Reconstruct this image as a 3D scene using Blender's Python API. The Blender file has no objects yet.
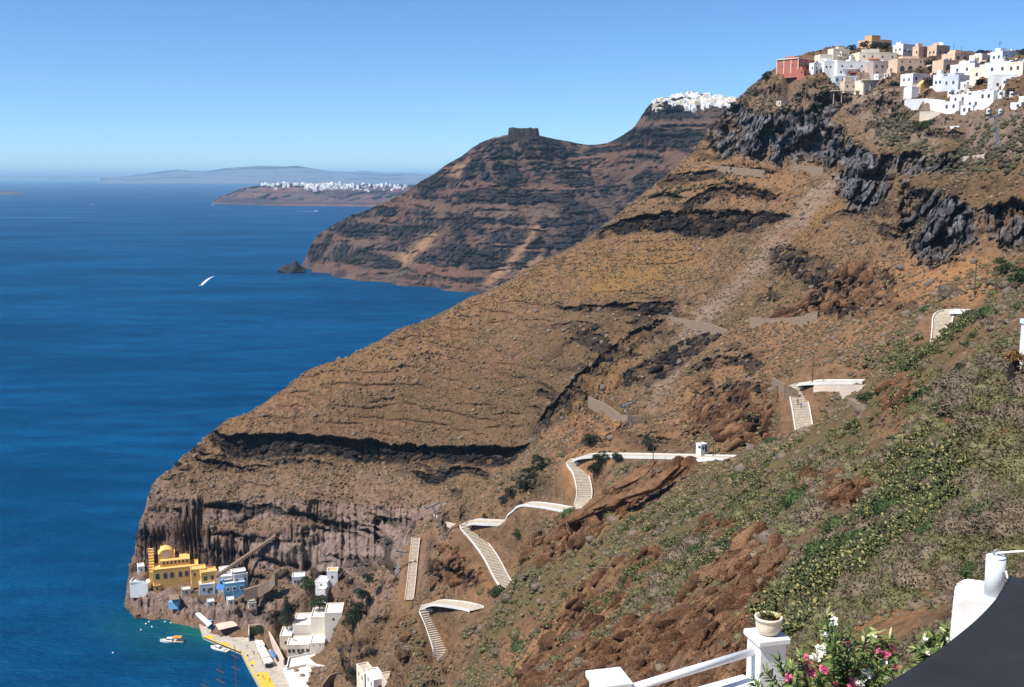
import bpy, bmesh, math, random
import numpy as np
from mathutils import Vector, Matrix
random.seed(7)
rng = np.random.default_rng(11)
C = bpy.context.scene.collection
scene = bpy.context.scene
PI = math.pi

# ------------------------------------------------------------------ camera
W, Hh = 1024, 687
F = 1098.0                       # focal length in pixels (50 degrees across)
CZ = 200.0                       # the terrace is 200 m above the sea
PITCH = math.atan(167.3 / F)
cp, sp = math.cos(PITCH), math.sin(PITCH)
cam = bpy.data.cameras.new('camera')
camo = bpy.data.objects.new('camera', cam); C.objects.link(camo)
camo.location = (0, 0, CZ)
camo.rotation_euler = (PI/2 - PITCH, 0, 0)
cam.sensor_width = 36.0
cam.lens = 36.0 * F / W
cam.clip_start = 0.2
cam.clip_end = 400000.0
scene.camera = camo

def us(px, py):
    """view direction of a picture point as (X/Y, dz/dY)"""
    a = (px - 512.0) / F; v = (343.5 - py) / F
    den = cp + v * sp
    return a / den, (-sp + v * cp) / den
def at(px, py, Y):
    u, s = us(px, py)
    return (u * Y, Y, CZ + s * Y)
def atz(px, py, z):
    u, s = us(px, py)
    return at(px, py, (z - CZ) / s)
def pix(X, Y, Z):
    """picture position of world points"""
    d = Y * cp - (Z - CZ) * sp
    up = Y * sp + (Z - CZ) * cp
    return 512.0 + F * X / d, 343.5 - F * up / d

# ------------------------------------------------------------------ noise
def _hash(ix, iy, iz, seed):
    h = (ix.astype(np.uint32) * np.uint32(374761393) + iy.astype(np.uint32) * np.uint32(668265263)
         + iz.astype(np.uint32) * np.uint32(2147483647) + np.uint32(seed) * np.uint32(1274126177))
    h = (h ^ (h >> np.uint32(13))) * np.uint32(1274126177)
    h = h ^ (h >> np.uint32(16))
    return (h & np.uint32(0xFFFFFF)).astype(np.float32) / np.float32(0xFFFFFF)
def vnoise(x, y, z=None, seed=0):
    """value noise in 0..1"""
    if z is None:
        xi = np.floor(x); yi = np.floor(y)
        fx = (x - xi).astype(np.float32); fy = (y - yi).astype(np.float32)
        xi = xi.astype(np.int64); yi = yi.astype(np.int64); zi = np.zeros_like(xi)
        fx = fx * fx * (3 - 2 * fx); fy = fy * fy * (3 - 2 * fy)
        a = _hash(xi, yi, zi, seed); b = _hash(xi + 1, yi, zi, seed)
        c = _hash(xi, yi + 1, zi, seed); d = _hash(xi + 1, yi + 1, zi, seed)
        return (a + (b - a) * fx) * (1 - fy) + (c + (d - c) * fx) * fy
    xi = np.floor(x); yi = np.floor(y); zi = np.floor(z)
    fx = (x - xi).astype(np.float32); fy = (y - yi).astype(np.float32); fz = (z - zi).astype(np.float32)
    xi = xi.astype(np.int64); yi = yi.astype(np.int64); zi = zi.astype(np.int64)
    fx = fx * fx * (3 - 2 * fx); fy = fy * fy * (3 - 2 * fy); fz = fz * fz * (3 - 2 * fz)
    r = []
    for dz in (0, 1):
        a = _hash(xi, yi, zi + dz, seed); b = _hash(xi + 1, yi, zi + dz, seed)
        c = _hash(xi, yi + 1, zi + dz, seed); d = _hash(xi + 1, yi + 1, zi + dz, seed)
        r.append((a + (b - a) * fx) * (1 - fy) + (c + (d - c) * fx) * fy)
    return r[0] + (r[1] - r[0]) * fz
def fbm(x, y, z=None, o=4, seed=0, ridged=False, gain=.5):
    s = 0; a = 1.0; t = 0
    for k in range(o):
        f = 2.03 ** k
        n = vnoise(x * f + 13.7 * k, y * f - 7.1 * k, None if z is None else z * f + 3.3 * k, seed + k)
        if ridged: n = 1 - np.abs(2 * n - 1)
        s = s + a * n; t += a; a *= gain
    return s / t
def cells(x, y, z, seed=0):
    """nearest jittered cell: (its random number, distance to the border)"""
    xi = np.floor(x).astype(np.int64); yi = np.floor(y).astype(np.int64); zi = np.floor(z).astype(np.int64)
    d1 = np.full(x.shape, 9.0, np.float32); d2 = d1.copy(); rid = np.zeros(x.shape, np.float32)
    for i in (-1, 0, 1):
        for j in (-1, 0, 1):
            for k in (-1, 0, 1):
                a, b, c = xi + i, yi + j, zi + k
                h = _hash(a, b, c, seed); h2 = _hash(a, b, c, seed + 91); h3 = _hash(a, b, c, seed + 173)
                d = np.sqrt((a + h - x) ** 2 + (b + h2 - y) ** 2 + (c + h3 - z) ** 2).astype(np.float32)
                m = d < d1
                d2 = np.where(m, d1, np.minimum(d2, d)); rid = np.where(m, (h * 7.13 + h2 * 3.7) % 1.0, rid); d1 = np.where(m, d, d1)
    return rid.astype(np.float32), d2 - d1
def sstep(a, b, x):
    t = np.clip((x - a) / (b - a), 0, 1)
    return t * t * (3 - 2 * t)

# ------------------------------------------------------------------ objects
def tag(o, label=None, cat=None, group=None, kind=None):
    if label: o['label'] = label
    if cat: o['category'] = cat
    if group: o['group'] = group
    if kind: o['kind'] = kind
    return o
def mesh_np(name, co, quads, mats, smooth=False, matidx=None):
    me = bpy.data.meshes.new(name)
    co = np.asarray(co, np.float32).reshape(-1, 3); quads = np.asarray(quads, np.int32)
    n = quads.shape[1]
    me.vertices.add(len(co)); me.vertices.foreach_set('co', co.ravel())
    me.loops.add(quads.size); me.loops.foreach_set('vertex_index', quads.ravel())
    me.polygons.add(len(quads))
    me.polygons.foreach_set('loop_start', np.arange(0, quads.size, n, dtype=np.int32))
    if matidx is not None: me.polygons.foreach_set('material_index', np.asarray(matidx, np.int32))
    if smooth: me.polygons.foreach_set('use_smooth', np.ones(len(quads), bool))
    for m in (mats if isinstance(mats, (list, tuple)) else [mats]): me.materials.append(m)
    me.update(calc_edges=True)
    return me
def link(name, me, parent=None, loc=None, rotz=0.0):
    o = bpy.data.objects.new(name, me); C.objects.link(o)
    if loc is not None: o.location = loc
    if rotz: o.rotation_euler = (0, 0, rotz)
    if parent is not None: o.parent = parent
    return o
def empty(name, loc=(0, 0, 0), rotz=0.0):
    o = bpy.data.objects.new(name, None); C.objects.link(o)
    o.location = loc; o.rotation_euler = (0, 0, rotz); o.empty_display_size = .3
    return o
def copy_tree(o, parent=None):
    c = o.copy(); C.objects.link(c); c.parent = parent
    for ch in o.children: copy_tree(ch, c)
    return c

class MB:
    """collects simple solids and links them as one mesh object"""
    def __init__(s): s.v = []; s.f = []; s.m = []
    def add(s, vs, fs, m=0):
        b = len(s.v); s.v += [tuple(v) for v in vs]
        s.f += [tuple(b + i for i in f) for f in fs]; s.m += [m] * len(fs); return s
    def box(s, x0, x1, y0, y1, z0, z1, m=0):
        vs = [(x0,y0,z0),(x1,y0,z0),(x1,y1,z0),(x0,y1,z0),(x0,y0,z1),(x1,y0,z1),(x1,y1,z1),(x0,y1,z1)]
        return s.add(vs, [(0,3,2,1),(4,5,6,7),(0,1,5,4),(1,2,6,5),(2,3,7,6),(3,0,4,7)], m)
    def tube(s, a, b, r0, r1=None, n=8, m=0, cap=True):
        a = Vector(a); b = Vector(b); r1 = r0 if r1 is None else r1
        d = (b - a).normalized(); x = d.orthogonal().normalized(); y = d.cross(x)
        vs = []
        for p, r in ((a, r0), (b, r1)):
            for i in range(n):
                t = 2 * PI * i / n; vs.append(p + (x * math.cos(t) + y * math.sin(t)) * r)
        fs = [(i, (i + 1) % n, n + (i + 1) % n, n + i) for i in range(n)]
        if cap: fs += [tuple(range(n - 1, -1, -1)), tuple(range(n, 2 * n))]
        return s.add(vs, fs, m)
    def path(s, pts, rad, n=8, m=0):
        for i in range(len(pts) - 1):
            s.tube(pts[i], pts[i + 1], rad[i] if hasattr(rad, '__len__') else rad, rad[i + 1] if hasattr(rad, '__len__') else rad, n, m)
        return s
    def lathe(s, prof, n=20, c=(0, 0, 0), m=0):
        vs = []; k = len(prof)
        for r, z in prof:
            for i in range(n):
                t = 2 * PI * i / n; vs.append((c[0] + r * math.cos(t), c[1] + r * math.sin(t), c[2] + z))
        fs = []
        for j in range(k - 1):
            for i in range(n):
                fs.append((j*n+i, j*n+(i+1)%n, (j+1)*n+(i+1)%n, (j+1)*n+i))
        fs += [tuple(range(n - 1, -1, -1)), tuple(range((k - 1) * n, k * n))]
        return s.add(vs, fs, m)
    def prism(s, poly, z0, z1, m=0):
        n = len(poly); vs = [(p[0], p[1], z0) for p in poly] + [(p[0], p[1], z1) for p in poly]
        fs = [tuple(range(n - 1, -1, -1)), tuple(range(n, 2 * n))] + [(i, (i + 1) % n, n + (i + 1) % n, n + i) for i in range(n)]
        return s.add(vs, fs, m)
    def mesh(s, name, mats, smooth=False):
        me = bpy.data.meshes.new(name); me.from_pydata([tuple(v) for v in s.v], [], s.f)
        for mm in (mats if isinstance(mats, (list, tuple)) else [mats]): me.materials.append(mm)
        me.polygons.foreach_set('material_index', s.m)
        if smooth: me.polygons.foreach_set('use_smooth', [True] * len(s.f))
        me.update(); return me
    def build(s, name, mats, parent=None, loc=None, rotz=0.0, smooth=False):
        return link(name, s.mesh(name, mats, smooth), parent, loc, rotz)

# ------------------------------------------------------------------ materials
def mat(name):
    m = bpy.data.materials.new(name); m.use_nodes = True
    nt = m.node_tree; b = nt.nodes['Principled BSDF']
    return m, nt, b
def N(nt, t, **kw):
    n = nt.nodes.new(t)
    for k, v in kw.items():
        if k in n.inputs: n.inputs[k].default_value = v
        else: setattr(n, k, v)
    return n
def mixc(nt, fac, a, b, blend='MIX'):
    n = nt.nodes.new('ShaderNodeMix'); n.data_type = 'RGBA'; n.blend_type = blend
    for sock, v in ((n.inputs[0], fac), (n.inputs[6], a), (n.inputs[7], b)):
        if hasattr(v, 'is_linked'): nt.links.new(v, sock)
        elif isinstance(v, (int, float)): sock.default_value = v
        else: sock.default_value = (*v[:3], 1)
    return n.outputs[2]
def mth(nt, op, a, b=None, c=None, clamp=False):
    n = nt.nodes.new('ShaderNodeMath'); n.operation = op; n.use_clamp = clamp
    for sock, v in zip(n.inputs, (a, b, c)):
        if v is None: continue
        if hasattr(v, 'is_linked'): nt.links.new(v, sock)
        else: sock.default_value = v
    return n.outputs[0]
def ramp(nt, fac, stops):
    n = nt.nodes.new('ShaderNodeValToRGB'); nt.links.new(fac, n.inputs[0])
    e = n.color_ramp.elements
    while len(e) < len(stops): e.new(0.5)
    for i, (p, c) in enumerate(stops):
        e[i].position = p; e[i].color = (*c[:3], 1) if hasattr(c, '__len__') else (c, c, c, 1)
    return n.outputs[0]
def noise_node(nt, scale, detail=4, rough=.55, vec=None, kind='ShaderNodeTexNoise'):
    n = nt.nodes.new(kind); n.inputs['Scale'].default_value = scale
    if kind == 'ShaderNodeTexNoise':
        n.inputs['Detail'].default_value = detail; n.inputs['Roughness'].default_value = rough
    if vec is not None: nt.links.new(vec, n.inputs['Vector'])
    return n
def pos(nt, obj=False):
    if obj:
        return nt.nodes.new('ShaderNodeTexCoord').outputs['Object']
    return nt.nodes.new('ShaderNodeNewGeometry').outputs['Position']
def bump(nt, b, h, strength, dist):
    n = nt.nodes.new('ShaderNodeBump'); n.inputs['Strength'].default_value = strength
    n.inputs['Distance'].default_value = dist
    nt.links.new(h, n.inputs['Height']); nt.links.new(n.outputs[0], b.inputs['Normal'])
def simple(name, col, rough=.8, vary=.12, scale=3.0, obj=False, dirt=None, bmp=0.0, spec=.3, metal=0.0):
    """a plain colour with uneven wear"""
    m, nt, b = mat(name)
    p = pos(nt, obj)
    n1 = noise_node(nt, scale, 5, .6, p)
    lo = tuple(c * (1 - vary) for c in col); hi = tuple(min(1, c * (1 + vary * .6)) for c in col)
    c = ramp(nt, n1.outputs[0], [(.3, lo), (.7, hi)])
    if dirt is not None:
        n2 = noise_node(nt, scale * .37, 6, .65, p)
        c = mixc(nt, ramp(nt, n2.outputs[0], [(.52, 0.0), (.75, .7)]), c, dirt)
    nt.links.new(c, b.inputs['Base Color'])
    b.inputs['Roughness'].default_value = rough
    b.inputs['Specular IOR Level'].default_value = spec
    b.inputs['Metallic'].default_value = metal
    if bmp: bump(nt, b, n1.outputs[0], .6, bmp)
    return m
# ------------------------------------------------------------------ the near land: control points
cx = []
def P(px, py, Y): cx.append(at(px, py, Y))
def Z(px, py, z): cx.append(atz(px, py, z))
def Wp(x, y, z): cx.append((x, y, z))
# shore, seen
for a in [(128,612),(131,596),(136,617),(165,619),(192,626),(212,642),(240,652),(256,672),(272,700),(290,740),(330,830)]: Z(*a, 0)
# ridge against the sea and the far slopes
for a in [(131,560,494),(139,522,503),(150,490,520),(185,455,540),(210,436,556),(225,421,566),(310,370,584),(400,330,602),(470,298,614),(540,262,628),(600,232,638),(640,198,645),(690,160,655),(712,150,658),(724,112,668),(740,98,672),(760,82,655),(778,73,640)]: P(*a)
# behind the ridge, falling to the hidden bay
for (x, y, z) in [(-184,472,-25),(-179,486,-10),(-184,500,-14),(-200,522,-30),(-215,600,-25),(-190,670,-20),(-150,735,-15),(-95,775,-10),(-20,800,5),(60,830,20),(120,860,60),(-230,560,-40),(-250,440,-40),(-230,380,-40),(-210,330,-40),(-60,900,-40),(60,980,-30),(160,1000,40),(200,1150,0),(300,1200,60),(-40,700,60),(20,720,95),(80,740,140),(125,740,190)]: Wp(x, y, z)
# sea bed off the quay
for (x, y, z) in [(-150,420,-14),(-160,370,-22),(-140,320,-22),(-120,390,-4),(-130,260,-25),(-100,300,-5)]: Wp(x, y, z)
# headland face above and below the black lava band
for a in [(212,441,553),(290,436,545),(370,438,536),(450,446,520),(520,447,500),(250,460,540),(370,464,524),(450,466,506),(520,466,478),
          (300,400,568),(400,390,562),(480,380,548),(540,360,535),(580,340,530),(480,335,590),(560,300,585),(620,290,565),(650,260,580),(640,235,606),(700,238,590),(760,240,552),
          (700,212,610),(760,215,585),(700,180,632),(760,180,606),(740,160,622),
          (200,480,522),(300,485,510),(380,485,500),(440,490,482),(150,508,508),(200,505,502),(300,505,493),(380,508,484),(435,512,468),
          (165,530,500),(230,530,497),(320,530,487),(390,532,470),(150,570,492),(175,578,487),(215,578,484),(260,578,478),(310,578,470),(350,576,460),
          (150,590,486),(190,592,480),(240,600,469),(270,612,452),(300,592,455),(330,600,448)]: P(*a)
# port shelf
for (px, py, z) in [(262,640,1.6),(280,660,1.6),(300,687,2),(285,635,4),(318,640,7),(330,660,6),(345,640,14),(352,668,13),(370,687,10),(330,720,4),(262,618,5),(290,612,12),(350,610,26)]: Z(px, py, z)
# gully, then the slope with the zigzag path
for a in [(620,380,470),(590,402,462),(545,440,450),(520,470,452),(480,490,458),(455,512,440),(412,540,430),(412,590,405),(380,560,448),(365,590,425),(360,630,398),(395,640,378),(380,670,372),(425,606,320),(430,625,316),(442,655,309),(434,668,304),(441,674,300),(447,680,296),(470,605,307),(500,577,321),(480,550,333),(465,524,346),(490,521,342),(510,514,339),(524,506,336),(550,505,324),(575,510,313),(585,490,319),(570,460,335),(610,455,325),(650,455,315),(700,456,300),(742,456,288),
          (440,560,385),(430,540,410),(540,480,352),(520,490,358),(550,455,385),(600,440,370),(650,430,360),(700,440,318),(440,588,338)]: P(*a)
# right-hand chute and slopes
for a in [(700,300,520),(660,340,498),(760,240,548),(800,195,560),(830,165,568),(640,360,490),(600,360,505),(560,400,498),(640,310,540),
          (740,330,440),(800,300,432),(850,255,440),(880,300,362),(800,350,370),(700,400,390),(650,410,400),(720,380,405),(720,425,328),(760,440,296),
          (775,392,296),(800,384,286),(812,380,284),(868,382,272),(868,392,246),(800,437,248),(800,432,268),(808,410,278),(840,360,302),(850,330,318),(910,320,268),(938,312,242),(940,338,228),(990,310,232),(960,282,272),(1015,290,205),(900,280,340),(820,240,505),(860,225,455),(840,200,530)]: P(*a)
# dark cliff below the town
for a in [(725,158,645),(770,162,600),(830,168,575),(735,115,662),(770,112,616),(800,110,606),(840,122,590),(862,190,475),(880,212,425),(905,242,392),(950,262,335),(985,266,308),(1024,262,290),(862,150,488),(890,165,430),(920,190,400),(950,198,350),(985,205,322),(1024,205,310)]: P(*a)
# the town
for a in [(800,78,612),(830,78,606),(860,82,600),(850,56,660),(878,47,650),(905,56,640),(900,75,580),(880,95,572),(850,108,590),(900,108,540),(925,75,560),(940,62,600),(925,100,500),(945,118,470),(920,128,478),(900,140,505),(965,100,440),(1000,97,400),(1024,93,392),(1000,66,500),(1020,56,540),(985,70,520),(970,62,570),(960,125,420),(1000,130,368),(1024,128,350),(960,160,398),(900,160,470),(1000,165,345),(1024,170,330)]: P(*a)
for (x, y, z) in [(150,760,212),(115,720,190),(230,760,262),(330,700,262),(330,800,256),(420,560,250),(330,480,250),(450,800,250),(600,600,245),(500,400,245),(300,950,255),(420,1000,255),(350,350,244),(600,1200,255),(700,900,258),(480,1250,250)]: Wp(x, y, z)
# near spur: its crest, then its side towards the terrace
for a in [(463,675,288),(478,642,284),(503,592,278),(540,572,276),(560,560,270),(600,530,262),(640,512,256),(680,492,250),(720,470,246),(760,453,240),(800,438,232),(830,425,226),(870,396,217),(900,368,210),(925,348,204),(950,338,196),(985,325,180),(1015,310,170),
          (456,702,278),(520,650,256),(540,687,222),(560,610,240),(600,590,222),(600,650,152),(600,687,120),(640,560,205),(680,560,172),(680,620,120),(680,680,95),(700,520,212),
          (760,520,152),(760,600,95),(760,660,70),(800,480,182),(830,520,115),(830,600,70),(830,660,50),(900,480,110),(900,560,64),(900,640,40),(960,450,98),(960,540,58),(1020,500,58),(1020,400,92),(1020,330,132),(960,392,138),(900,420,165),(860,450,170),(985,360,150)]: P(*a)
for (x, y, z) in [(0,0,193),(6,14,191),(20,12,193),(-14,12,180),(-8,30,172),(10,30,181),(-30,45,150),(-50,90,112),(-60,150,75),(-70,220,40),(-80,280,18),(30,25,190),(60,40,196),(80,100,200),(110,160,205),(-40,10,165),(-90,30,100),(-110,120,30),(-120,200,-5),(-150,60,5),(-200,150,-40),(-30,-30,185),(60,-30,200),(150,60,215),(160,200,225),(200,300,238),(250,250,240),(260,100,240),(60,10,197),(120,20,206),(200,60,222),(330,150,250),(400,300,255),(-40,-5,150),(-120,10,40)]: Wp(x, y, z)
ctrl = np.array(cx)

def rbf_fit(c, eps=2.0):
    p = c[:, :2]; n = len(p)
    d = np.sqrt(((p[:, None] - p[None]) ** 2).sum(-1) + eps ** 2)
    A = np.zeros((n + 3, n + 3)); A[:n, :n] = d
    A[:n, n] = 1; A[:n, n + 1:] = p; A[n, :n] = 1; A[n + 1:, :n] = p.T
    A[:n, :n] -= np.eye(n) * 0.6
    rhs = np.concatenate([c[:, 2], np.zeros(3)])
    return np.linalg.solve(A, rhs), p, eps
def rbf_eval(fit, X, Y):
    w, p, eps = fit; n = len(p)
    sh = X.shape; X = X.ravel().astype(np.float32); Y = Y.ravel().astype(np.float32)
    out = (w[n] + w[n + 1] * X + w[n + 2] * Y).astype(np.float64)
    p32 = p.astype(np.float32); w32 = w[:n].astype(np.float32)
    for i in range(0, len(X), 40000):
        x = X[i:i + 40000]; y = Y[i:i + 40000]
        d = np.sqrt((x[:, None] - p32[None, :, 0]) ** 2 + (y[:, None] - p32[None, :, 1]) ** 2 + np.float32(eps ** 2))
        out[i:i + 40000] += d @ w32
    return out.reshape(sh)
fit = rbf_fit(ctrl)

QUICK = False
def rows_of(segs):
    r = []
    for a, b, n in segs:
        r.append(np.geomspace(a, b, n, endpoint=False))
    return np.concatenate(r)
Q = 0.5 if QUICK else 1.0
q = lambda n: max(8, int(n * Q))
ROW = rows_of([(2.5, 20, q(50)), (20, 130, q(260)), (130, 340, q(430)), (340, 670, q(640)), (670, 1200, q(70))])
ucol = np.concatenate([np.geomspace(2.6, .63, q(30))*-1, np.linspace(-0.62, -0.47, q(40), endpoint=False), np.linspace(-0.47, 0.50, q(1150), endpoint=False), np.linspace(0.50, 0.75, q(60), endpoint=False), np.geomspace(.75, 4.5, q(60))])
NR, NC = len(ROW), len(ucol)
# smooth heights on a coarser grid, then bilinear
rr = np.linspace(0, NR - 1, NR // 3 + 1); cc = np.linspace(0, NC - 1, NC // 3 + 1)
Yc = np.interp(rr, np.arange(NR), ROW); Uc = np.interp(cc, np.arange(NC), ucol)
zc = rbf_eval(fit, np.clip(Uc[None] * Yc[:, None], -420, 900), np.repeat(Yc[:, None], len(Uc), 1))
tmp = np.empty((NR, len(cc)))
for j in range(len(cc)): tmp[:, j] = np.interp(np.arange(NR), rr, zc[:, j])
zb = np.empty((NR, NC))
for i in range(NR): zb[i] = np.interp(np.arange(NC), cc, tmp[i])
YY = np.repeat(ROW[:, None], NC, 1); UU = np.repeat(ucol[None], NR, 0); XX = UU * YY

def ground(x, y, grid=None):
    """height of the land at plan points"""
    g = zb if grid is None else grid
    x = np.asarray(x, float); y = np.asarray(y, float)
    r = np.interp(y, ROW, np.arange(NR)); c = np.interp(x / np.maximum(y, .1), ucol, np.arange(NC))
    r0 = np.clip(r.astype(int), 0, NR - 2); c0 = np.clip(c.astype(int), 0, NC - 2); fr = r - r0; fc = c - c0
    return (g[r0, c0] * (1 - fr) * (1 - fc) + g[r0 + 1, c0] * fr * (1 - fc) + g[r0, c0 + 1] * (1 - fr) * fc + g[r0 + 1, c0 + 1] * fr * fc)
def hit(px, py, grid=None, near=0.0, lift=0.0):
    """first land point on the sight line through a picture point"""
    g = zb if grid is None else grid
    u, s = us(px, py)
    y = np.linspace(max(near, 4), 1190, 6000) if near < 300 else np.linspace(near, 1190, 4000)
    h = ground(u * y, y, g) + lift
    k = np.nonzero(h > CZ + s * y)[0]
    if len(k) == 0: return None
    Yh = y[k[0]]
    return Vector((u * Yh, Yh, CZ + s * Yh))
# ------------------------------------------------------------------ paths: centre lines on the land
def line3(pts):
    return [Vector(at(*p)) for p in pts]
def smooth_line(pts, step):
    """Catmull-Rom through the points, even steps"""
    P_ = [pts[0]] + list(pts) + [pts[-1]]; out = []
    for i in range(1, len(P_) - 2):
        p0, p1, p2, p3 = P_[i - 1:i + 3]
        for k in range(24):
            t = k / 24
            out.append(.5 * ((2 * p1) + (p2 - p0) * t + (2 * p0 - 5 * p1 + 4 * p2 - p3) * t * t + (3 * p1 - p0 - 3 * p2 + p3) * t ** 3))
    out.append(P_[-2])
    d = [0]
    for a, b in zip(out, out[1:]): d.append(d[-1] + (b - a).length)
    n = max(2, int(d[-1] / step)); res = []
    xs = np.array([tuple(p) for p in out]); dd = np.array(d)
    for k in range(n + 1):
        t = d[-1] * k / n
        res.append(Vector([np.interp(t, dd, xs[:, j]) for j in range(3)]))
    return res
PATHS = {
 'low': (line3([(440,668,308),(441,650,310),(433,626,316),(427,609,320),(436,603,318),(453,604,312),(470,607,307),(477,609.5,304)]), 4.6),
 'mid': (line3([(512,592,314),(503,580,320),(490,556,331),(478,540,339),(467,527,345),(474,522,344.5),(490,522.5,342),(505,522,339.5),(513,512,338),(525,504.5,335),(545,505.5,326),(565,509,317),(575,510,314),(583,501,316),(584,488,320),(580,473,327),(574,463,333),(585,456.5,331),(610,455.5,325),(650,456,315),(700,457,301),(745,458,288)]), 4.4),
 'high': (line3([(806,440,262),(804,428,269),(801,410,277),(798,395,283),(799,386,286),(812,382.5,283),(840,382,278),(870,382,272)]), 4.2),
 'top': (line3([(941,344,225),(942,330,232),(943,318,238),(950,312,240),(965,311.5,237),(980,311,234),(996,309,231)]), 3.8),
 'old': (line3([(409,600,398),(411,585,407),(413,565,417),(416,538,430)]), 3.0),
}
PL = {k: (smooth_line(p, .75), w) for k, (p, w) in PATHS.items()}

def carve(pts, half, fall, drop, g):
    a = np.array([tuple(p) for p in pts])
    y0, y1 = a[:, 1].min() - fall - 4, a[:, 1].max() + fall + 4
    r0, r1 = np.searchsorted(ROW, [y0, y1]); u0 = (a[:, 0] / a[:, 1]).min() - .07; u1 = (a[:, 0] / a[:, 1]).max() + .07
    c0, c1 = np.searchsorted(ucol, [u0, u1])
    X = XX[r0:r1, c0:c1]; Y = YY[r0:r1, c0:c1]
    best = np.full(X.shape, 1e9); bz = np.zeros(X.shape); bw = np.zeros(X.shape)
    for i in range(0, len(a)):
        d = (X - a[i, 0]) ** 2 + (Y - a[i, 1]) ** 2
        best = np.minimum(best, d); w_ = (d + .6) ** -2.5; bz += w_ * a[i, 2]; bw += w_
    best = np.sqrt(best); bz /= np.maximum(bw, 1e-30)
    w = 1 - sstep(half, fall, best)
    g[r0:r1, c0:c1] = g[r0:r1, c0:c1] * (1 - w) + (bz - drop) * w
for k, (p, w) in PL.items(): carve(p, w / 2 + 1.0, w / 2 + (12 if k in ('mid', 'low') else 7.5), .45, zb)

# level shelves for the port and for the building plots are pressed in later through FLATS (x, y, z, radius, fall)
def flat(x, y, z, r, fall, g=None):
    g = zb if g is None else g
    r0, r1 = np.searchsorted(ROW, [y - r - fall - 1, y + r + fall + 1])
    c0, c1 = np.searchsorted(ucol, [(x - r - fall) / y - .02, (x + r + fall) / y + .02])
    X = XX[r0:r1, c0:c1]; Y = YY[r0:r1, c0:c1]
    w = 1 - sstep(r, r + fall, np.sqrt((X - x) ** 2 + (Y - y) ** 2))
    g[r0:r1, c0:c1] = g[r0:r1, c0:c1] * (1 - w) + z * w

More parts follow.
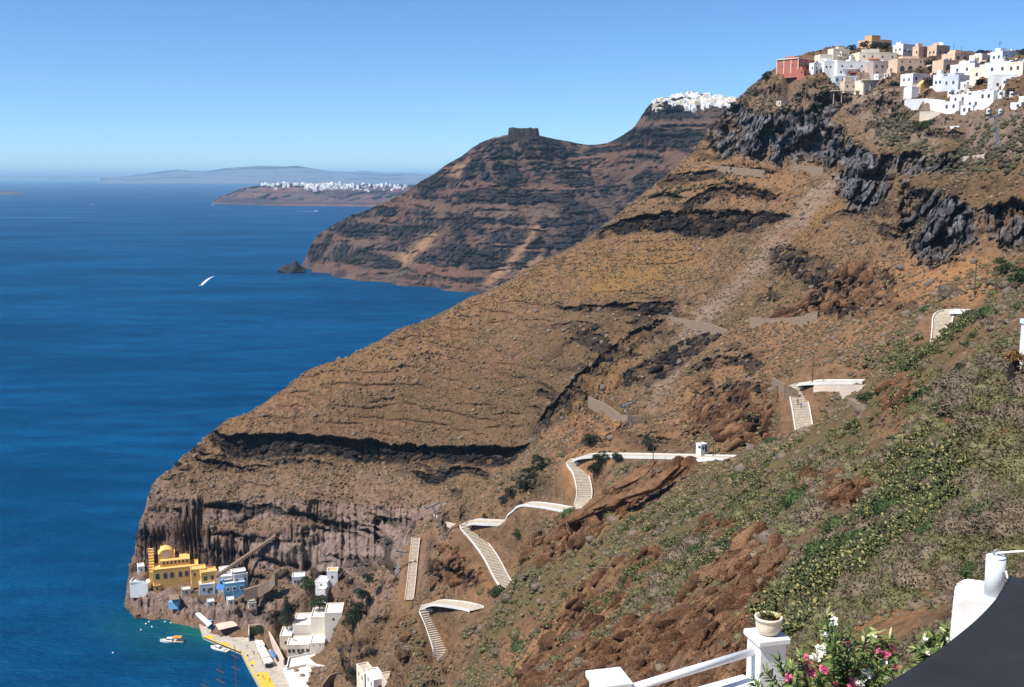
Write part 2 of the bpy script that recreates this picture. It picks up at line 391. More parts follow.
# ------------------------------------------------------------------ rock bands, some shadows coloured as lava, and soils, named by where they are seen
# (list of (px, top, bottom)), outward metres at the lip, kind
BANDS = [
 ([(210,431,440),(225,436,452),(250,436,460),(290,436,459),(330,438,456),(350,439,462),(380,443,464),(430,449,465),(480,450,468),(510,448,465),(526,446,452)], 9.0, 'lava', 1.3),
 ([(196,458,462),(215,463,470),(240,466,472),(255,466,474),(268,468,471)], 3.0, 'lava', .8),
 ([(268,463,466),(300,461,465),(322,463,465)], 1.6, 'lava', .6),
 ([(412,473,478),(430,477,485),(450,472,482),(470,470,477),(488,474,480)], 3.0, 'lava', .8),
 ([(196,504,520),(230,505,524),(280,503,521),(320,504,523),(345,507,528),(380,508,526),(430,508,521),(448,504,507)], 3.2, 'column', .75),
 ([(198,537,560),(215,538,566),(270,537,570),(305,532,570),(330,528,572),(360,525,572),(392,520,560),(412,520,540)], 4.0, 'column', 1.0),
 ([(128,590,606),(150,590,612),(180,594,616),(200,600,618),(225,605,622),(255,600,628),(275,605,625)], 2.5, 'column', .8),
 ([(598,231,241),(620,225,237),(640,221,233),(660,216,232),(700,212,236),(735,212,238),(760,216,230),(788,217,222)], 5.0, 'lava', 1.0),
 ([(682,205,214),(700,196,210),(715,188,200),(740,187,196),(760,193,205),(780,195,203)], 3.5, 'lava', .75),
 ([(556,306,309),(580,306,312),(600,306,314),(622,305,312),(634,305,308)], 2.6, 'lava', .8),
 ([(640,306,314),(655,305,318),(668,305,316),(676,307,311)], 3.4, 'lava', .9),
 ([(600,304,307),(700,304,307)], .8, 'lava', .3),
 ([(548,325,330),(580,322,330),(600,326,329)], 1.8, 'lava', .5),
 ([(540,420,428),(570,385,402),(600,358,384),(625,338,362),(645,328,345),(660,322,330)], 4.5, 'lava', .6),
 ([(560,345,352),(585,332,340),(600,325,333)], 2.0, 'lava', .5),
 ([(622,378,392),(650,362,388),(680,345,368),(705,333,352),(725,328,338)], 4.0, 'lava', .8),  # black shadow below the retaining wall, put in as lava colour and a recess
 ([(712,122,150),(724,110,158),(740,106,155),(755,114,160),(775,114,164),(800,112,158),(815,108,158),(830,124,168),(842,130,166)], 7.0, 'cliff', 1.0),
 ([(820,94,112),(828,92,118),(836,96,114)], 5.0, 'cliff', .9),
 ([(840,150,195),(850,142,212),(865,152,214),(878,160,204),(888,168,196)], 6.5, 'cliff', 1.0),
 ([(884,154,164),(905,158,180),(930,160,178),(950,158,172),(966,156,166)], 4.0, 'cliff', .8),
 ([(902,190,236),(912,194,258),(925,196,263),(945,196,262),(962,204,256),(974,212,246)], 6.0, 'cliff', 1.0),
 ([(984,208,232),(1000,212,250),(1012,206,252),(1030,212,250)], 4.5, 'cliff', .8),
 ([(770,250,270),(790,248,282),(812,258,288),(830,268,294),(850,280,300),(868,284,298)], 3.0, 'lava', .75),
 ([(850,300,312),(875,292,310),(900,300,318),(925,310,320)], 2.0, 'lava', .4),
 ([(702,412,421),(722,408,420),(745,405,418),(756,408,414)], 2.6, 'lava', .6),
 ([(745,422,431),(765,417,434),(785,410,432),(796,405,420)], 3.0, 'lava', .7),
 ([(676,440,448),(700,430,440),(730,434,446),(752,440,450)], 1.8, 'lava', .5),
 ([(720,570,578),(735,566,592),(748,560,602),(760,556,596),(775,560,584)], 2.2, 'brown', .8),
 ([(590,655,687),(620,630,700),(650,622,700),(690,600,690),(740,598,660),(765,604,640)], 1.2, 'brown', .5),
 ([(600,480,492),(620,470,500),(640,466,492),(660,465,478),(678,468,474)], 2.5, 'brown', .8),
 ([(556,520,530),(575,510,535),(600,497,525),(625,492,512),(650,482,498),(668,478,486)], 2.5, 'brown', .8),
  ([(428,560,576),(440,568,583),(455,570,588),(472,572,590),(480,576,586)], 3.0, 'lava', 1.0),  # black holes: their inner shade is put into the lava colour too
 ([(400,622,640),(415,615,650),(430,628,655)], 1.6, 'lava', .4),
 ([(505,640,652),(530,615,640),(548,605,625)], 1.5, 'brown', .5),
 ([(520,675,690),(560,640,665),(590,615,632),(604,608,616)], 1.3, 'brown', .5),
 ([(810,488,498),(830,480,502),(850,478,500),(865,484,494)], 1.6, 'brown', .7),
 ([(640,148,156),(660,144,150)], 1.0, 'lava', .3),
 ([(742,90,96),(775,88,95),(800,95,102),(850,97,104)], 2.2, 'lava', .6),
 ([(876,112,121),(905,118,129),(930,132,141),(962,136,143)], 2.8, 'lava', .7),
 ([(848,108,119),(866,104,114),(884,100,108)], 2.4, 'lava', .6),
 ([(688,372,381),(720,362,373),(752,360,369)], 2.8, 'lava', .8),  # from here: slope ledges whose dark shadows are painted with the lava colour
 ([(800,300,312),(840,306,319),(872,312,323)], 2.8, 'lava', .7),
 ([(638,440,447),(668,431,440)], 1.8, 'lava', .6),
 ([(700,395,403),(740,387,397),(766,391,399)], 2.4, 'lava', .7),
 ([(858,268,284),(885,275,289),(908,289,301)], 2.4, 'lava', .6),  # last of the ledges with its shadow coloured in
 ([(905,235,243),(935,262,270),(960,266,274)], 2.0, 'lava', .4),
]
SMOOTH = [
 [(205,436),(230,415),(310,365),(400,325),(480,292),(560,250),(600,236),(690,240),(700,262),(640,300),(560,335),(530,400),(525,446),(400,440),(230,434)],
 [(210,470),(270,478),(400,478),(400,500),(180,500),(150,490)],
 [(640,420),(700,310),(800,200),(835,168),(845,185),(800,235),(740,310),(690,370),(655,415)],
 [(760,345),(880,330),(930,320),(925,350),(870,378),(800,372)],
]
CRAGS = [
 ([(548,628),(590,592),(645,556),(668,560),(625,600),(575,645)], .8),
 ([(828,566),(858,540),(874,550),(846,584)], .8),
 ([(688,545),(716,520),(738,528),(708,558)], .8),
 ([(880,400),(905,385),(925,395),(900,420)], .7),
 ([(930,470),(985,440),(1010,450),(990,480),(945,490)], .6),
 ([(124,614),(132,560),(150,498),(200,505),(190,560),(160,618)], .6),
 ([(150,612),(160,590),(215,596),(270,600),(275,628),(225,628),(190,622)], .7),
 ([(560,700),(590,655),(640,622),(690,602),(745,596),(775,612),(790,700)], 1.0),
 ([(500,700),(540,650),(590,618),(615,625),(600,660),(570,700)], .8),
 ([(520,562),(550,525),(600,495),(650,470),(690,468),(680,485),(610,520),(560,560)], .9),
 ([(700,588),(722,560),(760,550),(790,556),(780,600),(740,602)], 1.0),
 ([(685,430),(700,404),(760,398),(800,405),(790,440),(740,445)], .9),
 ([(560,400),(600,350),(655,318),(668,330),(625,385),(590,420),(545,440)], .9),
 ([(770,330),(760,290),(790,262),(840,255),(880,270),(890,310),(830,320)], .6),
 ([(800,500),(820,478),(870,474),(880,492),(840,508)], .8),
 ([(400,660),(395,620),(420,600),(440,640),(430,670)], .6),
 ([(640,230),(700,185),(780,190),(790,225),(700,240)], .5),
 ([(430,565),(440,545),(480,560),(490,590),(450,595)], .7),
 ([(860,110),(880,92),(935,98),(935,112),(905,128),(880,145),(850,130)], .7),
 ([(735,105),(780,80),(850,86),(860,108),(800,112)], .6),
]
# soils: polygon, kind, softness in pixels, weight
SOILS = [
 ([(556,292),(590,258),(640,240),(690,242),(700,262),(650,292),(610,300)], 'ochre', 14, .85),
 ([(690,160),(740,165),(800,175),(780,215),(700,195),(650,200)], 'orange', 14, .35),
 ([(600,243),(690,240),(730,242),(700,250),(610,250)], 'ochre', 6, .6),
 ([(800,190),(845,190),(840,225),(790,260),(760,260)], 'ochre', 12, .55),
 ([(646,408),(690,322),(738,275),(800,205),(832,171),(843,181),(812,220),(760,277),(720,314),(680,372),(654,412)], 'scree', 6, .8),
 ([(560,470),(545,440),(600,410),(640,420),(600,470),(570,500)], 'orange', 10, .7),
 ([(620,340),(650,330),(600,420),(560,440),(560,410)], 'ochre', 8, .6),
 ([(870,270),(900,255),(1000,262),(1010,300),(900,310)], 'orange', 10, .75),
 ([(640,440),(680,400),(760,330),(860,310),(930,320),(920,370),(800,370),(740,440)], 'orange', 24, .4),
 ([(868,430),(905,420),(920,436),(880,446)], 'orange', 6, .9),
 ([(938,415),(968,408),(965,430),(945,432)], 'orange', 6, .8),
 ([(505,640),(560,590),(640,540),(672,560),(640,600),(560,660),(500,690)], 'orange', 12, .8),
 ([(430,525),(500,590),(470,600),(445,560)], 'orange', 10, .6),
 ([(400,540),(420,540),(410,610),(395,600)], 'ochre', 5, .8),
 ([(445,655),(430,610),(448,630)], 'ochre', 4, .6),
 ([(760,680),(860,625),(960,560),(1010,540),(1000,560),(900,650),(800,700)], 'orange', 12, .5),
 ([(735,575),(790,560),(790,620),(740,640)], 'orange', 10, .35),
 ([(560,510),(680,465),(690,480),(600,540),(540,570),(520,560)], 'orange', 12, .55),
 ([(120,560),(145,490),(200,500),(170,560),(140,620)], 'pink', 14, .8),
 ([(120,500),(430,500),(430,580),(380,620),(120,640)], 'pink', 12, .45),
 ([(600,275),(560,310),(480,350),(300,420),(330,436),(540,445),(640,330),(640,280)], 'olive', 30, .55),
 ([(212,436),(310,366),(480,293),(600,232),(620,240),(540,290),(460,335),(340,385),(240,430)], 'ochre', 12, .45),
 ([(120,480),(400,470),(440,505),(140,510)], 'scree', 16, .30),
 ([(860,60),(960,120),(930,160),(890,140),(850,100)], 'pale', 12, .5),
 ([(740,90),(860,80),(900,120),(860,125),(740,112)], 'scree', 10, .35),
 ([(960,110),(1030,110),(1030,160),(970,160)], 'scree', 8, .7),
 ([(840,90),(900,100),(880,150),(850,120)], 'scree', 10, .5),
 ([(880,120),(1030,100),(1030,220),(900,200)], 'olive', 16, .4),
 ([(480,650),(520,570),(680,500),(800,440),(900,350),(960,330),(930,420),(820,480),(760,560),(600,600),(520,640)], 'green', 14, .5),
 ([(880,450),(940,430),(960,520),(800,640),(760,620),(860,540)], 'green', 14, .45),
 ([(900,560),(1030,420),(1030,560),(930,620),(820,660)], 'olive', 16, .4),
]
def see_land():
    global S0, VIS, PXg, PYg
    S0 = (zb - CZ) / YY
    run = np.maximum.accumulate(S0, 0)
    VIS = S0 >= np.concatenate([S0[:1], run[:-1]], 0) - 0.0012
    PXg, PYg = pix(XX, YY, zb)
def cut_plots():
    """level the ground inside each house plot: (x, y, z, w, d, angle)"""
    for x, y, z, w, d, th, fill in PLOTS:
        R_ = math.hypot(w, d) + 9
        r0, r1 = np.searchsorted(ROW, [y - R_, y + R_]); c0, c1 = np.searchsorted(ucol, [(x - R_) / y - .03, (x + R_) / y + .03])
        dx = XX[r0:r1, c0:c1] - x; dy = YY[r0:r1, c0:c1] - y; ca, sa = math.cos(th), math.sin(th)
        lx = dx * ca + dy * sa; ly = -dx * sa + dy * ca
        e = np.maximum(np.maximum(-lx, lx - w), np.maximum(-ly - 1.0, ly - d))
        wgt = 1 - sstep(.3, 4.5, e); g = zb[r0:r1, c0:c1]
        zb[r0:r1, c0:c1] = np.where((g > z) | fill, g * (1 - wgt) + z * wgt, g)
PLOTS = []
ZB0 = zb.copy()

# keep only what can matter: above the sea bed or near it
def polydist(px, py, poly):
    """signed distance in pixels, positive inside"""
    d = np.full(px.shape, 1e9, np.float32); inside = np.zeros(px.shape, bool); n = len(poly)
    for i in range(n):
        ax, ay = poly[i]; bx, by = poly[(i + 1) % n]
        ex, ey = bx - ax, by - ay; t = np.clip(((px - ax) * ex + (py - ay) * ey) / (ex * ex + ey * ey), 0, 1)
        d = np.minimum(d, np.hypot(px - ax - t * ex, py - ay - t * ey))
        c = ((ay > py) != (by > py)) & (px < ex * (py - ay) / (ey if ey else 1e-9) + ax)
        inside ^= c
    return np.where(inside, d, -d)

def detail_land():
    sel = np.nonzero(((zb > -6)).ravel())[0]
    X = XX.ravel()[sel].astype(np.float32); Y = YY.ravel()[sel].astype(np.float32); Zz = zb.ravel()[sel].astype(np.float32)
    px = PXg.ravel()[sel].astype(np.float32); py = PYg.ravel()[sel].astype(np.float32); vis = VIS.ravel()[sel]
    dist = np.sqrt(X * X + Y * Y)
    # soft terrain noise (vertical)
    far = sstep(90, 420, dist)
    n1 = fbm(X / 26, Y / 26, None, 3, 1) - .5
    n2 = fbm(X / 5, Y / 5, Zz / 5, 3, 5, ridged=True) - .5
    n3 = fbm(X / 1.3, Y / 1.3, Zz / 1.3, 2, 9) - .5
    pathw = np.ones_like(X)
    for k, (pl, w) in PL.items():
        a = np.array([tuple(p) for p in pl[::2]]); box = (X > a[:, 0].min() - 12) & (X < a[:, 0].max() + 12) & (Y > a[:, 1].min() - 12) & (Y < a[:, 1].max() + 12)
        i = np.nonzero(box)[0]
        if len(i) == 0: continue
        d = np.full(len(i), 1e9, np.float32)
        for p in a: d = np.minimum(d, (X[i] - p[0]) ** 2 + (Y[i] - p[1]) ** 2)
        pathw[i] = np.minimum(pathw[i], sstep(w / 2 + 1.4, w / 2 + 8, np.sqrt(d)))
    for fx, fy, fr, ff in FLATS:
        d = np.hypot(X - fx, Y - fy); m = d < fr + ff
        pathw[m] = np.minimum(pathw[m], sstep(fr, fr + ff, d[m]))
    portw = (1 - sstep(4, 9, Zz)) * sstep(215, 240, px) 
    calm = pathw * (1 - .8 * portw)
    n4 = fbm(X / 12, Y / 12, Zz / 12, 3, 15, ridged=True) - .55
    rel = sstep(8, 60, dist)
    smooth = np.zeros_like(X)
    for poly in SMOOTH:
        xs = [p[0] for p in poly]; ys = [p[1] for p in poly]
        i = np.nonzero(vis & (px > min(xs) - 20) & (px < max(xs) + 20) & (py > min(ys) - 20) & (py < max(ys) + 20))[0]
        if len(i): smooth[i] = np.maximum(smooth[i], sstep(-12, 12, polydist(px[i], py[i], poly)))
    rill = fbm(X / 9 + n1 * 1.5, Y / 75, None, 3, 77, ridged=True) - .6
    rillw = smooth * calm * sstep(300, 400, dist)
    calm = calm * (1 - .78 * smooth)
    dz = rillw * rill * 2.6 + calm * rel * .8 * (n1 * (1.6 + 2.6 * far) + n4 * (2.4 + 1.0 * far) + n2 * (1.1 + 2.2 * far) + n3 * (.45 + .5 * far))
    # diagonal gullies and rills run down the slope
    out = np.zeros_like(X); lava = np.zeros_like(X); col = np.zeros_like(X); brown = np.zeros_like(X); cliff = np.zeros_like(X)
    wob = (fbm(px / 17, py / 17, None, 3, 31) - .5) * 9 + (fbm(px / 5, py / 5, None, 2, 37) - .5) * 4
    rock3 = fbm(X / 7, Y / 7, Zz / 7, 4, 41, ridged=True, gain=.6)
    rock1 = fbm(X / 2.6, Y / 2.6, Zz / 3.2, 3, 47, ridged=True)
    cols = fbm(px / 6.5, py / 60, None, 3, 53, ridged=True) 
    brk = fbm(px / 26, py / 12, None, 3, 59)
    vf = vis.astype(np.float32)
    for pts, A, kind, wgt in BANDS:
        a = np.array(pts, float)
        m = vis & (px > a[0, 0] - 12) & (px < a[-1, 0] + 12) & (py > a[:, 1].min() - 14) & (py < a[:, 2].max() + 22)
        i = np.nonzero(m)[0]
        if len(i) == 0: continue
        x = px[i]; y = py[i] + wob[i] * (.5 if kind in ('lava', 'column') else .7)
        t0 = np.interp(x, a[:, 0], a[:, 1]); b0 = np.interp(x, a[:, 0], a[:, 2])
        ends = sstep(a[0, 0] - 8, a[0, 0] + 6, x) * (1 - sstep(a[-1, 0] - 6, a[-1, 0] + 8, x))
        h = np.maximum(b0 - t0, 2.0); t = (y - t0) / h
        inb = sstep(-.10, .06, t) * (1 - sstep(.86, 1.18, t)) * ends
        if kind in ('lava', 'column', 'brown'): inb = inb * np.clip(wgt * 1.3 + (brk[i] - .5) * 2.2, 0, 1) ** .7
        lip = np.exp(-((t + .12) / .16) ** 2) * ends
        calmi = pathw[i]
        if kind == 'lava':
            o = lip * A * .45 - inb * A * .85 + inb * (rock1[i] - .6) * 2.4 + inb * (rock3[i] - .6) * 3
            c1_, e1_ = cells((X[i] + rock1[i] * 3) / 5.5, Y[i] / 5.5, Zz[i] / 3.2, 57); o = o + inb * ((c1_ - .5) * 3.2 - (1 - sstep(0, .15, e1_)) * 1.6)
            inb = inb * np.clip(.7 + (c1_ - .4) * 1.1, .15, 1)
            lava[i] = np.maximum(lava[i], np.clip(inb * wgt * calmi * 1.25, 0, 1))
        elif kind == 'column':
            o = lip * A * .2 - inb * A * .35 + inb * (cols[i] - .55) * A * 1.5 + inb * (rock1[i] - .6) * 1.2
            col[i] = np.maximum(col[i], inb * wgt)
        elif kind == 'cliff':
            c1_, e1_ = cells((X[i] + rock3[i] * 4) / 8, Y[i] / 8, (Zz[i] + rock3[i] * 3) / 9, 17); c2_, e2_ = cells((X[i] + rock1[i] * 2) / 3.2, Y[i] / 3.2, Zz[i] / 3.4, 18)
            o = inb * ((c1_ - .6) * A * 2.0 + (c2_ - .5) * 3.4 - (1 - sstep(0, .16, e1_)) * 2.5 + (rock3[i] - .6) * A * .9 + (rock1[i] - .6) * 1.4) + lip * A * .3 - inb * 1.5
            o = o - inb * sstep(.66, .84, cols[i]) * 2.2
            inb = inb * np.clip(.80 + (c1_ - .4) * .9 + (brk[i] - .45) * 2.4, .0, 1)
            cliff[i] = np.maximum(cliff[i], inb * wgt)
        else:
            o = lip * A * .4 - inb * A * (.6 - .5 * np.clip(t, 0, 1)) + inb * (rock3[i] - .55) * A * 1.6 + inb * (rock1[i] - .55) * 1.4
            brown[i] = np.maximum(brown[i], inb * wgt)
        out[i] += o * calmi
    crag = np.zeros_like(X)
    for poly, wgt in CRAGS:
        xs = [p[0] for p in poly]; ys = [p[1] for p in poly]
        i = np.nonzero(vis & (px > min(xs) - 20) & (px < max(xs) + 20) & (py > min(ys) - 20) & (py < max(ys) + 20))[0]
        if len(i): crag[i] = np.maximum(crag[i], sstep(-9, 9, polydist(px[i] + wob[i] * 1.5, py[i] + wob[i] * 1.5, poly)) * wgt)
    crag *= calm
    big_ = fbm(X / 8, Y / 8, Zz / 8, 4, 141, ridged=True, gain=.55); sm_ = fbm(X / 2.2, Y / 2.2, Zz / 2.2, 3, 147, ridged=True)
    sc_ = np.clip(dist / 200, .35, 1.3)
    ci = np.nonzero(crag > .03)[0]; cl1 = np.full(len(X), .5, np.float32); ce1 = np.ones_like(cl1); cl2 = cl1.copy()
    tx, ty, tz = X + (big_ - .5) * 3, Y + (sm_ - .5) * 2, Zz
    cl1[ci], ce1[ci] = cells(tx[ci] / 4.6, ty[ci] / 4.6, tz[ci] / 3.2, 7); cl2[ci], _e = cells(tx[ci] / 1.5, ty[ci] / 1.5, tz[ci] / 1.1, 8)
    dz += crag * sc_ * ((big_ - .70) * 4.0 + (cl1 - .75) * 1.6 + (cl2 - .6) * .6 + (sm_ - .6) * .8)
    brown = np.maximum(brown, crag * (dist < 440) * np.clip((big_ - .35) * 2.6, 0, 1))
    # thin ledges along the strata
    warp = (fbm(X / 60, Y / 60, None, 3, 91) - .5) * 14
    led = (1 - .85 * smooth) * sstep(.54, .63, fbm(X / 42, Y / 42, (Zz + warp) / 3.6, 4, 95)) * sstep(.42, .6, fbm(X / 55, Y / 55, Zz / 30, 3, 97)) * vf * calm * sstep(250, 380, dist)
    terr = smooth * sstep(.52, .62, fbm(X / 30, Y / 30, (Zz + warp * .8) / 2.6, 4, 195)) * sstep(200, 300, dist) * pathw
    out -= terr * (.9 + .8 * rock1); brown = np.maximum(brown, terr * .35 + smooth * .5 * sstep(.5, .66, fbm(X / 40, Y / 40, Zz / 14, 4, 199)))
    out -= led * (2.4 + 2 * rock1); lava = np.maximum(lava, led * .75)
    # scattered outcrops everywhere on the open slope
    oc = (1 - smooth) * sstep(.60, .72, fbm(px / 22 + py / 40, py / 9, None, 4, 71)) * vf * calm
    lava = np.maximum(lava, oc * .55 * sstep(300, 420, dist)); brown = np.maximum(brown, oc * .6 * (1 - sstep(250, 400, dist)))
    out += oc * ((rock1 - .5) * 3.0 + (rock3 - .5) * 2.0)
    out *= np.clip(dist / 140, .15, 1)
    out = np.clip(out, -9, 7)
    k = 1 - out / np.maximum(np.sqrt(dist ** 2 + (Zz - CZ) ** 2), 1)
    Zn = Zz + dz
    nx = X * k; ny = Y * k; nz = CZ + (Zn - CZ) * k
    so = {}
    for poly, kind, soft, wgt in SOILS:
        xs = [p[0] for p in poly]; ys = [p[1] for p in poly]
        i = np.nonzero(vis & (px > min(xs) - soft * 2) & (px < max(xs) + soft * 2) & (py > min(ys) - soft * 2) & (py < max(ys) + soft * 2))[0]
        if len(i) == 0: continue
        d = polydist(px[i] + wob[i] * 1.2, py[i] + wob[i] * 1.2, poly)
        so.setdefault(kind, np.zeros_like(X)); so[kind][i] = np.maximum(so[kind][i], sstep(-soft, soft, d) * wgt)
    g = lambda k_: so.get(k_, np.zeros_like(X))
    m1 = np.stack([lava, cliff, col, brown], 1); m2 = np.stack([g('ochre'), g('orange'), g('scree'), g('pink')], 1)
    m3 = np.stack([g('olive'), g('green'), g('pale'), 1 - pathw], 1)
    idx = np.full(NR * NC, -1, np.int64); idx[sel] = np.arange(len(sel))
    gi = idx.reshape(NR, NC)
    quad = np.stack([gi[:-1, :-1], gi[:-1, 1:], gi[1:, 1:], gi[1:, :-1]], -1).reshape(-1, 4)
    quad = quad[(quad >= 0).all(1)]
    return np.stack([nx, ny, nz], 1), quad, (m1, m2, m3), sel, crag

def land_material():
    m, nt, b = mat('hillside_soil_and_rock')
    p = pos(nt)
    def att(n):
        a = nt.nodes.new('ShaderNodeAttribute'); a.attribute_name = n
        s = nt.nodes.new('ShaderNodeSeparateColor'); nt.links.new(a.outputs['Color'], s.inputs[0])
        return s.outputs[0], s.outputs[1], s.outputs[2], a.outputs['Alpha']
    lava, cliff, col, brown = att('rock'); ochre, orange, scree, pink = att('soil'); olive, green, pale, pathn = att('cover')
    big = noise_node(nt, .035, 5, .6, p).outputs[0]
    mid = noise_node(nt, .33, 5, .65, p).outputs[0]
    fine = noise_node(nt, 1.9, 4, .7, p).outputs[0]
    grit = noise_node(nt, 7.0, 3, .7, p).outputs[0]
    base = ramp(nt, mid, [(.28, (.080, .049, .028)), (.48, (.138, .084, .047)), (.72, (.225, .142, .082))])
    base = mixc(nt, ramp(nt, big, [(.4, 0.0), (.68, .45)]), base, (.22, .125, .070))
    def blend(c, w, colr, amt=1.0, nz=mid, k=.9):
        f = mth(nt, 'MULTIPLY_ADD', mth(nt, 'SUBTRACT', nz, .5), k, 0.0)
        f = mth(nt, 'MULTIPLY', mth(nt, 'ADD', w, mth(nt, 'MULTIPLY', f, mth(nt, 'MULTIPLY', w, 2.0))), amt, clamp=True)
        return mixc(nt, f, c, colr)
    c = base
    c = blend(c, olive, ramp(nt, fine, [(.3, (.050, .033, .017)), (.7, (.122, .077, .040))]))
    c = blend(c, ochre, ramp(nt, fine, [(.3, (.13, .070, .024)), (.7, (.29, .160, .056))]))
    c = blend(c, orange, ramp(nt, fine, [(.3, (.20, .098, .042)), (.7, (.40, .205, .092))]))
    c = blend(c, scree, ramp(nt, fine, [(.3, (.15, .108, .082)), (.7, (.30, .22, .17))]))
    c = blend(c, pink, ramp(nt, fine, [(.3, (.13, .078, .060)), (.7, (.29, .19, .15))]))
    c = blend(c, pale, ramp(nt, fine, [(.3, (.17, .125, .095)), (.7, (.34, .26, .21))]))
    c = blend(c, green, ramp(nt, fine, [(.3, (.045, .050, .018)), (.7, (.13, .115, .045))]))
    # dry cushion plants and stones as specks
    vor = noise_node(nt, .62, vec=p, kind='ShaderNodeTexVoronoi')
    sh = ramp(nt, vor.outputs['Distance'], [(.30, 1.0), (.52, 0.0)])
    sepv = nt.nodes.new('ShaderNodeSeparateColor'); nt.links.new(vor.outputs['Color'], sepv.inputs[0])
    sh = mth(nt, 'MULTIPLY', sh, mth(nt, 'GREATER_THAN', sepv.outputs[0], .62))
    notrock = mth(nt, 'SUBTRACT', 1.0, mth(nt, 'MAXIMUM', mth(nt, 'MAXIMUM', lava, cliff), mth(nt, 'MAXIMUM', col, pathn)), clamp=True)
    c = mixc(nt, mth(nt, 'MULTIPLY', mth(nt, 'MULTIPLY', sh, .7), notrock), c, mixc(nt, sepv.outputs[1], (.065, .048, .022), (.125, .092, .05)))
    vs = noise_node(nt, .9, vec=p, kind='ShaderNodeTexVoronoi')
    st = ramp(nt, vs.outputs['Distance'], [(.16, 1.0), (.26, 0.0)])
    seps = nt.nodes.new('ShaderNodeSeparateColor'); nt.links.new(vs.outputs['Color'], seps.inputs[0])
    st = mth(nt, 'MULTIPLY', st, mth(nt, 'GREATER_THAN', seps.outputs[0], .80))
    c = mixc(nt, mth(nt, 'MULTIPLY', st, .75), c, mixc(nt, seps.outputs[1], (.19, .14, .11), (.36, .29, .23)))
    # rocks
    c = blend(c, brown, ramp(nt, mid, [(.28, (.060, .034, .023)), (.5, (.15, .082, .050)), (.75, (.28, .165, .098))]))
    c = blend(c, col, ramp(nt, mid, [(.3, (.10, .068, .056)), (.5, (.19, .135, .112)), (.74, (.34, .255, .21))]), nz=mid, k=.5)
    c = blend(c, cliff, ramp(nt, mid, [(.3, (.026, .026, .031)), (.47, (.070, .068, .076)), (.58, (.15, .145, .150)), (.72, (.30, .285, .28))]), nz=mid, k=.5)
    c = blend(c, lava, ramp(nt, mid, [(.3, (.008, .007, .007)), (.55, (.017, .014, .014)), (.8, (.050, .038, .032))]), nz=mid, k=.6)
    c = mixc(nt, .55, c, ramp(nt, grit, [(.3, .35), (.7, .68)]), 'OVERLAY')
    nt.links.new(c, b.inputs['Base Color'])
    b.inputs['Roughness'].default_value = .95; b.inputs['Specular IOR Level'].default_value = .12
    hsum = mth(nt, 'ADD', mth(nt, 'MULTIPLY', fine, .8), mth(nt, 'ADD', mth(nt, 'MULTIPLY', grit, .28), mth(nt, 'MULTIPLY', sh, .5)))
    bump(nt, b, hsum, .9, .8)
    return m
def set_att(me, name, arr):
    a = me.attributes.new(name, 'FLOAT_COLOR', 'POINT')
    a.data.foreach_set('color', np.ascontiguousarray(arr, np.float32).ravel())
FLATS = []
# ------------------------------------------------------------------ sun, sky, air
SUN_EL = math.radians(54); SUN_DIR = Vector((-.90, -.44, 0)).normalized() * math.cos(SUN_EL) + Vector((0, 0, math.sin(SUN_EL)))
world = bpy.data.worlds.new('World'); scene.world = world; world.use_nodes = True
wnt = world.node_tree; bg = wnt.nodes['Background']
sky = wnt.nodes.new('ShaderNodeTexSky'); sky.sky_type = 'NISHITA'; sky.sun_disc = False
sky.sun_elevation = SUN_EL
sky.sun_rotation = math.atan2(SUN_DIR.x, SUN_DIR.y)
sky.altitude = 3000; sky.air_density = 1.0; sky.dust_density = .0; sky.ozone_density = 1.6
wnt.links.new(mixc(wnt, 1.0, sky.outputs[0], (.54, .755, .99), 'MULTIPLY'), bg.inputs[0]); bg.inputs[1].default_value = .093
sl = bpy.data.lights.new('sun', 'SUN'); sl.energy = 4.8; sl.angle = math.radians(.55); sl.color = (1, .955, .88)
so_ = bpy.data.objects.new('sun', sl); C.objects.link(so_); so_.location = (-300, -200, 900)
so_.rotation_euler = (-SUN_DIR).to_track_quat('-Z', 'Y').to_euler()
vsn = scene.view_settings; vsn.view_transform = 'Standard'; vsn.look = 'None'; vsn.exposure = 0.70; vsn.gamma = 1
vsn.use_curve_mapping = False
cy = scene.cycles
cy.use_denoising = True; cy.max_bounces = 6; cy.diffuse_bounces = 3; cy.glossy_bounces = 3; cy.transmission_bounces = 4
cy.volume_bounces = 0; cy.transparent_max_bounces = 8; cy.use_adaptive_sampling = True; cy.adaptive_threshold = .01
try: cy.sample_clamp_indirect = 6
except Exception: pass

HAZE_DENSITY = 3.5e-5
def make_haze():
    mb = MB(); R = 150000.0
    mb.box(-R, R, -4000, R, -60, 420)
    m = bpy.data.materials.new('sea_haze'); m.use_nodes = True; nt = m.node_tree
    for n in list(nt.nodes):
        if n.type != 'OUTPUT_MATERIAL': nt.nodes.remove(n)
    v = nt.nodes.new('ShaderNodeVolumePrincipled')
    v.inputs['Color'].default_value = (.42, .71, 1.0, 1); v.inputs['Density'].default_value = HAZE_DENSITY
    v.inputs['Anisotropy'].default_value = .0
    nt.links.new(v.outputs[0], [n for n in nt.nodes if n.type == 'OUTPUT_MATERIAL'][0].inputs['Volume'])
    o = mb.build('haze', m); tag(o, 'thin blue sea haze over the whole bay', 'haze', kind='stuff')
    return o

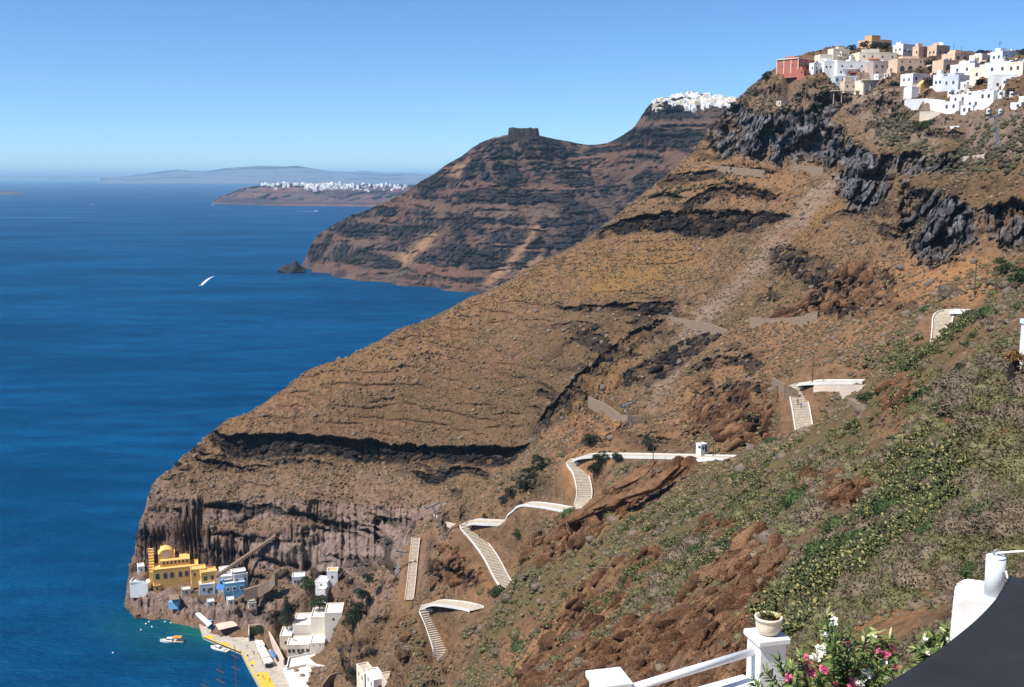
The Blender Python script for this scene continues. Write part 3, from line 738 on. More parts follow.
# ------------------------------------------------------------------ sea
def make_sea():
    rad = np.concatenate([[0.5], np.geomspace(150, 120000, 60)]); n = 96
    th = np.linspace(0, 2 * PI, n, endpoint=False)
    co = np.stack([np.outer(rad, np.cos(th)), np.outer(rad, np.sin(th)), np.zeros((len(rad), n))], -1).reshape(-1, 3)
    i = np.arange(len(rad) - 1)[:, None] * n; j = np.arange(n)[None]; jn = (j + 1) % n
    qd = np.stack([i + j, i + n + j, i + n + jn, i + jn], -1).reshape(-1, 4)
    m, nt, b = mat('sea_water')
    p = pos(nt)
    mp = nt.nodes.new('ShaderNodeMapping'); nt.links.new(p, mp.inputs[0]); mp.inputs['Scale'].default_value = (1, 2.4, 1); mp.inputs['Rotation'].default_value = (0, 0, math.radians(-24))
    big = noise_node(nt, .0022, 5, .6, mp.outputs[0]).outputs[0]
    mid = noise_node(nt, .018, 4, .6, mp.outputs[0]).outputs[0]
    c = ramp(nt, big, [(.38, (.0001, .036, .100)), (.62, (.0001, .064, .162))])
    c = mixc(nt, ramp(nt, mid, [(.38, 0.0), (.62, .6)]), c, (.0001, .018, .062))
    # pale bottom under the shallow water along the quay
    def near(x, y, sx, sy, rz=0):
        d = nt.nodes.new('ShaderNodeMapping'); d.vector_type = 'TEXTURE'
        d.inputs['Location'].default_value = (x, y, 0); d.inputs['Scale'].default_value = (sx, sy, 1000); d.inputs['Rotation'].default_value = (0, 0, rz)
        nt.links.new(p, d.inputs[0]); l = nt.nodes.new('ShaderNodeVectorMath'); l.operation = 'LENGTH'; nt.links.new(d.outputs[0], l.inputs[0])
        return l.outputs['Value']
    dn = mth(nt, 'MULTIPLY', mth(nt, 'SUBTRACT', noise_node(nt, .05, 4, .6, p).outputs[0], .5), .7)
    s1 = at(212, 632, 1); 
    q1 = atz(205, 626, 0); q2 = atz(165, 628, 0)
    f1 = ramp(nt, mth(nt, 'ADD', near(q1[0], q1[1], 30, 17, math.radians(-40)), dn), [(.35, .8), (1.0, 0.0)])
    f2 = ramp(nt, mth(nt, 'ADD', near(q2[0], q2[1], 52, 34, math.radians(-30)), dn), [(.3, .75), (1.0, 0.0)])
    c = mixc(nt, f2, c, (.004, .060, .085)); c = mixc(nt, f1, c, (.010, .095, .070))
    w1 = noise_node(nt, .22, 4, .65, mp.outputs[0]).outputs[0]; w2 = noise_node(nt, .035, 3, .6, mp.outputs[0]).outputs[0]
    h = mth(nt, 'ADD', mth(nt, 'MULTIPLY', w1, .9), mth(nt, 'MULTIPLY', w2, 3.6))
    bp = nt.nodes.new('ShaderNodeBump'); bp.inputs['Strength'].default_value = .8; bp.inputs['Distance'].default_value = 1.6; nt.links.new(h, bp.inputs['Height'])
    df = nt.nodes.new('ShaderNodeBsdfDiffuse'); gl = nt.nodes.new('ShaderNodeBsdfGlossy'); gl.inputs['Roughness'].default_value = .3; gl.inputs['Color'].default_value = (.16, .56, .92, 1)
    fr = nt.nodes.new('ShaderNodeFresnel'); fr.inputs['IOR'].default_value = 1.333
    for n_ in (df, gl, fr): nt.links.new(bp.outputs[0], n_.inputs['Normal'])
    nt.links.new(c, df.inputs['Color'])
    # steep little waves keep a rough sea from mirroring the whole sky at a low angle; wind lanes are rougher still
    lane = ramp(nt, noise_node(nt, .0011, 4, .6, mp.outputs[0]).outputs[0], [(.40, .11), (.60, .19)])
    mx = nt.nodes.new('ShaderNodeMixShader'); nt.links.new(mth(nt, 'MINIMUM', mth(nt, 'MULTIPLY', fr.outputs[0], .6), lane), mx.inputs[0])
    nt.links.new(df.outputs[0], mx.inputs[1]); nt.links.new(gl.outputs[0], mx.inputs[2])
    nt.links.new(mx.outputs[0], [n_ for n_ in nt.nodes if n_.type == 'OUTPUT_MATERIAL'][0].inputs['Surface']); nt.nodes.remove(b)
    o = link('sea', mesh_np('sea', co, qd, m)); tag(o, kind='structure'); return o

# ------------------------------------------------------------------ Skaros-like headland across the bay
def strata_material(name, lo, hi, dark, band, scl, red):
    m, nt, b = mat(name); p = pos(nt)
    a = nt.nodes.new('ShaderNodeAttribute'); a.attribute_name = 'rock'
    s = nt.nodes.new('ShaderNodeSeparateColor'); nt.links.new(a.outputs['Color'], s.inputs[0])
    n1 = noise_node(nt, scl, 6, .65, p).outputs[0]; n2 = noise_node(nt, scl * 9, 4, .7, p).outputs[0]
    c = ramp(nt, n1, [(.3, lo), (.7, hi)])
    c = mixc(nt, s.outputs[2], c, red)
    c = mixc(nt, s.outputs[1], c, band)
    c = mixc(nt, mth(nt, 'MULTIPLY', s.outputs[0], 1.0, clamp=True), c, ramp(nt, n2, [(.35, tuple(x * .6 for x in dark)), (.75, tuple(x * 2.1 for x in dark))]))
    c = mixc(nt, .45, c, ramp(nt, n2, [(.3, .3), (.7, .7)]), 'OVERLAY')
    nt.links.new(c, b.inputs['Base Color']); b.inputs['Roughness'].default_value = .95; b.inputs['Specular IOR Level'].default_value = .1
    bump(nt, b, n2, .8, .25 / scl * .2)
    return m
def make_headland():
    c = []
    def P2(px, py, Y): c.append(at(px, py, Y))
    def Z2(px, py, z): c.append(atz(px, py, z))
    for a in [(311,272),(330,276),(360,281),(400,286),(440,290),(478,293),(520,298),(570,306)]: Z2(*a, 0)
    for a in [(312,262,2395),(313,243,2405),(330,228,2400),(350,216,2390),(380,204,2370),(400,195,2350),(420,182,2330),(445,166,2290),(470,150,2250),(482,143,2230),(505,138,2200),(540,137,2190),(522,138.5,2180),(505,140,2183),(540,139,2177),(565,141,2230),(590,148,2280),(607,148,2280),(620,142,2240),(634,128,2180),(646,118,2140),(648,106,2110),(660,101,2130),(690,95,2150),(720,97,2140),(738,100,2120),(780,98,2080)]: P2(*a)
    for a in [(340,255,2300),(400,262,2140),(400,235,2230),(450,250,2040),(450,210,2140),(450,185,2220),(500,270,1955),(500,230,2040),(500,190,2110),(520,160,2160),(560,230,1980),(560,190,2070),(560,160,2180),(600,220,1960),(600,180,2080),(640,190,1960),(640,160,2060),(680,160,1960),(680,130,2030),(720,140,1920),(700,118,2030),(660,118,2070),(530,265,1930),(580,260,1900),(620,240,1890)]: P2(*a)
    for (x, y, z) in [(-500,2500,-60),(-430,2560,-60),(-300,2620,-40),(-150,2650,-30),(0,2600,-20),(120,2560,40),(220,2500,120),(300,2400,230),(420,2300,285),(600,2200,295),(700,2600,200),(400,2800,40),(-460,2350,-60),(-400,2250,-60),(-300,2100,-60),(-150,1950,-60),(0,1800,-60),(150,1600,-30),(300,1400,-10),(500,1400,200),(700,1600,300),(350,1700,150),(800,2000,300),(450,1250,120),(650,1250,260),(700,3000,0),(0,3000,-60),(-500,3000,-60)]: c.append((x, y, z))
    f = rbf_fit(np.array(c), 8.0)
    rows = np.concatenate([np.linspace(1250, 1850, 40, endpoint=False), np.linspace(1850, 2450, 480, endpoint=False), np.linspace(2450, 3000, 30)])
    cols = np.linspace(-.21, .30, 560)
    Yc = np.interp(np.linspace(0, len(rows) - 1, 190), np.arange(len(rows)), rows); Uc = np.linspace(-.21, .30, 190)
    zc = rbf_eval(f, Uc[None] * Yc[:, None], np.repeat(Yc[:, None], len(Uc), 1))
    t = np.empty((len(rows), len(Uc)))
    for j in range(len(Uc)): t[:, j] = np.interp(rows, Yc, zc[:, j])
    z = np.empty((len(rows), len(cols)))
    for i in range(len(rows)): z[i] = np.interp(cols, Uc, t[i])
    Y = np.repeat(rows[:, None], len(cols), 1); U = np.repeat(cols[None], len(rows), 0); X = U * Y
    px, py = pix(X, Y, z)
    # the table-topped rock on the crest
    k = polydist(px.astype(np.float32), np.full_like(px, 0, np.float32), [(505, -9), (540, -9), (540, 9), (505, 9)])
    cxr, cyr, _ = at(522.5, 133, 2195)
    d = np.maximum(np.abs(X - cxr) - 29, np.abs(Y - cyr) - 10) + (vnoise(X / 9, Y / 9) - .5) * 8
    topz = at(522.5, 128.5, 2195)[2]
    z = np.where(d < 0, topz + (vnoise(X / 6, Y / 6, seed=4) - .5) * 3, z)
    warp = (fbm(X / 160, Y / 160, None, 4, 3) - .5) * 26
    st = fbm(X / 330, Y / 330, (z + warp) / 15, 4, 12)
    gul = fbm((X + z * .5) / 34, Y / 60, None, 4, 21, ridged=True)
    rough = fbm(X / 14, Y / 14, z / 10, 4, 25, ridged=True)
    dark = sstep(.47, .56, st + (rough - .6) * .25) * sstep(.30, .55, fbm(X / 70, Y / 70, z / 50, 3, 33) + .12)
    # bands named where they are seen
    for pts in ([(480,146),(540,140),(600,150),(600,158),(540,158),(500,158)], [(313,243),(335,240),(400,262),(420,275),(400,272),(330,262),(313,266)], [(470,165),(520,168),(560,175),(540,185),(480,180)],
                [(560,215),(620,175),(670,170),(690,185),(600,235),(560,245)], [(640,155),(672,157),(668,164),(640,162)], [(430,220),(470,215),(490,235),(440,240)], [(600,172),(640,168),(640,176),(600,180)], [(645,100),(735,106),(720,118),(646,122)]):
        dd = polydist((px + (rough - .5) * 10).astype(np.float32), (py + (gul - .5) * 10).astype(np.float32), pts)
        dark = np.maximum(dark, sstep(-3, 3, dd) * np.clip(rough * 1.6, 0, 1))
    ochre = np.zeros_like(z)
    for pts in ([(482,283),(505,262),(538,224),(544,226),(520,262),(492,288)], [(508,288),(530,262),(545,250),(545,262),(520,290)], [(400,255),(430,235),(445,222),(432,245),(405,268)], [(440,175),(470,158),(462,180)]):
        dd = polydist((px + (rough - .5) * 6).astype(np.float32), py.astype(np.float32), pts); ochre = np.maximum(ochre, sstep(-3, 4, dd) * .8)
    dark *= 1 - ochre
    red = sstep(.45, .7, fbm(X / 160, Y / 160, (z + warp) / 60, 3, 61)) * .5
    for pts in ([(600,150),(650,140),(690,146),(700,156),(640,150)], [(610,138),(660,132),(700,140),(640,140)], [(430,262),(520,280),(470,290),(400,284)]):
        dd = polydist(px.astype(np.float32), py.astype(np.float32), pts); red = np.maximum(red, sstep(-6, 5, dd) * .8)
    led = sstep(.53, .62, fbm(X / 60, Y / 90, (z + warp) / 9, 4, 195)) * sstep(.45, .7, gul + (rough - .5) * .5); dark = np.maximum(dark * (.35 + .65 * sstep(.4, .62, gul)), led * .8 * (1 - ochre)); o = dark * 5.0 - led * 9 + (gul - .6) * 16 + (rough - .6) * 7
    vs_ = (Y > 1800) & (z > 0); c1_, e1_ = cells((X[vs_] + rough[vs_] * 8) / 16, Y[vs_] / 16, (z[vs_] + warp[vs_]) / 9, 27); o[vs_] += (c1_ - .5) * 9 * np.clip(dark[vs_] + .25, 0, 1) - (1 - sstep(0, .14, e1_)) * 4 * dark[vs_]
    o = np.where(d < 6, (rough - .6) * 6, o) * sstep(-5, 25, z)
    kk = 1 - o / np.sqrt(X * X + Y * Y)
    co = np.stack([X * kk, Y * kk, CZ + (z - CZ) * kk + (rough - .6) * 3 * sstep(0, 20, z)], -1).reshape(-1, 3)
    dark = np.where(d < 5, .9, dark)
    idx = np.where(z.ravel() > -15, np.arange(z.size), -1).reshape(z.shape)
    qd = np.stack([idx[:-1, :-1], idx[:-1, 1:], idx[1:, 1:], idx[1:, :-1]], -1).reshape(-1, 4); qd = qd[(qd >= 0).all(1)]
    used = np.unique(qd); rem = np.full(z.size, -1); rem[used] = np.arange(len(used))
    m = strata_material('headland_strata', (.064, .041, .032), (.128, .082, .060), (.017, .015, .016), (.24, .145, .08), .018, (.115, .055, .039))
    me = mesh_np('headland', co[used], rem[qd], m)
    set_att(me, 'rock', np.stack([dark, ochre, red, np.ones_like(red)], -1).reshape(-1, 4)[used])
    ob = link('headland', me); tag(ob, kind='structure')
    return z, rows, cols
def grid_hit(px, py, z, rows, cols):
    u, s = us(px, py)
    zz = np.array([np.interp(u, cols, z[i]) for i in range(len(rows))])
    k = np.nonzero(zz > CZ + s * rows)[0]
    if len(k) == 0: return None
    Y = rows[k[0]]
    return Vector((u * Y, Y, CZ + s * Y))

# ------------------------------------------------------------------ ridge-like lands far off: front slope, crest, back slope
def ridge_land(name, xs, base_y, top_y, depth_m, m, seed, nx=220, ny=26, base_at=None, amp=.12, back=1.2, structure=True):
    px = np.linspace(xs[0], xs[-1], nx); pb = np.interp(px, xs, base_y); pt = np.interp(px, xs, top_y)
    co = []; ts = np.concatenate([np.linspace(0, 1, ny), 1 + np.linspace(0, 1, ny // 2)[1:] * back])
    for i in range(nx):
        u, s = us(px[i], pb[i])
        Y0 = base_at if base_at else -CZ / s
        zt = CZ + us(px[i], pt[i])[1] * (Y0 + depth_m)
        for t in ts:
            y = Y0 + depth_m * t
            zz = zt * (t ** .8) if t <= 1 else zt * (1 - ((t - 1) / back) ** 1.3) - 4 * (t - 1)
            co.append((u * y, y, zz))
    co = np.array(co); H = co[:, 2].max()
    sc = depth_m * .35
    n = fbm(co[:, 0] / sc, co[:, 1] / sc, co[:, 2] / (sc * .6), 5, seed, ridged=True) - .6
    tt = np.tile(ts, nx); wgt = np.clip(1 - np.abs(tt - 1) ** 3, .25, 1) * sstep(0, .12, tt)
    co[:, 1] += n * depth_m * .5 * sstep(0, .2, tt) * (tt < .95)
    co[:, 2] = np.where(co[:, 2] > 0, co[:, 2] + n * H * amp * wgt, co[:, 2])
    co[:, 2] -= np.where(tt < .001, 3, 0)
    k = len(ts); i = np.arange(nx - 1)[:, None] * k; j = np.arange(k - 1)[None]
    qd = np.stack([i + j, i + k + j, i + k + j + 1, i + j + 1], -1).reshape(-1, 4)
    me = mesh_np(name, co, qd, m)
    st = fbm(co[:, 0] / 900, co[:, 1] / 900, co[:, 2] / 22, 4, seed + 3); st2 = fbm(co[:, 0] / 130, co[:, 1] / 200, co[:, 2] / 60, 4, seed + 8)
    set_att(me, 'rock', np.stack([sstep(.48, .58, st) * .8, sstep(.58, .72, st2) * .5, sstep(.42, .6, st2) * .8, np.ones_like(st)], -1))
    o = link(name, me); 
    if structure: tag(o, kind='structure')
    return o, co.reshape(nx, k, 3), ny
# ------------------------------------------------------------------ vegetation and stones
def ico():
    t = (1 + 5 ** .5) / 2
    v = np.array([(-1,t,0),(1,t,0),(-1,-t,0),(1,-t,0),(0,-1,t),(0,1,t),(0,-1,-t),(0,1,-t),(t,0,-1),(t,0,1),(-t,0,-1),(-t,0,1)], float)
    v /= np.linalg.norm(v[0])
    f = np.array([(0,11,5),(0,5,1),(0,1,7),(0,7,10),(0,10,11),(1,5,9),(5,11,4),(11,10,2),(10,7,6),(7,1,8),(3,9,4),(3,4,2),(3,2,6),(3,6,8),(3,8,9),(4,9,5),(2,4,11),(6,2,10),(8,6,7),(9,8,1)])
    return v, f
IV, IF = ico()
def rand_rot(n):
    q_ = rng.normal(size=(n, 4)); q_ /= np.linalg.norm(q_, axis=1)[:, None]
    w, x, y, z = q_.T
    return np.stack([np.stack([1-2*(y*y+z*z), 2*(x*y-z*w), 2*(x*z+y*w)], -1), np.stack([2*(x*y+z*w), 1-2*(x*x+z*z), 2*(y*z-x*w)], -1), np.stack([2*(x*z-y*w), 2*(y*z+x*w), 1-2*(x*x+y*y)], -1)], 1)
def lumps(c, r, flatten=(.7, 1.0), jit=.28):
    """one array of uneven low solids: c (n,3), r (n,)"""
    n = len(c); R_ = rand_rot(n)
    v = IV[None] * (1 + rng.uniform(-jit, jit, (n, 12, 1)))
    v = np.einsum('nij,nkj->nki', R_, v) * r[:, None, None]
    v[:, :, 2] *= rng.uniform(*flatten, (n, 1))
    v += c[:, None]
    f = (IF[None] + 12 * np.arange(n)[:, None, None]).reshape(-1, 3)
    return v.reshape(-1, 3), f
def leaves(c, rad, per, size, up=.5, hz=.8, slim=.5):
    """leaf-sized faces through the volume of dome-shaped clumps: c (n,3), rad (n,), per leaves each"""
    n = len(c); m = n * per
    d = rng.normal(size=(m, 3)); d /= np.linalg.norm(d, axis=1)[:, None]; d[:, 2] = np.abs(d[:, 2]) * .9 - .08
    rr = rng.uniform(.45, 1.0, m) ** .6
    R_ = np.repeat(rad, per); sz = R_ * size * rng.uniform(.6, 1.3, m)
    p = np.repeat(c, per, 0) + d * (R_ * rr)[:, None] * np.array([1, 1, hz])
    a = rng.normal(size=(m, 3)) + d * .6; a[:, 2] += up; a /= np.linalg.norm(a, axis=1)[:, None]
    b = np.cross(a, rng.normal(size=(m, 3))); b /= np.linalg.norm(b, axis=1)[:, None]
    h = sz[:, None]; wd = h * slim
    v = np.stack([p - a * h, p + b * wd, p + a * h, p - b * wd], 1).reshape(-1, 3)
    return v, np.arange(m * 4).reshape(-1, 4)
def leaf_mat(name, lo, hi, tip=None, scale=1.6, rough=.7, trans=.12):
    m, nt, b = mat(name)
    g = nt.nodes.new('ShaderNodeNewGeometry'); oi = nt.nodes.new('ShaderNodeObjectInfo')
    n = noise_node(nt, scale, 4, .6, g.outputs['Position']).outputs[0]
    c = ramp(nt, mth(nt, 'ADD', mth(nt, 'MULTIPLY', n, .75), mth(nt, 'MULTIPLY', g.outputs['Random Per Island'], .3)), [(.3, lo), (.8, hi)])
    c = mixc(nt, mth(nt, 'MULTIPLY', oi.outputs['Random'], .30), c, tuple(.9 * a for a in lo))
    if tip is not None: c = mixc(nt, mth(nt, 'GREATER_THAN', g.outputs['Random Per Island'], .86), c, tip)
    nt.links.new(c, b.inputs['Base Color']); b.inputs['Roughness'].default_value = rough; b.inputs['Specular IOR Level'].default_value = .25
    return m
M_SCRUB = leaf_mat('dry_scrub', (.058, .042, .022), (.165, .118, .062), tip=(.20, .14, .07), scale=.5)
M_GREY = leaf_mat('grey_cushion', (.080, .058, .038), (.205, .155, .102), scale=.8)
M_OLIVE = leaf_mat('olive_cushion', (.060, .056, .022), (.165, .150, .065), scale=.8)
M_GREEN = leaf_mat('green_leaf', (.018, .034, .010), (.062, .092, .026), scale=.9)
M_PINE = leaf_mat('dark_needles', (.010, .018, .010), (.032, .046, .022), scale=.9)
M_PAD = leaf_mat('cactus_pad', (.022, .034, .013), (.115, .118, .040), tip=(.25, .22, .085), scale=.22, rough=.5)
M_BARK = simple('bark', (.10, .07, .05), .9, .3, 6, obj=True, bmp=.02)
M_STONE = simple('loose_stone', (.15, .11, .085), .9, .45, .5, bmp=.05)

def bush_mesh(name, seed, m, per=420, size=.10, slim=.28):
    """a rounded cushion: a twiggy heart and a coat of small leaves"""
    rs = np.random.default_rng(seed); bm = bmesh.new(); bmesh.ops.create_icosphere(bm, subdivisions=3, radius=1)
    v = np.array([q.co[:] for q in bm.verts]); f = np.array([[q.index for q in g.verts] for g in bm.faces]); bm.free()
    n = fbm(v[:, 0] * 2.6 + seed, v[:, 1] * 2.6, v[:, 2] * 2.6, 3, seed); v = v * (.50 + .55 * n)[:, None]; v[:, 2] = np.maximum(v[:, 2] * .72, -.12)
    vi = rs.integers(0, len(v), per); c = v[vi] * rs.uniform(.85, 1.25, per)[:, None] + rs.normal(size=(per, 3)) * .07; d = c / np.linalg.norm(c, axis=1)[:, None] + rs.normal(size=(per, 3)) * .9; d /= np.linalg.norm(d, axis=1)[:, None]
    b = np.cross(d, rs.normal(size=(per, 3))); b /= np.linalg.norm(b, axis=1)[:, None]; h = size * rs.uniform(.6, 1.5, per)[:, None]
    lv = np.stack([c - d * h * .3, c + b * h * slim + d * h * .4, c + d * h * 1.2, c - b * h * slim + d * h * .4], 1).reshape(-1, 3); k = np.arange(per)[:, None] * 4 + len(v)
    lf = np.concatenate([k + [[0, 1, 2]], k + [[0, 2, 3]]])
    return np.concatenate([v, lv]), np.concatenate([f, lf])
def rock_shapes(n, seed, sub=3):
    out = []
    bm = bmesh.new(); bmesh.ops.create_icosphere(bm, subdivisions=sub, radius=1)
    v0 = np.array([q.co[:] for q in bm.verts]); f0 = np.array([[q.index for q in g.verts] for g in bm.faces]); bm.free()
    rs = np.random.default_rng(seed)
    for k in range(n):
        v = v0.copy()
        for _ in range(16):      # shear off planes, as fractured rock breaks
            d = rs.normal(size=3); d /= np.linalg.norm(d); h = rs.uniform(.34, .72); over = v @ d - h
            v -= np.where(over > 0, over, 0)[:, None] * d * .92
        nn = fbm(v[:, 0] * 2.2 + k * 5, v[:, 1] * 2.2, v[:, 2] * 2.2, 3, seed + k, ridged=True); v *= (1.05 + .25 * nn)[:, None]
        out.append(v)
    return out, f0
def rocks(c, size, seed, axis=(.75, .15, .55), stretch=1.7, flat=.75, sub=3):
    shapes, f0 = rock_shapes(10, seed, sub); rs = np.random.default_rng(seed + 5); V = []; Fc = []; nv = len(shapes[0])
    ax = np.array(axis) / np.linalg.norm(axis)
    for k in range(len(c)):
        a = ax + rs.normal(size=3) * .25; a /= np.linalg.norm(a); b = np.cross(a, [0.2, 1, .3]); b /= np.linalg.norm(b); e = np.cross(a, b)
        sh = shapes[rs.integers(0, 10)][:, rs.permutation(3)] * rs.choice([-1, 1], 3); sg = size[k] * np.array([stretch * rs.uniform(.7, 1.2), 1, flat])
        sh = sh * sg; V.append(sh[:, :1] * a + sh[:, 1:2] * b + sh[:, 2:] * e + c[k])
    V = np.concatenate(V); n = len(c); Fc = (f0[None] + nv * np.arange(n)[:, None, None]).reshape(-1, 3)
    return V, Fc
def rock_mat(name, lo, mid_, hi, scale=.5):
    m, nt, b = mat(name); p = pos(nt); g = nt.nodes.new('ShaderNodeNewGeometry')
    n1 = noise_node(nt, scale, 6, .68, p).outputs[0]; n2 = noise_node(nt, scale * 8, 4, .7, p).outputs[0]
    c = ramp(nt, mth(nt, 'ADD', mth(nt, 'MULTIPLY', n1, .8), mth(nt, 'MULTIPLY', g.outputs['Random Per Island'], .22)), [(.3, lo), (.52, mid_), (.78, hi)])
    c = mixc(nt, .5, c, ramp(nt, n2, [(.25, .22), (.75, .78)]), 'OVERLAY')
    nt.links.new(c, b.inputs['Base Color']); b.inputs['Roughness'].default_value = .95; b.inputs['Specular IOR Level'].default_value = .1
    n3 = noise_node(nt, scale * 26, 3, .7, p).outputs[0]; vk = noise_node(nt, scale * 3.2, vec=p, kind='ShaderNodeTexVoronoi'); vk.feature = 'DISTANCE_TO_EDGE'
    ck = ramp(nt, vk.outputs['Distance'], [(.0, 0.0), (.10, 1.0)])
    bump(nt, b, mth(nt, 'ADD', mth(nt, 'ADD', n1, mth(nt, 'MULTIPLY', ck, .25)), mth(nt, 'ADD', mth(nt, 'MULTIPLY', n2, .45), mth(nt, 'MULTIPLY', n3, .16))), 1.0, .45); return m
M_BROCK = rock_mat('red_brown_rock', (.044, .024, .015), (.135, .070, .038), (.30, .168, .088))
M_LROCK = rock_mat('dark_lava_rock', (.010, .009, .009), (.030, .024, .022), (.10, .075, .06), .35)
M_CROCK = rock_mat('grey_cliff_rock', (.022, .021, .024), (.062, .060, .066), (.24, .225, .22), .3)
def field(kind_polys, soft=10):
    w = np.zeros(len(co), np.float32)
    for poly in kind_polys:
        xs = [p[0] for p in poly]; ys = [p[1] for p in poly]
        i = np.nonzero(svis & (spx > min(xs) - soft) & (spx < max(xs) + soft) & (spy > min(ys) - soft) & (spy < max(ys) + soft))[0]
        w[i] = np.maximum(w[i], sstep(-soft, soft, polydist(spx[i], spy[i], poly)))
    return w
def pick(weight, n, area=True, framed=True):
    """n random land points, weighted (weight is per picture area when area is False)"""
    p = weight * (sarea if area else spix) * (sframe if framed else 1 - sframe)
    cs = np.cumsum(p.astype(np.float64)); 
    if cs[-1] <= 0: return np.zeros(0, int)
    return np.unique(np.searchsorted(cs, rng.uniform(0, cs[-1], n)))
# ------------------------------------------------------------------ building materials
def plaster(name, col, dirt=None):
    return simple(name, col, .85, .10, .35, dirt=dirt or tuple(c * .72 for c in col), bmp=.02, spec=.2)
M_WHITE = plaster('limewash_white', (.70, .69, .665), (.56, .53, .48))
M_CREAMW = plaster('creamy_limewash', (.66, .60, .52), (.50, .44, .36))
M_BLUEWHITE = plaster('pale_blue_plaster', (.62, .70, .76))
M_CREAM = plaster('cream_plaster', (.70, .60, .46))
M_PEACH = plaster('peach_plaster', (.64, .44, .31))
M_OCHRE = plaster('ochre_plaster', (.62, .37, .16))
M_RED = plaster('red_plaster', (.40, .13, .095))
M_MAUVE = plaster('mauve_plaster', (.40, .31, .28))
M_BEIGE = plaster('beige_plaster', (.56, .45, .36))
M_YELLOW = plaster('yellow_plaster', (.68, .42, .14), (.55, .32, .09))
M_SKYBLUE = plaster('sky_blue_paint', (.22, .48, .68))
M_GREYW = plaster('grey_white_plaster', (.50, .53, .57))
M_STONEW = simple('rubble_wall', (.23, .165, .115), .92, .4, 1.6, bmp=.08)
M_LIME = simple('weathered_limewash', (.62, .605, .575), .9, .16, .6, dirt=(.36, .31, .25), bmp=.05)
M_PAVE = simple('worn_paving', (.43, .365, .29), .9, .28, 1.3, bmp=.03)
M_CONC = simple('quay_concrete', (.40, .35, .29), .9, .22, .5, dirt=(.25, .21, .17), bmp=.02)
M_YPAINT = simple('yellow_road_paint', (.62, .40, .04), .7, .2, .8, dirt=(.45, .32, .10))
M_GLASS = simple('dark_window_glass', (.055, .060, .070), .25, .3, .7, spec=.5)
M_WOOD = simple('brown_joinery', (.14, .075, .04), .7, .3, 3)
M_BLUEP = simple('blue_joinery', (.05, .14, .34), .55, .2, 3)
M_REDROOF = simple('red_tiles', (.48, .12, .07), .85, .25, 2)
M_CANVAS = simple('white_canvas', (.80, .77, .70), .9, .08, .8)
M_BCANVAS = simple('blue_tarpaulin', (.06, .18, .48), .7, .2, 1)
M_DARK = simple('dark_metal', (.05, .05, .055), .5, .3, 3, spec=.4)
M_STEEL = simple('weathered_steel', (.30, .31, .33), .5, .2, 3, metal=.4)
M_POLE = simple('pole_timber', (.10, .075, .055), .9, .3, 2)

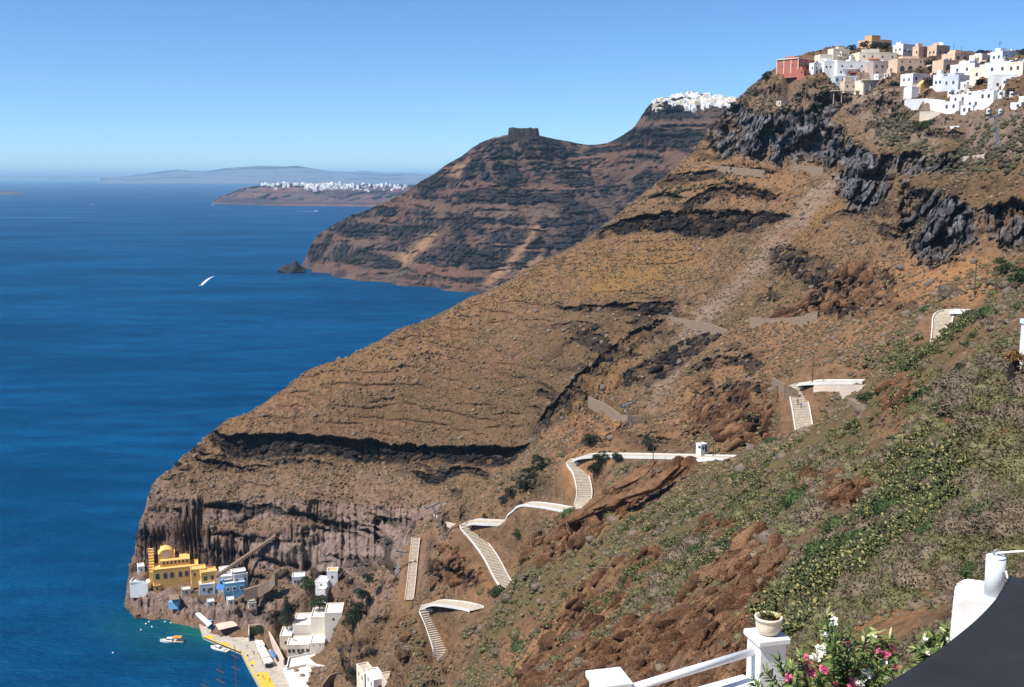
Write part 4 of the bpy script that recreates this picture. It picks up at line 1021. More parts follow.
def mpp(d): return d / F            # metres across one picture point at distance d
def house(pxl, pxr, pyt, pyb, m, label, name='white_house', cat='house', sf=.0, th=None, depth=None, win=(), door=None, roofm=None, parapet=True,
          vault=False, dist=None, frame=None, group=None, arch=False, lift=0, base_drop=2.2, wdx=None):
    """a house whose seen front spans pxl..pxr, pyt..pyb where it stands on the land; win = rows of (count, height fraction)"""
    th = math.radians(th if th is not None else (24 if sf > 0 else 6))
    pxc = pxl + (pxr - pxl) * sf
    p = Vector(at(pxc, pyb, dist)) if dist else (hit(pxc, pyb, ZB0, near=330) or Vector(at(pxc, pyb, 600)))
    d = p.y; s = mpp(math.hypot(p.x, d)); V = (pxr - pxl) * s; h = (pyb - pyt) * s
    w = (1 - sf) * V / math.cos(th); dep = depth or (sf * V / math.sin(th) if sf > .02 else max(6, min(w, 11)))
    root = empty(name, tuple(p + Vector((0, 0, lift))), th)
    tag(root, label, cat, group)
    t = .35 if h > 3 else .2; ph = .55 if parapet else 0
    b = MB().box(0, w, 0, dep, -base_drop, h - ph)
    b.build('wall', m, root)
    if vault:
        mb = MB(); n = 10; R_ = w / 2; pts = [(R_ - R_ * math.cos(PI * k / n), (h * .0) + R_ * .62 * math.sin(PI * k / n)) for k in range(n + 1)]
        vs = [(x, .003, h - ph + z) for x, z in pts] + [(x, dep - .003, h - ph + z) for x, z in pts]; k = n + 1
        mb.add(vs, [(i, i + 1, k + i + 1, k + i) for i in range(n)] + [tuple(range(k - 1, -1, -1)), tuple(range(k, 2 * k))]); mb.build('roof', roofm or m, root)
    else:
        if parapet:
            mb = MB(); z0, z1 = h - ph, h
            mb.box(-.04, w + .04, -.04, t, z0, z1).box(-.04, w + .04, dep - t, dep + .04, z0, z1).box(-.04, t, t, dep - t, z0, z1).box(w - t, w + .04, t, dep - t, z0, z1)
            mb.build('parapet', m, root)
        MB().box(t, w - t, t, dep - t, h - ph + .004, h - ph + .10).build('roof', roofm or M_WHITE, root)
        if w > 8:
            a = MB(); ax = w * random.uniform(.2, .7); ay = dep * .5
            a.box(ax, ax + .9, ay, ay + .8, h - ph + .1, h + random.uniform(.3, 1.0)); a.build('chimney', m, root)
    def opening(x, z, ww, wh, kind='window', arched=False, mm=None):
        f = MB()
        if arched:
            pts = [(x - ww / 2, z - wh / 2)] + [(x + ww / 2, z - wh / 2)] + [(x + ww / 2 * math.cos(a), z + wh / 2 - ww / 2 + ww / 2 * math.sin(a)) for a in np.linspace(0, PI, 9)]
            k = len(pts); f.add([(a, -.05, c) for a, c in pts] + [(a, .12, c) for a, c in pts], [tuple(range(k)), tuple(range(2 * k - 1, k - 1, -1))] + [(i, k + i, k + (i + 1) % k, (i + 1) % k) for i in range(k)])
            return f.build(kind, mm or M_GLASS, root)
        f.box(x - ww / 2, x + ww / 2, -.06, .12, z - wh / 2, z + wh / 2)
        o = f.build(kind, mm or M_GLASS, root)
        if frame is not None and ww * 1.0 > s * 1.2:
            e = MB(); g = min(.14, ww * .12)
            e.box(x - ww / 2 - g, x - ww / 2, -.11, .1, z - wh / 2 - g, z + wh / 2 + g).box(x + ww / 2, x + ww / 2 + g, -.11, .1, z - wh / 2 - g, z + wh / 2 + g)
            e.box(x - ww / 2, x + ww / 2, -.11, .1, z + wh / 2, z + wh / 2 + g).box(x - ww / 2, x + ww / 2, -.13, .1, z - wh / 2 - g, z - wh / 2)
            e.build('frame', frame, o)
        return o
    for cnt, zf, *rest in win:
        wh = rest[0] * h * .85 if rest else min(1.5, h * .28); ww = min(w / cnt * .5, wh * (.75 if not arch else .8))
        for k in range(cnt):
            if door is not None and zf < .35 and abs((k + .5) / cnt - door) < .5 / cnt: continue
            x = w * (k + .5) / cnt + (random.uniform(-.12, .12) * w / cnt if cnt > 1 else 0)
            opening(x, h * zf, ww, wh, arched=arch, mm=None)
    if door is not None: opening(w * door, min(1.1, h * .4) + .02, min(1.1, w * .2), min(2.1, h * .75), 'door', mm=frame or M_WOOD)
    if 330 < d < 900 and p.z > 150 and w > 4:      # what stands on the roofs and fronts of a lived-in town
        q_ = random.random()
        if q_ < .38:
            x0 = w * random.uniform(.05, .5); MB().box(x0, x0 + w * .38, dep * .35, dep * .8, h - ph + .1, h + random.uniform(1.2, 2.3)).build('roof_room', m, root)
        elif q_ < .6:
            x0 = w * random.uniform(.15, .8); MB().tube((x0, dep * .5, h - ph + .1), (x0, dep * .5, h + 1.1), .55, n=10).build('water_tank', random.choice((M_STEEL, M_WHITE, M_BLUEP)), root)
        if random.random() < .45:
            x0 = w * random.uniform(.05, .4); x1 = x0 + w * random.uniform(.35, .55); z0 = h * random.choice((.34, .5)); g = MB().box(x0, x1, -1.1, -.003, z0 - .16, z0); bal = g.build('balcony', m, root)
            g = MB(); n_ = max(3, int((x1 - x0) / .45))
            for k in range(n_ + 1): g.box(x0 + (x1 - x0) * k / n_ - .03, x0 + (x1 - x0) * k / n_ + .03, -1.1, -1.04, z0, z0 + .9)
            g.box(x0, x1, -1.1, -1.04, z0 + .9, z0 + .97).build('railing', random.choice((M_DARK, M_BLUEP, M_WOOD)), bal)
        if random.random() < .35:
            x0 = w * random.uniform(.1, .6); g = MB(); z0 = min(2.6, h * .55); g.add([(x0, -.003, z0), (x0 + w * .3, -.003, z0), (x0 + w * .3, -1.3, z0 - .5), (x0, -1.3, z0 - .5), (x0, -.003, z0 - .1), (x0 + w * .3, -.003, z0 - .1), (x0 + w * .3, -1.3, z0 - .6), (x0, -1.3, z0 - .6)], [(0, 1, 2, 3), (7, 6, 5, 4), (0, 4, 5, 1), (1, 5, 6, 2), (2, 6, 7, 3), (3, 7, 4, 0)])
            g.build('awning', random.choice((M_CANVAS, M_BEIGE, M_BCANVAS, M_REDROOF)), root)
    if sf > .15:   # an opening in the lit side wall too
        for k in range(2 if dep > 5 else 1):
            y = dep * (.3 + .4 * k); o = MB().box(-.06, .1, y - .5, y + .5, h * .45, h * .45 + min(1.4, h * .3)); o.build('window', M_GLASS, root)
    FLATS.append((p.x + math.cos(th) * w / 2 - math.sin(th) * dep / 2, p.y + dep / 2 * math.cos(th), max(w, dep) * .5, 2.0))
    PLOTS.append((p.x, p.y, p.z, w, dep, th, 340 < d < 900 and p.z > 150))
    root['_dims'] = (w, dep, h)
    return root
FLATS_RAW = FLATS
def dims(r):
    d = tuple(r['_dims']); del r['_dims']; return d
def town():
    H = house
    r = H(782, 824, 59.5, 73, M_RED, 'three-storey red hotel with white pilasters at the cliff end of the town', 'red_hotel', 'hotel', sf=.38, th=42, win=((4, .32, .2), (4, .72, .2)), roofm=M_MAUVE, frame=M_WHITE)
    w, d, h = dims(r); m = MB()
    for k in range(5): x = w * k / 4; m.box(x - .22, x + .22, -.16, -.003, 0, h)
    for k in range(4): y = d * k / 3; m.box(-.16, -.003, y - .22, y + .22, 0, h)
    m.box(-.5, w + .5, -.5, d + .3, h + .003, h + .45); m.build('pilaster_trim', M_CREAM, r)
    r = H(799, 815, 70, 76, M_RED, 'low red annexe with a terrace roof in front of the red hotel', 'red_annexe', sf=.3, th=38, win=((3, .5, .35),)); dims(r)
    for a in [
      (811, 824, 63.5, 74.5, M_WHITE, 'white house with stepped gables right beside the red hotel', 'white_house', 'house', .2, 20, ((2, .55, .2),), .3, {}),
      (824, 837, 62, 74, M_WHITE, 'white house with three small windows beside the widest white house', 'white_house', 'house', 0, 6, ((3, .55, .18),), None, {}),
      (837, 873, 62.5, 76.5, M_WHITE, 'widest white house below the yellow ochre wall, with scattered dark windows and a door', 'white_house', 'house', 0, 4, ((4, .68, .16), (5, .3, .18)), .45, {}),
      (830, 850, 49.5, 60, M_CREAM, 'plain cream house near the crest left of the ochre church', 'cream_house', 'house', .15, 20, ((1, .5, .25),), None, {}),
      (820, 833, 55, 62.5, M_CREAM, 'low cream house stepping down the crest towards the red hotel', 'cream_house', 'house', 0, 8, ((1, .5, .3),), None, {}),
      (859, 895, 53, 63, M_CREAM, 'long cream and ochre terrace wall house under the ochre church', 'terrace_house', 'house', 0, 6, ((4, .6, .22),), None, {}),
      (873, 897, 62.5, 78, M_MAUVE, 'mauve grey house with two rows of dark windows beside the peach arcade', 'mauve_house', 'house', 0, 6, ((4, .68, .2), (3, .3, .2)), .6, {}),
      (835, 864, 76.5, 83.5, M_GREYW, 'low white pavilion with a strip of dark windows above the beige house', 'white_pavilion', 'pavilion', 0, 5, ((6, .5, .45),), None, {}),
      (842, 864, 82, 93, M_BEIGE, 'beige house with three dark shuttered windows over the cliff edge', 'beige_house', 'house', .1, 16, ((3, .55, .25),), None, {}),
      (863, 889, 81, 95, M_CREAM, 'cream house with two dark windows and a lemon side wall over the cliff edge', 'cream_house', 'house', 0, 8, ((2, .65, .2), (3, .25, .2)), .8, {}),
      (897, 916, 45, 56, M_WHITE, 'flat-roofed white house on the skyline just right of the ochre church', 'white_house', 'house', .3, 28, ((3, .45, .22),), None, {}),
      (915, 931, 47.5, 59, M_PEACH, 'peach house with one small window on the skyline', 'peach_house', 'house', .2, 25, ((1, .6, .2), (1, .3, .2)), None, {}),
      (931, 951, 46.5, 60, M_PEACH, 'domed peach house with a stepped skyline between the peach houses', 'domed_house', 'house', .25, 28, ((2, .55, .2),), None, {'dome': 1}),
      (947, 971, 54.5, 67, M_PEACH, 'peach house with two dark arches at roof level', 'peach_house', 'house', .3, 30, ((2, .62, .45),), None, {'arch': True}),
      (897, 940, 60, 75, M_PEACH, 'long peach arcade house with orange arches and a red roof strip', 'arcade_house', 'house', 0, 6, ((5, .35, .5), (5, .82, .14)), None, {'arch': True}),
      (938, 971, 61, 73, M_PEACH, 'peach house with three dark arches above the white town houses', 'peach_house', 'house', .15, 20, ((3, .42, .55),), None, {'arch': True}),
      (960, 991, 64.5, 76, M_WHITE, 'white house with pale blue shaded front under the peach arches', 'white_house', 'house', .45, 35, ((2, .5, .3),), None, {}),
      (996, 1020, 52.5, 64, M_BLUEWHITE, 'pale blue house with two wide dark windows on the skyline', 'pale_blue_house', 'house', .25, 28, ((2, .62, .22),), None, {}),
      (975, 997, 55.5, 65, M_CREAM, 'cream house low on the skyline left of the pale blue house', 'cream_house', 'house', .3, 28, ((1, .6, .25), (2, .3, .2)), None, {}),
      (979, 1007, 68, 82, M_CREAM, 'cream house with a dark doorway left of the long white house with many windows', 'cream_house', 'house', .5, 38, ((1, .5, .3),), None, {}),
      (994, 1020, 63, 77, M_WHITE, 'tall white house under the pale blue house', 'white_house', 'house', .6, 42, ((1, .6, .2),), None, {}),
      (1014, 1048, 63, 76, M_CREAM, 'cream block with a small window at the end of the town', 'cream_house', 'house', .25, 30, ((1, .6, .25),), None, {}),
      (949, 986, 76.5, 91, M_GREYW, 'big plain white house with a blank grey front and a bright narrow side', 'white_house', 'house', .24, 28, ((1, .2, .2),), None, {}),
      (906, 938, 74.5, 86.5, M_WHITE, 'white house with blue-edged windows below the peach arcade', 'white_house', 'house', .2, 24, ((3, .6, .25),), .3, {'frame': 1}),
      (937, 951, 76, 91, M_WHITE, 'narrow tall white house between the white chapel and the blank grey front', 'white_house', 'house', .4, 30, ((1, .7, .12), (1, .3, .15)), None, {}),
      (908, 940, 88, 101, M_WHITE, 'low white chapel block with an orange gable built on a pale rock', 'white_chapel', 'chapel', .1, 15, ((1, .3, .2),), None, {'chapel': 1}),
      (992, 1040, 76.5, 92, M_WHITE, 'long white house with an even row of dark windows at the right of the town', 'long_white_house', 'house', 0, -14, ((7, .42, .2),), None, {}),
      (966, 995, 86, 94, M_BEIGE, 'open dark-roofed cafe terrace in front of the blank grey front', 'cafe_terrace', 'cafe', 0, -8, ((5, .45, .6),), None, {}),
      (985, 1012, 92, 103, M_WHITE, 'white cave house with a round-topped door high on the white terraces', 'cave_house', 'house', .3, 30, ((2, .5, .3),), .6, {}),
      (958, 986, 95, 106, M_WHITE, 'white cave house with two windows on the upper white terrace', 'cave_house', 'house', .35, 30, ((2, .55, .25),), None, {}),
      (972, 998, 100, 110, M_WHITE, 'white vaulted cave house in the middle of the white terraces', 'cave_house', 'house', .3, 30, ((2, .5, .3),), .5, {'vault': 1}),
      (949, 976, 102, 113.5, M_WHITE, 'white block with small windows at the low left of the white terraces', 'cave_house', 'house', .35, 30, ((2, .4, .2),), None, {}),
      (966, 988, 106, 116, M_WHITE, 'lowest white terrace wall with a parapet, beside the dark stair wall', 'terrace_wall', 'wall', .3, 30, ((1, .4, .2),), None, {}),
      (919, 967, 113, 126, M_CREAM, 'long pale house with a grey end wall above the green hedge', 'pale_house', 'house', .0, -22, ((2, .6, .2),), None, {}),
      (1016, 1040, 103, 110.5, M_WHITE, 'small white house alone on the dry slope at the end of the town', 'white_house', 'house', .2, 24, ((1, .5, .3),), None, {}),
      (778, 792, 101, 107.5, M_BEIGE, 'small stone hut with a pale lintel on the rocks under the red hotel', 'stone_hut', 'hut', .2, 20, ((1, .4, .5),), None, {}),
      ]:
        pxl, pxr, pyt, pyb, m, lab, nm, cat, sf, th, win, door, ex = a
        r = H(pxl, pxr, pyt, pyb, m, lab, nm, cat, sf=sf, th=th, win=win, door=door, arch=ex.get('arch', False), vault=bool(ex.get('vault')), frame=M_BLUEP if ex.get('frame') else None)
        w, d, h = dims(r)
        if ex.get('dome'):
            MB().lathe([(2.6 * math.cos(a), 2.4 * math.sin(a)) for a in np.linspace(0, 1.45, 8)], 16, (w * .6, d * .5, h - .4)).build('dome', M_WHITE, r, smooth=True)
        if ex.get('chapel'):
            m_ = MB(); x0, x1 = w * .28, w * .62; zt = h + 3.2
            m_.add([(x0, -.5, -2), (x1, -.5, -2), (x1, -.5, h + 1), ((x0 + x1) / 2, -.5, zt), (x0, -.5, h + 1), (x0, 3, -2), (x1, 3, -2), (x1, 3, h + 1), ((x0 + x1) / 2, 3, zt), (x0, 3, h + 1)],
                   [(0, 1, 2, 3, 4), (9, 8, 7, 6, 5), (0, 5, 6, 1), (1, 6, 7, 2), (2, 7, 8, 3), (3, 8, 9, 4), (4, 9, 5, 0)])
            m_.build('gable', M_OCHRE, r)
            MB().box((x0 + x1) / 2 - .8, (x0 + x1) / 2 + .8, -.62, -.45, 0, 2.4).build('door', M_WOOD, r)
    # small houses packed in the gaps
    rs = random.Random(21); cols_ = [M_WHITE, M_WHITE, M_WHITE, M_CREAM, M_BLUEWHITE, M_BEIGE, M_PEACH]
    rows_ = [(838, 862, 57), (905, 950, 66), (950, 1000, 60), (940, 975, 78), (955, 1010, 86), (1000, 1030, 72), (915, 950, 92), (945, 975, 96), (960, 1000, 114), (875, 905, 80), (985, 1022, 58), (1008, 1030, 66), (880, 915, 68), (925, 1000, 71), (940, 1010, 82), (820, 850, 66), (845, 900, 72), (955, 1020, 98), (900, 940, 80), (960, 1030, 66), (950, 990, 90)]
    for x0, x1, yb in rows_:
        x = x0 + rs.uniform(0, 4)
        while x < x1:
            wd = rs.uniform(5, 11); hh = rs.uniform(4.5, 8); m_ = rs.choice(cols_) if yb < 84 else M_WHITE
            nm = {M_WHITE: ('white', 'small white cube house packed among the larger houses of the cliff town'), M_CREAM: ('cream', 'small cream cube house packed among the larger houses of the cliff town'), M_BLUEWHITE: ('pale blue', 'small pale blue cube house packed among the larger houses of the cliff town'), M_BEIGE: ('beige', 'small beige cube house packed among the larger houses of the cliff town'), M_PEACH: ('peach', 'small peach cube house packed among the larger houses of the cliff town')}[m_]
            hh *= .88
            r = H(x, x + wd, yb - hh + rs.uniform(-1.5, 1.5), yb + rs.uniform(-2, 2), m_, nm[1], 'cube_house', 'house', sf=rs.choice((.2, .3, .35)), th=rs.uniform(20, 34), win=((rs.choice((1, 2, 2)), .55, .24),), door=rs.choice((None, .3, .6)), group='small ' + nm[0] + ' cube houses of the cliff town'); dims(r)
            x += wd + rs.uniform(1, 6)
    # the ochre church on the crest
    r = H(864, 893, 40, 49.5, M_OCHRE, 'ochre church block with a corner tower crowning the town', 'ochre_church', 'church', sf=.25, th=24, win=((3, .5, .2),)); w, d, h = dims(r)
    m = MB().box(.2, 6.5, .2, 6, h - .3, h + 2.2); m.build('tower', M_OCHRE, r); MB().box(-.3, w + .3, -.3, d + .3, h * .78, h * .84).build('cornice', M_CREAM, r)
    # open pergola terraces hung over the cliff
    for x0, x1, y, lab in ((832, 869, 92.5, 'long cream balcony terrace on posts under the beige house'), (862, 892, 81.8, 'white canopy roof over the terrace of the cream cliff-edge house')):
        p = hit((x0 + x1) / 2, y, ZB0, near=330) or Vector(at((x0 + x1) / 2, y, 590)); s = mpp((p - Vector((0, 0, CZ))).length); L = (x1 - x0) * s
        t = empty('terrace', (p.x - L / 2, p.y - 3, p.z)); tag(t, lab, 'terrace')
        MB().box(0, L, 0, 4, .6, .95).build('deck', M_CREAM, t)
        m = MB()
        for k in range(9): m.box(L * k / 8 - .06, L * k / 8 + .06, .05, .17, .95, 2.0)
        m.box(0, L, .05, .17, 2.0, 2.1); m.build('railing', M_WHITE, t)
        for k in range(5): MB().box(L * (k + .2) / 5, L * (k + .2) / 5 + .35, .6, .95, -6, .6).build('post', M_BEIGE, t)

# ------------------------------------------------------------------ little white villages far away
def villages(z, rows, cols):
    def box_mesh(w, d, h, dome):
        m = MB().box(-w / 2, w / 2, -d / 2, d / 2, -6, h)
        if dome: m.lathe([(w * .42 * math.cos(a), w * .40 * math.sin(a)) for a in np.linspace(0, 1.4, 5)], 10, (0, 0, h - .2))
        else: m.box(-w * .2, w * .28, -d * .1, d * .4, h - .1, h + 2.3)
        return m
    kinds = [box_mesh(8, 8, 4, 0).mesh('small_white_house', M_WHITE), box_mesh(11, 8, 4.4, 0).mesh('small_white_house', M_WHITE), box_mesh(7, 9, 4, 1).mesh('small_white_house', M_WHITE), box_mesh(10, 9, 6, 0).mesh('small_white_house', M_CREAM)]
    n = 0; tries = 0
    while n < 185 and tries < 2500:
        tries += 1
        px = random.uniform(651, 738); py = random.uniform(92, 111)
        if py < np.interp(px, [651, 668, 680, 692, 706, 712, 738], [102, 98, 95, 92.5, 94, 97, 98]): continue
        p = grid_hit(px, py, z, rows, cols)
        if p is None or p.y > 2300: continue
        if py > np.interp(px, [651, 665, 690, 738], [104, 106, 106.5, 106]) and random.random() < .85: continue
        o = link('small_white_house', kinds[random.choice((0, 0, 1, 1, 2, 3))], None, tuple(p), random.uniform(-.5, .5)); k = random.uniform(.75, 1.25); o.scale = (k, k, random.uniform(.7, 1.0))
        tag(o, 'tiny white house of the hilltop village beyond the dark cliff', 'house', 'white village houses on the hill behind the dark cliff'); n += 1
    m2 = [box_mesh(20, 18, 10, 0).mesh('far_white_house', M_WHITE), box_mesh(26, 18, 9, 0).mesh('far_white_house', M_WHITE), box_mesh(18, 20, 11, 1).mesh('far_white_house', M_WHITE)]
    nx = oia_co.shape[0]
    for k in range(260):
        px = random.triangular(255, 428, 330); i = int(np.clip((px - 212) / (470 - 212) * (nx - 1), 1, nx - 2))
        j = int(oia_ny - 1 - abs(random.gauss(0, 3.6 if px > 300 else 2.2))); j = max(oia_ny - 10, min(oia_ny + 2, j))
        p = oia_co[i, j]; o = link('far_white_house', m2[k % 3], None, tuple(p + np.array([random.uniform(-8, 8), 0, 0])), random.uniform(-.6, .6))
        s = random.uniform(.55, 1.15); o.scale = (s, s, s * random.uniform(.7, 1.2))
        tag(o, 'speck-like white house along the rim of the far headland across the water', 'house', 'white houses on the rim of the far headland')
    for k in range(14):
        px = random.uniform(330, 348); p = Vector(atz(px, random.uniform(203.6, 205.2), 4)); o = link('far_white_house', m2[k % 3], None, tuple(p)); o.scale = (.7, .7, .6)
        tag(o, 'speck-like white house at the waterline below the far headland', 'house', 'white houses at the foot of the far headland')

# ------------------------------------------------------------------ paths, parapets, retaining walls, poles
def ribbon(pl, half, z0, z1, inner, name, m, label, cat, parent=None):
    """a low wall offset from the centre line"""
    n = len(pl); vs = []
    for i, p in enumerate(pl):
        t = (pl[min(i + 1, n - 1)] - pl[max(i - 1, 0)]); t.z = 0; t.normalize(); s = Vector((-t.y, t.x, 0))
        for off, z in ((half, z0), (half, z1), (half + inner, z1), (half + inner, z0)):
            q_ = p + s * off; vs.append((q_.x, q_.y, p.z + z))
    fs = [(0, 1, 2, 3), ((n - 1) * 4 + 3, (n - 1) * 4 + 2, (n - 1) * 4 + 1, (n - 1) * 4)]
    for i in range(n - 1):
        for k in range(4): fs.append((i * 4 + k, i * 4 + (k + 1) % 4, (i + 1) * 4 + (k + 1) % 4, (i + 1) * 4 + k))
    o = MB().add(vs, fs).build(name, m, parent); 
    if label: tag(o, label, cat)
    return o
def make_paths():
    names = {'low': 'lower hairpin', 'mid': 'long zigzag middle flight', 'high': 'upper flight with the sharp bend', 'top': 'topmost flight near the grey cliff', 'old': 'narrow old stair'}
    for k, (pl, w) in PL.items():
        n = len(pl); vs = []; fs = []
        for i, p in enumerate(pl):
            t = pl[min(i + 1, n - 1)] - pl[max(i - 1, 0)]; t.z = 0; t.normalize(); s = Vector((-t.y, t.x, 0)) * (w / 2)
            for zz in ((p.z, pl[i + 1].z) if i < n - 1 else (p.z,)):
                for q_ in (p + s, p - s): vs.append((q_.x, q_.y, zz))
        for j in range(len(vs) // 2 - 1): fs.append((2 * j, 2 * j + 1, 2 * j + 3, 2 * j + 2))
        o = MB().add(vs, fs).build('path', M_PAVE); tag(o, kind='structure')
        nm = names[k]; col = M_LIME if k != 'old' else M_BEIGE
        ribbon(pl, w / 2, -.4, .42, .22, 'parapet_wall', col, 'limewashed parapet along the downhill edge of the ' + nm + ' of the stepped path' if k != 'old' else 'weathered beige wall along one edge of the narrow old stair', 'wall')
        ribbon(pl, -w / 2 - .22, -.4, .32, .22, 'parapet_wall', col, 'limewashed kerb wall along the uphill edge of the ' + nm + ' of the stepped path' if k != 'old' else 'weathered beige kerb along the other edge of the narrow old stair', 'wall')
def wall_line(pts, h, thick, m, label, below=3, name='retaining_wall'):
    """a thick wall through picture points standing on the land"""
    P_ = [hit(px, py, ZB0, near=(nr or 0)) for px, py, *r in pts for nr in [r[0] if r else 0]]
    P_ = [p for p in P_ if p]
    vs = []; n = len(P_)
    for i, p in enumerate(P_):
        t = P_[min(i + 1, n - 1)] - P_[max(i - 1, 0)]; t.z = 0; t.normalize(); s = Vector((-t.y, t.x, 0)) * thick / 2
        hh = h[i] if hasattr(h, '__len__') else h
        for q_, z in ((p - s, -below), (p - s, hh), (p + s, hh), (p + s, -below)): vs.append((q_.x, q_.y, p.z + z))
    fs = [(0, 1, 2, 3), ((n - 1) * 4 + 3, (n - 1) * 4 + 2, (n - 1) * 4 + 1, (n - 1) * 4)]
    for i in range(n - 1):
        for k in range(4): fs.append((i * 4 + k, (i + 1) * 4 + k, (i + 1) * 4 + (k + 1) % 4, i * 4 + (k + 1) % 4))
    return tag(MB().add(vs, fs).build(name, m), label, 'wall')
def make_walls():
    wall_line([(589, 412), (605, 416), (620, 424), (628, 424), (641, 420)], [6.5, 5, 3.5, 3.0, 1.6], .8, M_STONEW, 'stone retaining wall with a sloping top across the gully below the scree')
    wall_line([(668, 322, 400), (690, 328, 400), (712, 334, 400), (728, 336, 400)], [2.6, 3.6, 4.0, 2.4], .8, M_STONEW, 'long dark stone retaining wall crossing the scree chute')
    wall_line([(750, 327, 350), (775, 329, 350), (800, 327, 350), (818, 322, 350)], 4.0, .8, M_STONEW, 'broad ruined terrace wall of pale stone right of the scree chute')
    wall_line([(773, 396, 250), (785, 399, 250), (798, 399, 250)], [5.2, 4.0, 2.2], .6, M_STONEW, 'stone side wall with a sloping top left of the sharp path bend')
    wall_line([(814, 391, 250), (840, 391, 250), (866, 391, 250)], 1.5, .5, M_BEIGE, 'straight pale wall along the level path right of the sharp bend')
    wall_line([(850, 407, 200), (860, 415, 200), (871, 424, 200)], 2.0, 1.2, M_STONEW, 'fallen stone wall slanting down below the level path')
    wall_line([(436, 516, 440), (450, 524, 400), (466, 533, 370)], .7, 2.4, M_BEIGE, 'broken end of an old stone track beside the zigzag path', below=1)
    wall_line([(700, 166, 500), (745, 170, 500), (765, 172, 500)], 1.0, .8, M_STONEW, 'low stone wall of an old track at the foot of the dark cliff, left stretch')
    wall_line([(793, 171, 500), (810, 172, 500), (824, 173, 500)], [3.2, 3.2, 2.6], 1.0, M_STONEW, 'block-like stone wall at the foot of the tallest dark cliff, right stretch')
    wall_line([(964, 160, 300), (985, 158, 300), (1003, 156, 300)], 1.2, 1.0, M_BEIGE, 'pale dry stone terrace edge on the slope right of the town rocks')
    wall_line([(925, 137, 300), (945, 131, 300), (960, 130, 300)], 1.6, .6, M_WHITE, 'white garden wall curving below the green hedge')
    wall_line([(948, 114, 300), (966, 109, 300), (986, 103, 300), (1004, 97, 300)], 2.4, .6, M_WHITE, 'long white terrace wall stepping up under the white cave houses', name='terrace_wall')
    wall_line([(955, 103, 300), (972, 97, 300), (990, 94, 300)], 2.0, .6, M_WHITE, 'upper white terrace wall behind the white cave houses', name='terrace_wall')
    wall_line([(985, 113, 300), (1000, 106, 300), (1020, 98, 300)], 1.6, .6, M_STONEW, 'dark stair wall climbing right of the white terraces', name='terrace_wall')
    wall_line([(905, 104, 300), (925, 103, 300), (945, 105, 300)], 2.0, .6, M_WHITE, 'white wall on the pale rock under the chapel', name='terrace_wall')
    for (y, l) in ((118, 'topmost'), (124, 'middle'), (130, 'lowest')):
        wall_line([(974, y + 3, 300), (992, y, 300), (1012, y + 1, 300)], .9, .9, M_STONEW, l + ' of the brown terrace walls on the dry slope under the white houses')
def pole(px, py, h, label, near=0, arms=0, name='utility_pole', lamp=False):
    p = hit(px, py, ZB0, near=near)
    if p is None: return
    r = empty(name, tuple(p)); tag(r, label, 'pole')
    MB().tube((0, 0, -1), (0, 0, h), .16, .10, 7).build('post', M_POLE, r)
    for k in range(arms): MB().box(-.9, .9, -.06, .06, h - .4 - k * .6, h - .28 - k * .6).build('crossarm', M_POLE, r)
    if lamp:
        MB().path([(0, 0, h), (.5, 0, h + .35), (1.0, 0, h + .3)], .05, 6).build('lamp_arm', M_DARK, r); MB().lathe([(.10, .0), (.24, .06), (.2, .2), (.05, .3)], 10, (1.0, 0, h + .05)).build('lamp_head', M_DARK, r)
def pylon(px, py, h, lean, label, near=0):
    p = hit(px, py, ZB0, near=near); r = empty('cable_pylon', tuple(p)); r.rotation_euler = (0, lean, .3); tag(r, label, 'pylon')
    m = MB()
    for sx in (-1, 1):
        for sy in (-1, 1): m.tube((sx * .6, sy * .6, -2), (sx * .25, sy * .25, h), .11, .08, 6)
    for k in range(6):
        z = h * k / 6; a = .6 - .35 * k / 6; z2 = h * (k + 1) / 6; b = .6 - .35 * (k + 1) / 6
        for s in (-1, 1): m.tube((-a, s * a, z), (b, s * b, z2), .05, n=5); m.tube((s * a, -a, z), (s * b, b, z2), .05, n=5)
    m.build('mast', M_STEEL, r)
    MB().box(-2.6, 2.6, -.22, .22, h - .5, h).build('crosshead', M_STEEL, r)
    for s in (-2.3, 2.3):
        w = MB(); 
        for k in range(-2, 3): w.tube((s - .12, k * .35, h + .22), (s + .12, k * .35, h + .22), .16, n=10)
        w.build('sheave_row', M_DARK, r)
def make_poles():
    pole(653, 463, 8, 'thin dark pole beside the level path left of the white hut', 250)
    pole(713, 458, 9, 'thin dark pole directly right of the white hut', 250)
    pole(812, 386, 9, 'dark lamp post at the sharp path bend', 230, lamp=True)
    pole(974, 300, 9, 'tall thin pole on the orange soil below the grey cliff', 150, arms=1)
    pole(995, 296, 6, 'short thick pole beside the round green trees', 150)
    pole(350, 668, 8, 'pole with a crossarm above the round bush by the port', 300, arms=1)
    pole(379, 606, 7, 'dark leaning pole on the slope above the white port block', 300)
    pole(521, 506, 3.2, 'small dark lamp post on the upper hairpin of the zigzag path', 250, lamp=True)
    pole(467, 528, 3.2, 'small dark lamp post on the left hairpin of the zigzag path', 250, lamp=True)
    pole(575, 464, 3.2, 'small dark lamp post at the top corner of the zigzag path', 250, lamp=True)
    pole(953, 60, 8, 'left one of two thin masts on the town skyline', 330); pole(961, 60, 7, 'right one of two thin masts on the town skyline', 330); pole(999, 58, 8, 'mast with an aerial behind the pale blue house', 330, arms=2)
    pylon(446, 540, 13, -.35, 'leaning steel cable car pylon with a crosshead beside the left hairpin of the path', 330)
    pylon(397, 573, 9, .25, 'small steel cable car pylon at the foot of the pink cliff', 330)
    pylon(633, 428, 9, -.3, 'steel cable car pylon behind the sloping stone wall', 330)
    pylon(999, 150, 11, -.2, 'steel cable car pylon on the dry slope under the white houses', 280)

